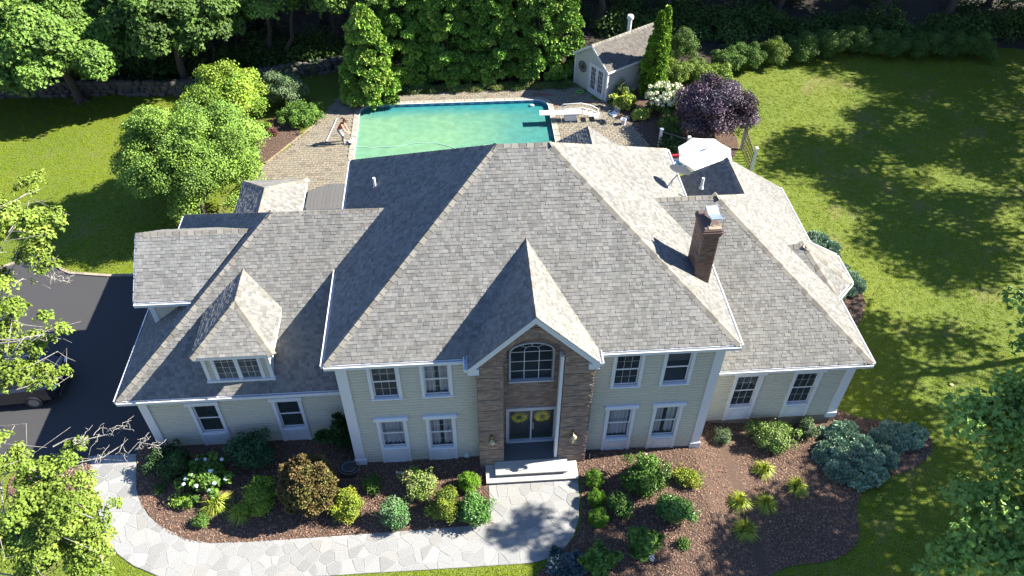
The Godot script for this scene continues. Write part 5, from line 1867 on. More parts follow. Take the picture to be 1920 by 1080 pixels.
func juniper(called: String, label: String, at: Vector3, R: Vector3, n: int, pal: Array, m0: Material, sd: int) -> void:
	var g := RandomNumberGenerator.new()
	g.seed = sd
	var t := thing(called, label, "juniper", at, 0.0, "blue green junipers")
	var ls := []
	for i in int(n / 55.0):
		var a := g.randf() * TAU
		var k := sqrt(g.randf())
		var p := Vector3(cos(a) * k * R.x, R.y * (.9 - .55 * k * k) * g.randf_range(.75, 1.15), sin(a) * k * R.z)
		var r := g.randf_range(.14, .26)
		ls.append([p, Vector3(r, r * .8, r)])
	var st := MB.new()
	for i in 5:
		st.tube([Vector3.ZERO, ls[i][0] * .5 + Vector3(0, .1, 0), ls[i][0]], [.03, .02, .01], 5)
	obj("stems", st, bark(), t)
	foliage("foliage", t, ls, n, SP.needle, m0, pal, 1.0, 1.7, g, .6)

# an evergreen cone built of drooping tufts
func conic(t: Node3D, h: float, r: float, n: int, mesh: ArrayMesh, m0: Material, pal: Array, sd: int, blunt := .15) -> void:
	var g := RandomNumberGenerator.new()
	g.seed = sd
	for c in t.get_children():
		if c is MultiMeshInstance3D:
			t.remove_child(c)
			c.free()
	var ls := []
	for i in 150:
		var y := h * pow(g.randf(), 1.15)
		var k := 1.0 - y / h
		var rr := r * (pow(k, .75) * (1.0 - blunt) + blunt * sqrt(minf(1.0, k * 5.0))) * g.randf_range(.75, 1.08)
		var a := g.randf() * TAU
		var s := g.randf_range(.22, .42) * (.6 + .4 * k)
		ls.append([Vector3(cos(a) * rr * .88, y + .25, sin(a) * rr * .88), Vector3(s, s * .62, s)])
	foliage("crown", t, ls, n, mesh, m0, pal, .42, .78, g, .35)

func columnar(t: Node3D, h: float, r: float, n: int, mesh: ArrayMesh, m0: Material, pal: Array, sd: int) -> void:
	var g := RandomNumberGenerator.new()
	g.seed = sd
	var tr := MB.new()
	tr.tube([Vector3(0, -.1, 0), Vector3(0, h * .6, 0), Vector3(0, h * .9, 0)], [.09, .06, .02], 7)
	obj("trunk", tr, bark(), t)
	var ls := []
	for i in 130:
		var y := h * g.randf()
		var k := y / h
		var rr := r * (1.0 - pow(k, 2.2)) * (.78 + .22 * smoothstep(0.0, .2, k)) * g.randf_range(.8, 1.03)
		var a := g.randf() * TAU
		ls.append([Vector3(cos(a) * rr * .85, y + .05, sin(a) * rr * .85), Vector3(.16, .34, .16) * (1.1 - .5 * k)])
	foliage("crown", t, ls, n, mesh, m0, pal, .7, 1.0, g, .55)

func build_woods() -> void:
	var W := Color(1, 1, 1)
	var lf := leaf_mat("leaf", W, .55)
	var wood := "tall trees around the back of the garden"
	var p0 := [Color(.055, .10, .018), Color(.068, .12, .022), Color(.045, .085, .016)]
	var p1 := [Color(.085, .15, .026), Color(.10, .17, .03), Color(.07, .125, .022)]
	# the big maples at the left behind the stone wall
	tree("maple", "large maple at the far left over the shaded lawn", "tree", wood, gp(-18.4, -27.3), Vector3(-18.2, 4.1, -26.0), Vector3(3.2, 3.0, 2.9), 96, [.6, 1.0], 7600, SP.maple, lf, p1, [1.0, 1.5], 401, .3)
	tree("maple", "maple standing at the stone wall beyond the rounded tree", "tree", wood, gp(-12.4, -28.6), Vector3(-11.9, 4.7, -28.4), Vector3(3.6, 3.0, 3.0), 90, [.55, .95], 6800, SP.maple, lf, p0, [1.0, 1.5], 402, .28)
	tree("maple", "maple with two pale trunks left of the hedge", "tree", wood, gp(-7.4, -31.2), Vector3(-6.9, 5.4, -30.6), Vector3(1.9, 2.6, 1.9), 46, [.5, .9], 2600, SP.maple, lf, p1, [.9, 1.3], 403, .2)
	tree("maple", "slender tree right beside the twin trunk maple", "tree", wood, gp(-6.6, -31.0), Vector3(-4.2, 6.6, -31.2), Vector3(1.9, 2.8, 1.9), 34, [.6, 1.0], 1800, SP.maple, lf, p1, [.9, 1.3], 413, .17)
	tree("maple", "leafy tree overhanging the hedge's left end", "tree", wood, gp(-2.8, -32.4), Vector3(-1.2, 6.2, -29.2), Vector3(2.1, 2.4, 1.9), 44, [.5, .9], 2600, SP.maple, lf, p1, [.9, 1.3], 404, .24)
	tree("maple", "maple at the left edge behind the driveway tree", "tree", wood, gp(-24.5, -26.5), Vector3(-22.2, 5.4, -25.6), Vector3(3.0, 3.0, 2.9), 80, [.6, 1.0], 5600, SP.maple, lf, p1, [1.0, 1.5], 405, .28)
	for i in 7:
		var x := -25.5 + i * 3.7
		tree("maple", ["dark leafy tree in the second row behind the far left maples", "dark leafy tree in the second row, second from the left", "dark leafy tree in the second row, third from the left", "dark leafy tree in the second row behind the stone wall's middle", "dark leafy tree in the second row left of the twin trunks", "dark leafy tree in the second row behind the twin trunks", "dark leafy tree in the second row at the hedge's left end"][i], "tree", wood, gp(x, -33.0 - (i % 2)), Vector3(x, 4.6 + .4 * (i % 3), -32.8 - (i % 2)), Vector3(2.6, 3.0, 2.2), 46, [.6, 1.1], 2400, SP.broad2, lf, p0, [.9, 1.3], 470 + i, .2)
	# four woodland trees, then their copies
	var protos := []
	for i in 4:
		var x: float = [-16.0, 20.0, 28.5, 37.0][i]
		var z: float = [-35.0, -37.5, -38.5, -38.0][i]
		protos.append(tree("woodland_tree", ["tall dark tree in the woods behind the far left maple", "tall dark tree in the woods behind the shed", "tall dark tree behind the shaded shrub border", "tall dark tree in the woods at the far right"][i], "tree", wood, gp(x, z), gp(x, z, 8.2 + .5 * i), Vector3(4.0, 5.6, 4.0), 60, [.9, 1.5], 2400, SP.broad2, lf, [Color(.042, .082, .016), Color(.052, .098, .018), Color(.036, .07, .014)], [1.2, 1.7], 420 + i, .26))
	var g := RandomNumberGenerator.new()
	g.seed = 13
	var spots := [[-30, -33], [-23, -35], [-10, -36], [-4, -37], [2, -34.5], [8, -34.5], [14, -35], [15, -41], [24, -42], [33, -42.5], [42, -37], [47, -41], [-35, -28], [-28, -39], [-18, -42], [-8, -43], [1, -41], [9, -42], [19, -46], [29, -48], [39, -46], [50, -34], [53, -42], [-38, -36], [-32, -46], [-12, -50], [4, -50], [24, -53], [44, -52], [56, -48], [60, -36], [58, -55], [-42, -44], [34, -56], [14, -56], [-22, -54]]
	for i in spots.size():
		var q = spots[i]
		var x: float = q[0] + g.randf_range(-1, 1)
		var z: float = q[1] + g.randf_range(-1, 1)
		dup(protos[i % 4], gp(x, z), g.randf() * TAU, "tall dark tree deep in the shaded woods", Vector3.ONE * g.randf_range(.9, 1.25))
	# undergrowth on the woodland floor
	var ug := Node3D.new()
	var us := []
	for i in 500:
		var ux := g.randf_range(-40, 60)
		var uz := g.randf_range(-60, -33.9) if ux > -4 else g.randf_range(-60, -31.5)
		if i > 340 and i < 421:
			ux = g.randf_range(18, 56)
			uz = g.randf_range(-37.5, -34.2)
		if i > 420:
			ux = g.randf_range(-28, -1)
			uz = g.randf_range(-32.5, -29.6) - maxf(0.0, (ux + 10) * .12)
		var ur := g.randf_range(.7, 1.6)
		us.append([gp(ux, uz, .3), Vector3(ur, ur * .75, ur)])
	var um := foliage("undergrowth", self, us, 14000, SP.broad2, lf, [Color(.045, .085, .016), Color(.06, .10, .02), Color(.035, .07, .014)], .9, 1.5, g)
	tag(um, "dark leafy undergrowth beneath the woodland trees", "undergrowth", "", "stuff")
	ug.free()
	# trees of the neighbouring grove that shade the right lawn
	var grove := [[36.5, -5.0, 8.4, 4.3], [27.2, 3.6, 7.6, 2.3], [54, -29.5, 10, 4.5], [47.5, -23.5, 9.6, 3.4], [57, -22, 11, 4.6], [47, -17.0, 10, 5.6], [40.5, -20.5, 9.5, 3.4], [53, -25, 10.5, 5.6], [57, -36, 10, 5.0], [34.0, 2.0, 8.4, 3.9], [43, -13.5, 9, 3.2], [59, -31, 12, 6], [40, 6, 9, 4.5]]
	for i in grove.size():
		var q = grove[i]
		tree("grove_tree", "leafy tree of the grove beyond the right edge of the lawn", "tree", "grove right of the lawn", gp(q[0], q[1]), gp(q[0], q[1], q[2] + 1.2), Vector3(q[3], q[3] * .8, q[3]), 44, [.8, 1.3], 900, SP.broad2, lf, p0, [1.1, 1.6], 440 + i, .25)

	# the near trees at the frame's edges, whose crowns reach close to the camera
	var lt := thing("oak_tree", "sunlit young oak with pale bare twigs at the left edge", "tree", Vector3(-10.6, 0, 5.2))
	g.seed = 51
	var trunk := MB.new()
	limb(trunk, Vector3(0, -.2, 0), Vector3(.6, 6.5, -.6), .3, .2, g, 6, .04)
	limb(trunk, Vector3(.6, 6.5, -.6), Vector3(2.2, 13.5, -.8), .2, .06, g, 6, .06)
	obj("trunk", trunk, bark("pale_bark", Color(.42, .39, .35)), lt)
	var tips := [[-4.6, 14.1, 2.6, .7], [-4.2, 13.9, 2.9, .55], [-5.2, 14.0, 2.2, .9], [-4.5, 13.2, 3.2, .5], [-5.0, 13.0, 3.4, .6], [-4.9, 12.4, 3.9, .35], [-3.95, 12.3, 4.4, .25], [-5.0, 11.9, 4.7, .7], [-4.5, 11.9, 4.6, .55], [-4.6, 11.5, 5.0, .45], [-4.2, 11.5, 5.0, .3], [-5.2, 11.4, 5.1, .45], [-5.0, 10.25, 6.2, .5], [-4.2, 10.1, 6.4, .5], [-3.9, 9.8, 6.8, .8], [-4.6, 9.6, 6.8, .9], [-3.6, 9.4, 7.1, .6], [-3.15, 9.3, 7.2, .5], [-4.4, 9.0, 7.3, .8], [-3.7, 8.8, 7.6, .75], [-4.9, 9.0, 7.6, .9], [-4.3, 8.4, 8.0, .9], [-3.5, 8.5, 7.9, .6], [-5.0, 8.2, 8.4, .9], [-4.0, 7.8, 8.6, .9], [-3.3, 7.9, 8.4, .5], [-5.6, 12.6, 3.4, .4], [-6.0, 11.2, 5.2, .55], [-6.2, 9.4, 7.2, 1.0], [-6.4, 13.5, 2.4, .9]]
	var ls := []
	for q in tips:
		var c := Vector3(q[0] + 10.35, q[1], q[2] - 5.2)
		for k in 5:
			var r: float = q[3] * g.randf_range(.3, .55)
			ls.append([c + Vector3(g.randfn(), g.randfn() * .5, g.randfn()) * q[3] * .5, Vector3(r, r * .55, r)])
	for i in tips.size():
		if i % 2: continue
		var q = tips[i]
		var c := Vector3(q[0] + 10.6, q[1], q[2] - 5.2)
		var b := MB.new()
		var t := clampf((q[1] - 7.0) / 6.5, 0.0, .9)
		limb(b, Vector3(.6, 6.5, -.6).lerp(Vector3(2.2, 13.5, -.8), t), c, .045, .011, g, 10, .22)
		for k in 4:
			limb(b, c.lerp(Vector3(1, q[1], 0), .12 + .1 * k), c + Vector3(g.randfn(), g.randfn() * .5, g.randfn()) * q[3] * .6, .014, .004, g, 5, .5)
		obj("branch", b, bark("pale_bark", Color(.42, .39, .35)), lt)
	# two bare dead boughs reaching over the driveway
	for e in [[Vector3(-4.6, 10.2, 5.9), Vector3(-3.0, 10.4, 5.6)], [Vector3(-4.7, 9.9, 6.2), Vector3(-2.35, 10.0, 5.9)], [Vector3(-5.0, 13.2, 3.2), Vector3(-4.0, 12.9, 3.5)]]:
		var b := MB.new()
		var a: Vector3 = e[0] + Vector3(10.6, 0, -5.2)
		var z: Vector3 = e[1] + Vector3(10.6, 0, -5.2)
		limb(b, a, z, .018, .007, g, 9, .16)
		for k in 14:
			var s := a.lerp(z, g.randf_range(.25, .98))
			var en := s + Vector3(g.randf_range(-.05, .5), g.randf_range(-.15, .35), g.randf_range(-.5, .4)) * .75
			limb(b, s, en, .009, .004, g, 5, .35)
			limb(b, s.lerp(en, .6), s.lerp(en, .6) + Vector3(g.randfn(), g.randfn(), g.randfn()) * .14, .005, .0025, g, 3, .3)
		obj("bare_branch", b, bark("pale_bark", Color(.42, .39, .35)), lt)
	foliage("crown", lt, ls, 5000, SP.oak, leaf_mat("oak_leaf", W, .7, .5), [Color(.135, .195, .03), Color(.16, .22, .036), Color(.105, .16, .022)], .36, .62, g, .5)

	var rt := thing("sycamore_tree", "shaded broad leaved tree reaching in from the right edge", "tree", Vector3(20.5, -1.0, 9.5))
	var tk := MB.new()
	limb(tk, Vector3(0, -.2, 0), Vector3(.3, 13, -2.5), .4, .12, g, 8, .04)
	obj("trunk", tk, bark(), rt)
	var ends := [[16.5, 13.2, 6.3, .6], [16.2, 13.0, 6.7, .45], [15.95, 12.2, 7.2, .4], [16.4, 12.0, 7.2, .6], [15.0, 11.75, 7.6, .5], [15.4, 11.7, 7.6, .45], [15.9, 11.6, 7.7, .6], [15.9, 11.0, 8.2, .6], [15.5, 11.0, 8.2, .4], [15.9, 10.4, 8.8, .7], [15.3, 10.4, 8.7, .6], [15.0, 10.2, 8.7, .5], [15.8, 9.8, 9.4, .8], [15.2, 9.7, 9.3, .6], [14.7, 9.5, 9.3, .5], [14.4, 9.4, 9.4, .4], [16.4, 11.0, 8.8, 1.0], [16.6, 12.5, 7.4, 1.0], [16.9, 9.8, 10, 1.1], [21, 11, 2.2, 1.0], [22.5, 11.2, 2.4, 1.2], [24.5, 11, 2.6, 1.3], [21.5, 10.2, 3.2, 1.0], [18.5, 14.0, 6.5, 1.3], [19.5, 12.6, 5.0, 1.8], [21.5, 13.0, 6.0, 1.8], [20, 14.6, 8.0, 1.8], [18.4, 12.6, 8.6, 1.6], [22.6, 11.2, 4.2, 1.6], [23.4, 11.0, 7.0, 1.7], [19.0, 10.8, 10.5, 1.6], [22, 12.4, 9.0, 1.6]]
	var rls := []
	for q in ends:
		var c := Vector3(q[0] - 20.5, q[1] + 1.0, q[2] - 9.5)
		for k in 5:
			var r: float = q[3] * g.randf_range(.35, .55)
			rls.append([c + Vector3(g.randfn(), g.randfn() * .6, g.randfn()) * q[3] * .5, Vector3(r, r * .6, r)])
		var b := MB.new()
		limb(b, Vector3(.2, clampf(q[1] - 1.5, 6, 12), -2), c, .07, .015, g, 6, .08)
		obj("branch", b, bark(), rt)
	foliage("crown", rt, rls, 3600, SP.maple, leaf_mat("sycamore_leaf", W, .45, .5), [Color(.125, .20, .038), Color(.15, .225, .042), Color(.105, .175, .032)], .6, .95, g, .5)

# ---------------------------------------------------------------- outbuildings and things
func build_shed() -> void:
	var sh := thing("pool_shed", "small cream pool shed with grey gable roof and white french doors", "shed")
	var side := mat("siding_pale", Color(.43, .415, .365), .6, .06, .7)
	var wt := mat("white_paint", Color(.56, .58, .60), .5, .05, .8)
	var P := Vector3(13.58, -.02, -25.2)
	var g := Vector3(-.54, 0, -.842).normalized()
	var d := Vector3(.842, 0, -.54).normalized()
	var F := -d
	var S := -g
	var U := Vector3.UP
	var W := 2.9
	var D := 4.7
	var H := 2.12
	var PK := 3.12
	siding(sh, "gable_wall", P, g, F, [Vector2(0, 0), Vector2(W, 0), Vector2(W, H), Vector2(W / 2, PK), Vector2(0, H)], [[.26, 1.62, 0, 1.92]], side)
	siding(sh, "side_wall", P, d, S, [Vector2(0, 0), Vector2(D, 0), Vector2(D, H), Vector2(0, H)], [], side)
	siding(sh, "side_wall", P + g * W, d, -S, [Vector2(0, 0), Vector2(D, 0), Vector2(D, H), Vector2(0, H)], [], side)
	siding(sh, "gable_wall", P + d * D, g, d, [Vector2(0, 0), Vector2(W, 0), Vector2(W, H), Vector2(W / 2, PK), Vector2(0, H)], [], side)
	var rf := Node3D.new(); rf.name = "roof"; sh.add_child(rf)
	var ov := .16
	var sl := (PK - H) / (W / 2)
	var a := P - g * ov - d * ov + U * (H - ov * sl + .05)
	var b := P - g * ov + d * (D + ov) + U * (H - ov * sl + .05)
	var r0 := P + g * (W / 2) - d * ov + U * (PK + .05)
	var r1 := P + g * (W / 2) + d * (D + ov) + U * (PK + .05)
	var a2 := P + g * (W + ov) - d * ov + U * (H - ov * sl + .05)
	var b2 := P + g * (W + ov) + d * (D + ov) + U * (H - ov * sl + .05)
	roof_plane(rf, [a, b, r1, r0], Color(.62, .57, .54), 0, .14)
	roof_plane(rf, [b2, a2, r0, r1], Color(.62, .57, .54), 0, .14)
	caps(rf, r0, r1, pn([a, b, r1]), pn([b2, a2, r0]))
	var tr := MB.new()
	for e in [[a, r0], [a2, r0], [a, b]]: tr.beam(e[0] - U * .07, e[1] - U * .07, .03, .13)
	obj("rake_board", tr, wt, sh)
	var cb := MB.new()
	for o in [P, P + g * W]:
		cb.obox(o + U * (H / 2) - d * .01 + (S if o == P else -S) * .01, d * .06, U * (H / 2), g * .06)
	obj("corner_board", cb, wt, sh)
	# french doors
	var fr := MB.new()
	for x in [.24, 1.6]: fr.obox(P + g * x + U * .97 + F * .02, g * .04, U * .97, d * .035)
	fr.obox(P + g * .92 + U * 1.95 + F * .02, g * .72, U * .04, d * .036)
	fr.obox(P + g * .92 + U * .03 + F * .03, g * .68, U * .03, d * .05)
	obj("door_frame", fr, wt, sh)
	for k in 2:
		var x0 := .28 + k * .64
		var x1 := x0 + .64
		var dm := MB.new()
		var at := func(x: float, y: float, o: float) -> Vector3: return P + g * x + U * y + F * o
		for e in [[x0 + .005, x0 + .12], [x1 - .12, x1 - .005]]:
			dm.obox(at.call((e[0] + e[1]) / 2, .98, .01), g * ((e[1] - e[0]) / 2), U * .91, d * .02)
		dm.obox(at.call((x0 + x1) / 2, .2, .01), g * .2, U * .13, d * .019)
		dm.obox(at.call((x0 + x1) / 2, 1.83, .01), g * .2, U * .06, d * .019)
		for i in [1, 2]: dm.obox(at.call(lerpf(x0 + .12, x1 - .12, i / 3.0), 1.05, .01), g * .009, U * .72, d * .014)
		for i in [1, 2, 3, 4]: dm.obox(at.call((x0 + x1) / 2, lerpf(.33, 1.77, i / 5.0), .01), g * .2, U * .009, d * .013)
		var door := obj("french_door", dm, wt, sh)
		for i in 3:
			for j in 5:
				var gl := MB.new()
				var gx0 := lerpf(x0 + .12, x1 - .12, i / 3.0) + .01
				var gx1 := lerpf(x0 + .12, x1 - .12, (i + 1) / 3.0) - .01
				var gy0 := lerpf(.33, 1.77, j / 5.0) + .01
				var gy1 := lerpf(.33, 1.77, (j + 1) / 5.0) - .01
				gl.quad(at.call(gx1, gy0, .004), at.call(gx0, gy0, .004), at.call(gx0, gy1, .004), at.call(gx1, gy1, .004))
				obj("pane", gl, glass_mat(), door)
		var hn := MB.new()
		hn.obox(at.call(x1 - .05 if k == 0 else x0 + .05, .98, .05), g * .012, U * .05, d * .02)
		obj("handle", hn, metal("brushed_metal", Color(.5, .5, .5)), door)
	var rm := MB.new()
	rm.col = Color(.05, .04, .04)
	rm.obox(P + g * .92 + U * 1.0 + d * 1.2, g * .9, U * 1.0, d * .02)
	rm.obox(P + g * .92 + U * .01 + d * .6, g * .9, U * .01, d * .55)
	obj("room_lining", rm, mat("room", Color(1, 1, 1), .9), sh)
	var hk := MB.new()
	hk.tube([P + d * 2.6 + S * .03 + U * 1.75, P + d * 2.6 + S * .06 + U * 1.3, P + d * 2.45 + S * .06 + U * 1.12], [.012, .012, .012], 5)
	hk.tube([P + d * 2.75 + S * .03 + U * 1.7, P + d * 2.75 + S * .06 + U * 1.25], [.01, .01], 5)
	obj("wall_hook", hk, mat("black_rubber", Color(.02, .02, .02), .6), sh)
	var cp := MB.new()
	var c := P + g * (W * .62) + d * (D * .68) + U * 2.78
	cp.lathe(c, [Vector2(.2, 0), Vector2(.2, .04), Vector2(.13, .12), Vector2(.13, 1.02), Vector2(.0, 1.02)], 16)
	cp.lathe(c + U * .98, [Vector2(.0, 0), Vector2(.2, 0), Vector2(.21, .05), Vector2(.21, .16), Vector2(.17, .23), Vector2(.0, .27)], 16)
	obj("flue_pipe", cp, mat("galvanised", Color(.52, .54, .56), .45), sh)
	# old cart wheel hung on the gable
	var wc := P + g * 2.22 + U * 1.42 + F * .06
	var wh := thing("cart_wheel", "dark spoked cart wheel hung on the pool shed's gable", "wheel", wc)
	var wm := mat("old_iron", Color(.055, .045, .04), .8, .3, 2.0)
	var rim := MB.new()
	var pts := []
	var rad := []
	for i in 25:
		pts.append((g * cos(TAU * i / 24) + U * sin(TAU * i / 24)) * .33)
		rad.append(.026)
	rim.tube(pts, rad, 6, false)
	obj("rim", rim, wm, wh)
	var rim2 := MB.new()
	pts = []
	for i in 25: pts.append((g * cos(TAU * i / 24) + U * sin(TAU * i / 24)) * .19)
	rad.fill(.016)
	rim2.tube(pts, rad, 5, false)
	obj("inner_ring", rim2, wm, wh)
	for i in 10:
		var sp := MB.new()
		var dd := g * cos(TAU * i / 10) + U * sin(TAU * i / 10)
		sp.tube([dd * .05, dd * .32], [.016, .014], 5)
		obj("spoke", sp, wm, wh)
	var hb := MB.new()
	hb.tube([-F * .02, F * .06], [.06, .05], 10)
	obj("hub", hb, wm, wh)

func rock(sd: int, r: Vector3) -> ArrayMesh:
	var g := RandomNumberGenerator.new()
	g.seed = sd
	var m := MB.new()
	var f := FastNoiseLite.new()
	f.seed = sd
	f.frequency = .9
	var k := g.randf_range(.8, 1.2)
	m.col = Color(k, k * .99, k * .96)
	m.ellipsoid(Vector3.ZERO, Vector3.ONE, 7, 5)
	for i in m.v.size():
		var p := m.v[i]
		p *= 1.0 + .35 * f.get_noise_3dv(p * 1.3)
		p = p.clamp(Vector3(-.8, -.75, -.8), Vector3(.8, .75, .8))
		m.v[i] = p * r
	for i in range(0, m.v.size(), 3):
		var nn := (m.v[i + 2] - m.v[i]).cross(m.v[i + 1] - m.v[i]).normalized()
		for e in 3: m.n[i + e] = (m.n[i + e] * .35 + nn * .65).normalized()
	return m.mesh(mat("field_stone", Color(.13, .122, .11), .95, .35, 1.6, .06, 4.0))

func build_wall() -> void:
	var w := thing("stone_wall", "rough dry stone wall in the shade along the left woods", "wall")
	var meshes := []
	for i in 10: meshes.append(rock(500 + i, Vector3(.3 + .02 * (i % 4), .17 + .012 * (i % 3), .24)))
	var g := RandomNumberGenerator.new()
	g.seed = 71
	var line := [Vector2(-25, -27.9), Vector2(-17, -27.9), Vector2(-12.4, -27.6), Vector2(-8.5, -28.6), Vector2(-5.6, -29.4), Vector2(-3.0, -30.0), Vector2(-1.5, -30.2)]
	var total := 0.0
	for i in line.size() - 1: total += line[i].distance_to(line[i + 1])
	for row in 4:
		var s := .1 * row
		while s < total:
			var t := s
			var k := 0
			while k < line.size() - 2 and t > line[k].distance_to(line[k + 1]):
				t -= line[k].distance_to(line[k + 1])
				k += 1
			var q: Vector2 = line[k].lerp(line[k + 1], t / line[k].distance_to(line[k + 1]))
			var o := inst("stone", meshes[g.randi() % 10], w)
			o.position = Vector3(q.x, .1 + row * .24, q.y + g.randf_range(-.08, .08))
			o.rotation = Vector3(g.randf_range(-.2, .2), g.randf_range(-.5, .5) + (PI if g.randf() < .5 else 0.0), g.randf_range(-.15, .15))
			o.scale = Vector3.ONE * g.randf_range(.8, 1.2)
			s += g.randf_range(.4, .52)

func build_steps() -> void:
	var st := thing("front_steps", "two pale stone entrance steps with brick risers below the brick porch", "steps")
	var stone := mat("bluestone", Color(.37, .362, .32), .8, .14, 1.4, .05)
	var bk := mat("brick", Color(1, 1, 1), .9, .25, 3.0, .06)
	var m := MB.new()
	m.cbx(5.05, 8.42, .12, .17, .42, 1.2, .012)
	obj("tread", m, stone, st)
	m = MB.new()
	m.cbx(5.40, 8.06, .295, .345, .42, .99, .012)
	obj("tread", m, stone, st)
	for e in [[5.07, 8.40, .0, .119, 1.17], [5.45, 8.0, .171, .294, .955]]:
		var x: float = e[0]
		while x < e[1] - .05:
			var r := MB.new()
			r.col = jitter(BRICKS[rng.randi() % 6], .15, .04)
			r.bx(x + .004, minf(x + .1, e[1]) - .004, e[2], e[3], .5, e[4] + rng.randf() * .006)
			obj("brick", r, bk, st)
			x += .1
	m = MB.new()
	m.col = Color(.12, .13, .135)
	m.bx(5.72, 7.75, .05, .335, -.42, .42)
	obj("porch_floor", m, mat("porch_slate", Color(1, 1, 1), .75, .4, .9, .04), st)

func lantern(label: String, at: Vector3) -> void:
	var l := thing("wall_lantern", label, "lantern", at, 0.0, "porch wall lanterns")
	var br := metal("brass", Color(.34, .28, .17), .4)
	var m := MB.new()
	m.lathe(Vector3(0, .02, .16), [Vector2(0, .52), Vector2(.02, .5), Vector2(.02, .44), Vector2(.05, .42), Vector2(.14, .32), Vector2(.15, .3), Vector2(.0, .3)], 6)
	m.lathe(Vector3(0, .02, .16), [Vector2(0, -.06), Vector2(.02, -.04), Vector2(.08, .0), Vector2(.08, .02), Vector2(0, .02)], 6)
	for i in 6:
		var a := TAU * i / 6
		m.tube([Vector3(cos(a) * .08, .03, .16 - sin(a) * .08), Vector3(cos(a) * .13, .32, .16 - sin(a) * .13)], [.007, .007], 4)
	obj("lantern_cage", m, br, l)
	m = MB.new()
	m.bx(-.05, .05, .1, .5, -.03, .0)
	m.tube([Vector3(0, .42, -.01), Vector3(0, .55, .08), Vector3(0, .54, .16)], [.014, .014, .014], 6)
	obj("bracket", m, br, l)
	m = MB.new()
	m.lathe(Vector3(0, .02, .16), [Vector2(.075, .02), Vector2(.122, .3)], 6)
	obj("glass_shade", m, glass_mat(), l)
	m = MB.new()
	m.tube([Vector3(0, .04, .16), Vector3(0, .14, .16)], [.016, .016], 6)
	obj("candle_bulb", m, mat("white_plastic", Color(.6, .61, .62), .4), l)

func wreath(label: String, at: Vector3, sd: int) -> void:
	var w := thing("wreath", label, "wreath", at, 0.0, "door wreaths")
	var m := MB.new()
	var pts := []
	var rad := []
	for i in 19:
		pts.append(Vector3(cos(TAU * i / 18) * .2, sin(TAU * i / 18) * .2, 0))
		rad.append(.03)
	m.tube(pts, rad, 6, false)
	obj("twig_ring", m, bark(), w)
	var g := RandomNumberGenerator.new()
	g.seed = sd
	var ls := []
	for i in 16:
		var a := TAU * i / 16
		ls.append([Vector3(cos(a) * .2, sin(a) * .2, .03), Vector3(.075, .075, .05)])
	foliage("blossoms", w, ls, 230, SP.fine, leaf_mat("yellow_petal", Color(1, 1, 1), .5), [Color(.62, .50, .02), Color(.50, .44, .03), Color(.33, .33, .03)], .35, .6, g, .2, -2.0)

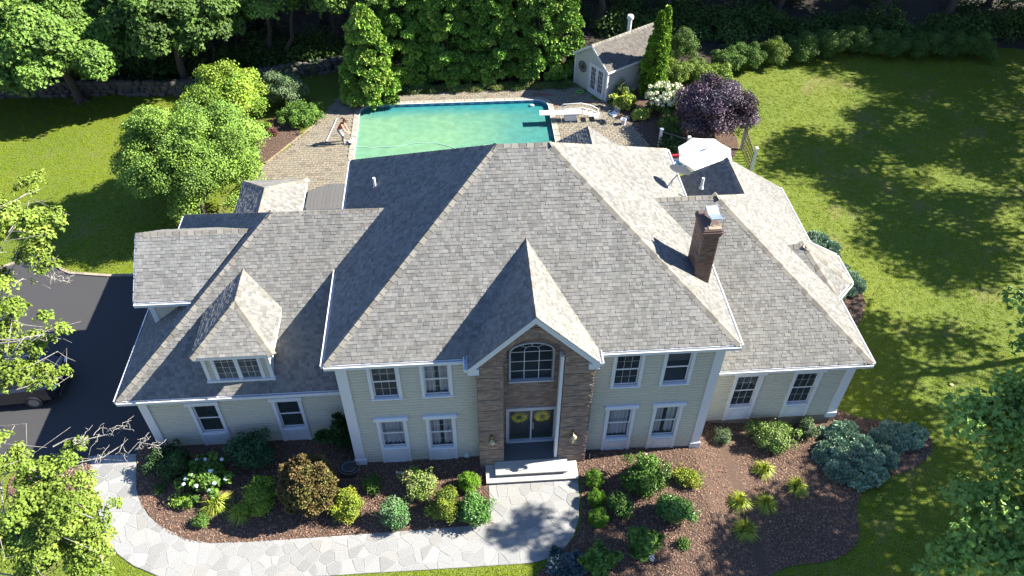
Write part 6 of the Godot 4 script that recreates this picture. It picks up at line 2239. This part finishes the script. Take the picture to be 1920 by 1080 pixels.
func build_things() -> void:
	var U := Vector3.UP
	var white := mat("white_plastic", Color(.6, .61, .62), .4)
	lantern("brass lantern on the left brick pier of the porch", Vector3(5.31, 1.55, .44))
	lantern("brass lantern on the right brick pier of the porch", Vector3(8.19, 1.55, .44))
	wreath("yellow flower wreath on the left front door", Vector3(6.36, 1.74, -.52), 1)
	wreath("yellow flower wreath on the right front door", Vector3(7.2, 1.74, -.52), 2)
	# satellite dish
	var sd := thing("satellite_dish", "grey satellite dish on the right edge of the main roof", "satellite dish", Vector3(12.81, 6.27, -7.97))
	var gm := mat("dish_grey", Color(.30, .33, .36), .5)
	var m := MB.new()
	m.tube([Vector3(0, 0, 0), Vector3(.14, .34, .02), Vector3(.3, .62, .06)], [.025, .025, .025], 8)
	m.obox(Vector3(0, .01, 0), Vector3(.12, -.09, 0), Vector3(.006, .008, 0), Vector3(0, 0, .08))
	m.tube([Vector3(.14, .34, .02), Vector3(.05, .0, .2)], [.012, .012], 6)
	obj("mast", m, gm, sd)
	var nn := Vector3(.42, .52, -.74).normalized()
	var sx := nn.cross(U).normalized()
	var sy := sx.cross(nn)
	var cen := Vector3(.36, .72, .02)
	m = MB.new()
	var back := MB.new()
	for i in 20:
		for k in 4:
			var q := []
			for e in [[i, k], [i + 1, k], [i + 1, k + 1], [i, k + 1]]:
				var a: float = TAU * e[0] / 20
				var r: float = e[1] / 4.0
				q.append(cen + (sx * cos(a) * .44 + sy * sin(a) * .38) * r + nn * (.10 * r * r))
			m.quad(q[3], q[2], q[1], q[0])
			var q2 := []
			for p in q: q2.append(p - nn * .012)
			back.quad(q2[0], q2[1], q2[2], q2[3])
	obj("reflector", m, mat("dish_front", Color(.42, .44, .46), .5), sd)
	obj("reflector_back", back, gm, sd)
	m = MB.new()
	m.tube([cen - sy * .36 + nn * .1, cen - sy * .3 + nn * .48], [.015, .015], 6)
	m.tube([cen - sy * .3 + nn * .46, cen - sy * .2 + nn * .5], [.04, .035], 8)
	obj("feed_arm", m, gm, sd)

	# diving board
	var db := thing("diving_board", "white diving board with a rail frame at the pool's right end", "diving board", Vector3(10.05, .06, -23.2))
	m = MB.new()
	m.cbx(-.75, 1.75, .46, .52, -.25, .25, .02)
	obj("board", m, white, db)
	m = MB.new()
	m.cbx(.75, 1.45, .0, .42, -.2, .2, .05)
	obj("pedestal", m, white, db)
	for z in [-.27, .27]:
		m = MB.new()
		m.tube([Vector3(.55, -.03, z), Vector3(.55, .75, z), Vector3(.7, .86, z), Vector3(1.75, .9, z), Vector3(2.3, .75, z), Vector3(2.75, .5, z), Vector3(2.9, .1, z), Vector3(2.9, -.03, z)], [.022, .022, .022, .022, .022, .022, .022, .022], 8)
		obj("hand_rail", m, white, db)
	for k in 3:
		m = MB.new()
		m.cbx(1.85 + k * .33, 2.13 + k * .33, .42 - k * .14, .46 - k * .14, -.25, .25, .008)
		obj("step", m, white, db)

	# skimmer and things on the deck
	m = MB.new()
	m.ellipsoid(Vector3(9.05, -.1, -25.2), Vector3(.16, .07, .12), 12, 6)
	tag(obj("pool_float", m, mat("pale_blue_plastic", Color(.35, .45, .62), .4)), "small pale blue chlorine float by the pool's far edge", "float")
	m = MB.new()
	var hp := []
	var hr := []
	for i in 60:
		var t := i / 59.0
		hp.append(Vector3(-1.5 + 7.6 * t, -.13 + .02 * sin(t * 30), -21.3 + 1.0 * sin(t * 9.0) * t * .55 + .9 * t * t - .4 * t))
		hr.append(.014)
	for i in 14:
		var a := i / 13.0 * PI * 1.5
		hp.append(hp[59] + Vector3(.28 * sin(a), 0, -.28 + .28 * cos(a)))
		hr.append(.014)
	m.tube(hp, hr, 6)
	tag(obj("vacuum_hose", m, mat("hose_plastic", Color(.30, .42, .38), .5)), "white vacuum hose floating across the pool", "hose")
	m = MB.new()
	m.tube([Vector3(-3.0, .07, -21.75), Vector3(-2.62, .1, -24.1)], [.02, .02], 8)
	tag(obj("telescopic_pole", m, white), "long white pole lying on the patio beside the person", "pole")
	m = MB.new()
	for i in 9:
		var a := TAU * i / 9
		m.tube([Vector3(-1.62 + cos(a) * .1, .1, -21.55 + sin(a) * .16), Vector3(-1.55 + cos(a) * .2, .22 + .05 * sin(a * 3), -21.5 + sin(a) * .22), Vector3(-1.45, .13, -21.45)], [.035, .03, .03], 6)
	tag(obj("hose_coil", m, white), "bunched white hose in the person's hands at the pool edge", "hose")

	# camping chair, bucket, ball, watering bits near the shed
	var ch := thing("folding_chair", "folding chair with a white towel near the shed", "chair", Vector3(13.62, .03, -22.85), .5)
	var dk := mat("dark_frame", Color(.06, .06, .065), .5)
	for z in [-.24, .24]:
		m = MB.new()
		m.tube([Vector3(-.28, 0, z), Vector3(.22, .46, z), Vector3(.30, .85, z)], [.014, .014, .014], 6)
		m.tube([Vector3(.28, 0, z), Vector3(-.22, .46, z)], [.014, .014], 6)
		m.tube([Vector3(-.22, .62, z), Vector3(.26, .62, z)], [.018, .018], 6)
		obj("side_frame", m, dk, ch)
	m = MB.new()
	m.obox(Vector3(0, .45, 0), Vector3(.23, .01, 0), Vector3(0, .008, 0), Vector3(0, 0, .23))
	obj("seat", m, mat("grey_fabric", Color(.20, .20, .19), .9), ch)
	m = MB.new()
	m.obox(Vector3(.26, .68, 0), Vector3(.03, .19, 0), Vector3(-.008, .001, 0), Vector3(0, 0, .23))
	obj("backrest", m, mat("grey_fabric", Color(.20, .20, .19), .9), ch)
	var tw := MB.new()
	tw.cbx(-.16, .22, .462, .53, -.2, .2, .03)
	tw.cbx(.1, .24, .53, .6, -.16, .12, .03)
	var to := obj("towel", tw, mat("towel_cloth", Color(.62, .62, .61), .95))
	to.position = ch.position
	to.rotation.y = .5
	tag(to, "folded white towel lying on the folding chair", "towel")
	var bu := thing("bucket", "white bucket standing beside the folding chair", "bucket", Vector3(14.22, .03, -22.55))
	m = MB.new()
	m.lathe(Vector3.ZERO, [Vector2(0, .01), Vector2(.13, .0), Vector2(.165, .3), Vector2(.18, .31), Vector2(.18, .33), Vector2(.155, .33), Vector2(.125, .03), Vector2(0, .03)], 16)
	obj("pail", m, mat("lilac_plastic", Color(.5, .5, .6), .5), bu)
	m = MB.new()
	var hpts := []
	var hrad := []
	for i in 9:
		var a := PI * i / 8
		hpts.append(Vector3(cos(a) * .18, .3 + .03 * sin(a), sin(a) * .18))
		hrad.append(.006)
	m.tube(hpts, hrad, 5)
	obj("handle", m, dk, bu)
	m = MB.new()
	m.lathe(Vector3(14.1, .02, -23.35), [Vector2(0, 0), Vector2(.07, 0), Vector2(.1, .14), Vector2(.115, .15), Vector2(.115, .19), Vector2(.09, .19), Vector2(0, .15)], 14)
	tag(obj("flower_pot", m, mat("terracotta", Color(.38, .16, .08), .85)), "small terracotta pot at the patio edge by the hostas", "pot")
	m = MB.new()
	m.v.append_array(rock(610, Vector3(.2, .16, .17)).surface_get_arrays(0)[0])
	var ro := inst("boulder", rock(610, Vector3(.24, .2, .2)))
	ro.position = Vector3(14.55, .1, -23.0)
	tag(ro, "pale rounded boulder between the patio and the yellow hostas", "rock")
	var ro2 := inst("boulder", rock(611, Vector3(.22, .16, .18)))
	ro2.position = gp(18.95, -.95, .1)
	tag(ro2, "rounded stone at the foot of the right wing corner", "rock")
	m = MB.new()
	for i in 14:
		var a := TAU * i / 14
		var b := TAU * (i + 1) / 14
		m.tube([Vector3(12.15 + cos(a) * .26, .08, -26.3 + sin(a) * .15), Vector3(12.15 + cos(b) * .26, .1 + .03 * sin(b * 3), -26.3 + sin(b) * .15)], [.035, .035], 5, false)
	tag(obj("garden_hose", m, mat("green_hose", Color(.12, .42, .05), .5)), "coiled bright green hose on the shaded patio by the shed", "hose")
	for i in 5:
		m = MB.new()
		var o: Vector3 = [Vector3(12.2, .05, -24.35), Vector3(12.75, .05, -24.6), Vector3(12.95, .05, -24.3), Vector3(13.25, .05, -24.5), Vector3(9.3, .06, -26.0)][i]
		for k in 3:
			m.tube([o + Vector3(-.16 + .1 * k, 0, .08 * (k - 1)), o + Vector3(.0, .03, .05 * k), o + Vector3(.15, 0, -.06 * k)], [.012, .016, .01], 5)
		tag(obj("garden_tool", m, mat("rusty_metal", Color(.16, .07, .05), .7)), ["dark dropped tool nearest the diving board", "rusty dropped tool below the shed doors", "second rusty tool beside the dropped one below the shed", "dropped tool closest to the folding chair", "small brown tool at the pool's far edge"][i], "tool")

	# parasol and what stands under it
	var um := thing("parasol", "open white octagonal parasol behind the right wing", "parasol", Vector3(17.1, -.05, -16.0))
	m = MB.new()
	m.tube([Vector3.ZERO, Vector3(0, 2.55, 0)], [.025, .025], 8)
	obj("pole", m, mat("dark_frame", Color(.06, .06, .065), .5), um)
	var tilt := Basis(Vector3(1, 0, .3).normalized(), .10)
	var cl := leaf_mat("parasol_cloth", Color(.62, .62, .62), .35, .8)
	for i in 8:
		var a := TAU * (i + .3) / 8
		var b := TAU * (i + 1.3) / 8
		m = MB.new()
		var A := tilt * Vector3(cos(a) * 1.45, -.42, -sin(a) * 1.45) + U * 2.6
		var B := tilt * Vector3(cos(b) * 1.45, -.42, -sin(b) * 1.45) + U * 2.6
		var C := U * 2.6
		var mid := (A + B) / 2
		mid = mid.lerp(C, .03) - U * .01
		var Am := A.lerp(C, .5) - U * .03
		var Bm := B.lerp(C, .5) - U * .03
		m.tri(A, mid, Am); m.tri(mid, B, Bm); m.tri(mid, Bm, Am); m.tri(Am, Bm, C)
		m.quad(A - U * .1, mid - U * .1, mid, A)
		m.quad(mid - U * .1, B - U * .1, B, mid)
		obj("canopy_panel", m, cl, um)
		m = MB.new()
		m.tube([C - U * .04, A - U * .03], [.012, .008], 5)
		obj("rib", m, mat("dark_frame", Color(.06, .06, .065), .5), um)
	m = MB.new()
	m.ellipsoid(U * 2.66, Vector3(.05, .07, .05), 8, 6)
	obj("finial", m, white, um)
	var tb := MB.new()
	tb.cbx(15.75, 16.75, .55, .6, -17.95, -17.05, .015)
	for q in [[15.8, -17.9], [16.7, -17.9], [15.8, -17.1], [16.7, -17.1]]: tb.bx(q[0] - .03, q[0] + .03, -.05, .55, q[1] - .03, q[1] + .03)
	tag(obj("low_table", tb, mat("dark_frame", Color(.06, .06, .065), .5)), "low dark table beside the parasol holding pool toys", "table")
	m = MB.new()
	var pts := []
	var rad := []
	for i in 17:
		pts.append(Vector3(16.5 + cos(TAU * i / 16) * .26, .82 + sin(TAU * i / 16) * .16, -17.3 + sin(TAU * i / 16) * .2))
		rad.append(.13)
	m.tube(pts, rad, 8, false)
	tag(obj("swim_ring", m, mat("blue_vinyl", Color(.02, .30, .55), .3)), "bright blue swim ring on the low table", "swim ring")
	m = MB.new()
	m.cbx(15.78, 16.15, .605, .9, -17.9, -17.45, .05)
	tag(obj("toy_bag", m, mat("navy_cloth", Color(.02, .04, .16), .8)), "navy bag of pool toys on the low table", "bag")
	m = MB.new()
	m.tube([Vector3(15.95, .95, -17.75), Vector3(16.3, 1.02, -17.7)], [.09, .09], 10)
	tag(obj("pool_noodle", m, mat("red_foam", Color(.45, .02, .03), .6)), "short red foam roll on top of the navy bag", "pool toy")
	m = MB.new()
	m.obox(Vector3(16.2, .78, -17.2), Vector3(.2, -.06, .1), Vector3(0, .02, .01), Vector3(-.03, 0, .07))
	tag(obj("board_game_box", m, mat("white_card", Color(.7, .7, .72), .5)), "flat white box leaning on the pool toys", "box")

	# white post, rail and picket fence by the deck
	var fe := thing("deck_fence", "wooden fence with white capped posts behind the parasol", "fence")
	var posts := [Vector3(15.85, 0, -20.1), Vector3(17.2, 0, -19.2), Vector3(20.9, 0, -20.6), Vector3(20.6, -.5, -17.9)]
	for p in posts:
		m = MB.new()
		m.cbx(p.x - .07, p.x + .07, -.8, 1.15, p.z - .07, p.z + .07, .01)
		m.cbx(p.x - .1, p.x + .1, 1.151, 1.2, p.z - .1, p.z + .1, .03)
		obj("post", m, white, fe)
	m = MB.new()
	m.beam(posts[0] + U * 1.0, posts[1] + U * 1.0, .06, .04)
	obj("rail", m, mat("dark_frame", Color(.06, .06, .065), .5), fe)
	for y in [.2, 1.0]:
		m = MB.new()
		m.beam(Vector3(posts[2].x, y - .3, posts[2].z), Vector3(posts[3].x, y - .3, posts[3].z), .05, .06)
		obj("rail", m, mat("weathered_wood", Color(.16, .125, .085), .9, .3, 2.0), fe)
	for i in 10:
		var t := (i + .5) / 10
		var p: Vector3 = posts[2].lerp(posts[3], t)
		m = MB.new()
		m.bx(p.x - .012, p.x + .012, -.75, .75, p.z - .03, p.z + .03)
		obj("slat", m, mat("weathered_wood", Color(.16, .125, .085), .9, .3, 2.0), fe)

	# hose reel in the left wing corner, bits in the beds
	var hr2 := thing("hose_reel", "dark hose reel box with a loose hose in the shaded corner", "hose reel", gp(.05, .35))
	m = MB.new()
	m.cbx(-.28, .28, .05, .48, -.2, .2, .04)
	obj("reel_box", m, mat("black_rubber", Color(.02, .02, .02), .6), hr2)
	m = MB.new()
	var cp := []
	var cr := []
	for i in 22:
		var a := i * .45
		cp.append(Vector3(.1 + cos(a) * (.22 + .01 * i), .5 + .012 * sin(i * 1.7), .05 + sin(a) * (.16 + .008 * i)))
		cr.append(.011)
	m.tube(cp, cr, 5)
	obj("hose", m, mat("grey_hose", Color(.16, .17, .16), .6), hr2)
	m = MB.new()
	m.tube([gp(13.6, 1.02, .05), gp(13.85, .98, .14), gp(14.1, .98, .06)], [.012, .014, .01], 5)
	tag(obj("sprinkler_head", m, mat("rusty_metal", Color(.16, .07, .05), .7)), "small dark sprinkler lying on the mulch in the right bed", "sprinkler")
	for e in [[2.0, .45, "white gravel drain head at the foot of the left front window"], [8.95, .3, "slim pipe standing by the right brick pier"]]:
		m = MB.new()
		if e[0] < 5.0:
			for i in 6: m.ellipsoid(gp(e[0] + .1 * i - .2, e[1] + .03 * (i % 3), .07), Vector3(.06, .04, .05), 6, 4)
		else: m.tube([gp(e[0], e[1]), gp(e[0], e[1], .34)], [.014, .014], 6)
		tag(obj("drain_stones" if e[0] < 5.0 else "pipe", m, mat("pale_stone", Color(.45, .44, .42), .8)), e[2], "stones" if e[0] < 5.0 else "pipe")
	m = MB.new()
	m.ellipsoid(gp(25.2, -3.2, .04), Vector3(.09, .03, .09), 8, 4)
	tag(obj("yellow_disc", m, mat("yellow_plastic", Color(.6, .55, .15), .5)), "tiny yellow disc lying on the shaded right lawn", "disc")

func build_car() -> void:
	var car := thing("parked_car", "glossy black car parked on the driveway under the left tree", "car", Vector3(-13.9, .02, -4.35), .06)
	var paint := mat("black_paint", Color(.012, .012, .016), .18)
	paint.clearcoat_enabled = true
	paint.clearcoat = 1.0
	paint.clearcoat_roughness = .05
	# body: cross sections along x; [x, half width, bottom, waist, shoulder inset]
	var secs := [[-2.38, .55, .45, .72], [-2.28, .80, .32, .86], [-1.9, .90, .26, .96], [-1.2, .93, .24, 1.02], [-.4, .94, .24, 1.06], [.6, .94, .24, 1.08], [1.5, .93, .24, 1.1], [2.05, .90, .28, 1.08], [2.3, .82, .34, 1.0], [2.38, .6, .5, .85]]
	var m := MB.new()
	var rings := []
	for s in secs:
		var r := []
		for q in [[.86, 0.0], [1.0, .12], [1.02, .5], [.97, .86], [.88, 1.0], [.45, 1.03], [0.0, 1.04]]:
			r.append(Vector3(s[0], lerpf(s[2], s[3], q[1]), s[1] * q[0]))
		var full := []
		for i in r.size(): full.append(r[i])
		for i in range(r.size() - 2, -1, -1): full.append(Vector3(r[i].x, r[i].y, -r[i].z))
		rings.append(full)
	for i in rings.size() - 1:
		for k in rings[0].size() - 1:
			m.quad(rings[i][k], rings[i + 1][k], rings[i + 1][k + 1], rings[i][k + 1])
	for e in [0, rings.size() - 1]: m.fan(rings[e], e != 0)
	var body := obj("body", m, paint, car)
	# cabin
	var cab := [[-1.35, .84, 1.0], [-.55, .74, 1.5], [.2, .72, 1.58], [1.2, .71, 1.54], [1.75, .72, 1.44], [2.2, .80, 1.06]]
	m = MB.new()
	var gm := mat("car_glass", Color(.012, .016, .022), .04)
	var gl := MB.new()
	for i in cab.size() - 1:
		var a = cab[i]
		var b = cab[i + 1]
		var A := Vector3(a[0], a[2], a[1] * .88); var B := Vector3(b[0], b[2], b[1] * .88)
		var A2 := Vector3(A.x, A.y, -A.z); var B2 := Vector3(B.x, B.y, -B.z)
		if i == 0 or i == 4: gl.quad(A, B, B2, A2)
		else: m.quad(A, B, B2, A2)
		for sgn in [1, -1]:
			var lo0 := Vector3(a[0], 1.0, .86 * sgn)
			var lo1 := Vector3(b[0], 1.0, .86 * sgn)
			var hi0 := Vector3(A.x, A.y, A.z * sgn)
			var hi1 := Vector3(B.x, B.y, B.z * sgn)
			if sgn == 1: gl.quad(lo0, lo1, hi1, hi0)
			else: gl.quad(lo1, lo0, hi0, hi1)
	obj("cabin_roof", m, paint, car)
	obj("windows", gl, gm, car)
	for q in [[-1.45, .9], [1.4, .9], [-1.45, -.9], [1.4, -.9]]:
		var w := MB.new()
		var pts := []
		var rad := []
		for i in 21:
			pts.append(Vector3(q[0] + cos(TAU * i / 20) * .26, .34 + sin(TAU * i / 20) * .26, q[1]))
			rad.append(.09)
		w.tube(pts, rad, 7, false)
		var ty := obj("tyre", w, mat("black_rubber", Color(.02, .02, .02), .6), car)
		w = MB.new()
		w.tube([Vector3(q[0], .34, q[1] - .07), Vector3(q[0], .34, q[1] + .07)], [.2, .2], 14)
		obj("rim", w, metal("alloy", Color(.35, .36, .38), .35), ty)
	for z in [.66, -.66]:
		m = MB.new()
		m.ellipsoid(Vector3(2.3, .86, z), Vector3(.09, .09, .19), 10, 6)
		obj("tail_light", m, mat("lamp_lens", Color(.55, .55, .58), .1), car)
		m = MB.new()
		m.ellipsoid(Vector3(-2.24, .72, z), Vector3(.12, .08, .2), 10, 6)
		obj("headlight", m, mat("lamp_lens", Color(.55, .55, .58), .1), car)
	m = MB.new()
	m.cbx(2.3, 2.42, .36, .5, -.75, .75, .03)
	obj("bumper", m, mat("black_rubber", Color(.02, .02, .02), .6), car)

# ---------------------------------------------------------------- the person at the pool
# bones: [a, b, ra, rb]; one skin from the smooth union of tapered capsules
func sdf(p: Vector3, bones: Array, k: float) -> float:
	var d := 1e9
	for b in bones:
		var ab: Vector3 = b[1] - b[0]
		var t := clampf((p - b[0]).dot(ab) / maxf(ab.length_squared(), 1e-9), 0, 1)
		var e: float = p.distance_to(b[0] + ab * t) - lerpf(b[2], b[3], t)
		if d > 1e8: d = e
		else:
			var h := maxf(k - absf(d - e), 0.0) / k
			d = minf(d, e) - h * h * k * .25
	return d

func skin(mb: MB, bones: Array, cell: float, k: float) -> void:
	var lo := Vector3(1e9, 1e9, 1e9)
	var hi := -lo
	for b in bones:
		for e in 2:
			var r: Vector3 = Vector3.ONE * (b[2 + e] + cell * 2.5)
			lo = lo.min(b[e] - r)
			hi = hi.max(b[e] + r)
	var n := Vector3i(((hi - lo) / cell).ceil()) + Vector3i.ONE
	var f := PackedFloat32Array()
	f.resize(n.x * n.y * n.z)
	for z in n.z:
		for y in n.y:
			for x in n.x:
				f[(z * n.y + y) * n.x + x] = sdf(lo + Vector3(x, y, z) * cell, bones, k)
	var idx := {}
	var vs := PackedVector3Array()
	var ns := PackedVector3Array()
	var off := [0, 1, n.x, n.x + 1, n.x * n.y, n.x * n.y + 1, n.x * n.y + n.x, n.x * n.y + n.x + 1]
	var cor := [Vector3(0, 0, 0), Vector3(1, 0, 0), Vector3(0, 1, 0), Vector3(1, 1, 0), Vector3(0, 0, 1), Vector3(1, 0, 1), Vector3(0, 1, 1), Vector3(1, 1, 1)]
	var eds := [[0, 1], [2, 3], [4, 5], [6, 7], [0, 2], [1, 3], [4, 6], [5, 7], [0, 4], [1, 5], [2, 6], [3, 7]]
	for z in n.z - 1:
		for y in n.y - 1:
			for x in n.x - 1:
				var i := (z * n.y + y) * n.x + x
				var neg := 0
				for o in off: neg += 1 if f[i + o] < 0 else 0
				if neg == 0 or neg == 8: continue
				var s := Vector3.ZERO
				var c := 0
				for e in eds:
					var a := f[i + off[e[0]]]
					var b := f[i + off[e[1]]]
					if (a < 0) != (b < 0):
						s += cor[e[0]].lerp(cor[e[1]], a / (a - b))
						c += 1
				var p := lo + (Vector3(x, y, z) + s / c) * cell
				idx[i] = vs.size()
				vs.append(p)
				var h := cell * .5
				ns.append(Vector3(sdf(p + Vector3(h, 0, 0), bones, k) - sdf(p - Vector3(h, 0, 0), bones, k), sdf(p + Vector3(0, h, 0), bones, k) - sdf(p - Vector3(0, h, 0), bones, k), sdf(p + Vector3(0, 0, h), bones, k) - sdf(p - Vector3(0, 0, h), bones, k)).normalized())
	var sx := 1
	var sy := n.x
	var sz := n.x * n.y
	for i in idx:
		for ax in [[sx, sy, sz], [sy, sz, sx], [sz, sx, sy]]:
			var a := f[i]
			var b := f[i + ax[0]]
			if (a < 0) == (b < 0): continue
			var q := [i, i - ax[1], i - ax[1] - ax[2], i - ax[2]]
			var ok := true
			for e in q:
				if not idx.has(e): ok = false
			if not ok: continue
			var w := []
			for e in q: w.append(idx[e])
			if a >= 0: w.reverse()
			var nn := (vs[w[1]] - vs[w[0]]).cross(vs[w[2]] - vs[w[0]])
			if nn.dot(ns[w[0]]) < 0: w.reverse()
			mb.stri(vs[w[0]], vs[w[1]], vs[w[2]], ns[w[0]], ns[w[1]], ns[w[2]])
			mb.stri(vs[w[0]], vs[w[2]], vs[w[3]], ns[w[0]], ns[w[2]], ns[w[3]])

func build_person() -> void:
	# standing at the pool edge, facing +x, back bent forward, both arms reaching down to the hose
	var o := thing("person", "person in a red top and grey trousers bending over the pool hose", "person", Vector3(-2.0, .035, -21.62), -.25)
	var hip := Vector3(-.14, .84, 0)
	var chest := Vector3(.07, 1.19, 0)
	var neck := Vector3(.16, 1.33, 0)
	var head := Vector3(.275, 1.44, 0)
	var body := []
	var legs := []
	for s in [1.0, -1.0]:
		var h := hip + Vector3(.0, -.02, .095 * s)
		var kn := Vector3(-.02 + .05 * s, .46, .11 * s)
		var an := Vector3(-.04 + .08 * s, .085, .12 * s)
		legs.append([h, kn, .098, .066])
		legs.append([kn, an, .064, .042])
		body.append([h, kn, .082, .055])
		body.append([kn, an, .055, .038])
		body.append([an, an + Vector3(.0, -.045, 0), .04, .036])
		body.append([an + Vector3(-.02, -.05, 0), an + Vector3(.17, -.058, .015 * s), .035, .024])
	legs.append([hip + Vector3(0, 0, .05), hip + Vector3(0, 0, -.05), .12, .12])
	legs.append([hip + Vector3(.0, .0, .0), hip + Vector3(.05, .13, 0), .125, .115])
	body.append([hip, hip.lerp(chest, .5), .115, .10])
	body.append([hip.lerp(chest, .5), chest, .10, .115])
	body.append([chest + Vector3(0, .03, .12), chest + Vector3(0, .03, -.12), .065, .065])
	body.append([chest + Vector3(.02, .03, 0), neck, .09, .05])
	body.append([neck, head, .047, .045])
	var shirt := [[hip + Vector3(.03, .08, 0), hip.lerp(chest, .55), .128, .115], [hip.lerp(chest, .55), chest, .115, .13], [chest + Vector3(0, .035, .10), chest + Vector3(0, .035, -.10), .082, .082], [chest + Vector3(.02, .02, 0), neck + Vector3(-.035, -.05, 0), .1, .07]]
	var hands := []
	for s in [1.0, -1.0]:
		var sh := chest + Vector3(.03, .05, .17 * s)
		var el := Vector3(.21, .93, .17 * s)
		var wr := Vector3(.36, .74, .075 * s)
		body.append([sh, el, .048, .038])
		body.append([el, wr, .037, .026])
		var dir := (Vector3(.44, .66, .03 * s) - wr).normalized()
		var pal := wr + dir * .075
		hands.append([wr, pal, .026, .034])
		var across := Vector3(.35, .1, .9 * s).normalized()
		for fi in 4:
			var r: Vector3 = pal + across * (.028 - .019 * fi) + dir * .01
			var l: float = [.034, .04, .038, .03][fi]
			var k1 := r + dir * l
			var curl := (dir * .5 + Vector3(-.6, -.5, -.2 * s)).normalized()
			var k2 := k1 + curl * l * .75
			hands.append([r, k1, .0095, .009])
			hands.append([k1, k2, .009, .0082])
			hands.append([k2, k2 + (curl + Vector3(-.6, .3, 0)).normalized() * l * .55, .0082, .0075])
		var tb := wr + dir * .03 + across * .03
		hands.append([tb, tb + (dir + across * .8).normalized() * .035, .012, .0105])
		hands.append([tb + (dir + across * .8).normalized() * .035, tb + (dir + across * .8).normalized() * .035 + (dir - across * .3).normalized() * .028, .0105, .009])
	var f := Vector3(.80, -.60, 0).normalized()
	var up := Vector3(.60, .80, 0)
	var sd := Vector3(0, 0, 1)
	var skull := [[head + up * .035 - f * .02, head + up * .03 + f * .02, .088, .085], [head - up * .045 + f * .035, head - up * .085 + f * .06, .06, .04], [head - up * .02 + f * .095, head - up * .005 + f * .085, .014, .01], [head + up * .0 + f * .08 + sd * .032, head + f * .08 + sd * .034, .016, .016], [head + f * .08 - sd * .032, head + f * .08 - sd * .034, .016, .016], [head - up * .01 + sd * .085, head + up * .025 + sd * .088, .015, .018], [head - up * .01 - sd * .085, head + up * .025 - sd * .088, .015, .018], [head - up * .062 + f * .085 + sd * .014, head - up * .062 + f * .085 - sd * .014, .011, .011]]
	var sk := mat("skin", Color(.42, .24, .17), .6)
	var m := MB.new()
	skin(m, body, .017, .05)
	skin(m, skull, .007, .025)
	skin(m, hands, .0045, .008)
	obj("body", m, sk, o)
	m = MB.new()
	skin(m, legs, .018, .05)
	obj("trousers", m, mat("grey_denim", Color(.24, .26, .30), .9, .2, 6.0), o)
	m = MB.new()
	skin(m, shirt, .016, .05)
	obj("shirt", m, mat("red_cloth", Color(.55, .10, .055), .9, .15, 6.0), o)
	m = MB.new()
	skin(m, [[head + up * .055 - f * .035, head + up * .06 + f * .03, .09, .078], [head + up * .0 - f * .06, head - up * .05 - f * .06, .075, .055], [head - f * .1 + up * .04, head - f * .19 + up * .06, .03, .045], [head - f * .19 + up * .06, head - f * .26 - up * .08, .045, .02]], .011, .03)
	obj("hair", m, mat("brown_hair", Color(.06, .028, .016), .6), o)
	m = MB.new()
	for s in [1.0, -1.0]: m.ellipsoid(head + f * .092 + sd * .032 * s, Vector3(.009, .009, .009), 6, 4)
	obj("eyes", m, mat("dark_frame", Color(.06, .06, .065), .5), o)
	for s in [1.0, -1.0]:
		m = MB.new()
		var an := Vector3(-.04 + .08 * s, .03, .12 * s)
		m.ellipsoid(an + Vector3(.075, .0, .008 * s), Vector3(.14, .042, .052), 10, 6)
		obj("shoe", m, mat("white_plastic", Color(.6, .61, .62), .4), o)

func _ready() -> void:
	rng.seed = 7
	# camera
	var cam := Camera3D.new()
	cam.name = "camera"
	cam.fov = 40.73
	cam.near = .1
	cam.far = 1500.0
	cam.transform = Transform3D(Basis(Vector3.UP, -.0745) * Basis(Vector3.RIGHT, -.76549) * Basis(Vector3.BACK, .00617), Vector3(4.794, 24.711, 16.559))
	add_child(cam)
	# sky, exposure, sun
	var sky := ProceduralSkyMaterial.new()
	sky.sky_top_color = Color(.34, .47, .68)
	sky.sky_horizon_color = Color(.72, .77, .83)
	sky.sky_curve = .12
	sky.ground_bottom_color = Color(.10, .13, .07)
	sky.ground_horizon_color = Color(.40, .45, .42)
	sky.sky_energy_multiplier = 1.0
	var s := Sky.new()
	s.sky_material = sky
	var env := Environment.new()
	env.background_mode = Environment.BG_SKY
	env.sky = s
	env.background_energy_multiplier = .60
	env.tonemap_mode = Environment.TONE_MAPPER_LINEAR
	env.tonemap_exposure = 4.3
	env.sdfgi_enabled = true
	env.ssao_enabled = true
	env.ssil_enabled = true
	var we := WorldEnvironment.new()
	we.name = "sky"
	we.environment = env
	add_child(we)
	var sun := DirectionalLight3D.new()
	sun.name = "sun"
	sun.light_color = Color(1.0, .975, .925)
	sun.light_energy = 1.6
	sun.light_angular_distance = .5
	sun.shadow_enabled = true
	sun.directional_shadow_max_distance = 200.0
	add_child(sun)
	sun.basis = Basis.looking_at(-Vector3(1.36, 1.0, -.12).normalized(), Vector3.UP)

	lownoise.frequency = .02
	lownoise.fractal_octaves = 3
	build_ground()
	build_house()
	build_shed()
	build_steps()
	build_wall()
	build_garden()
	build_woods()
	build_car()
	build_things()
	build_person()
	grass_field()
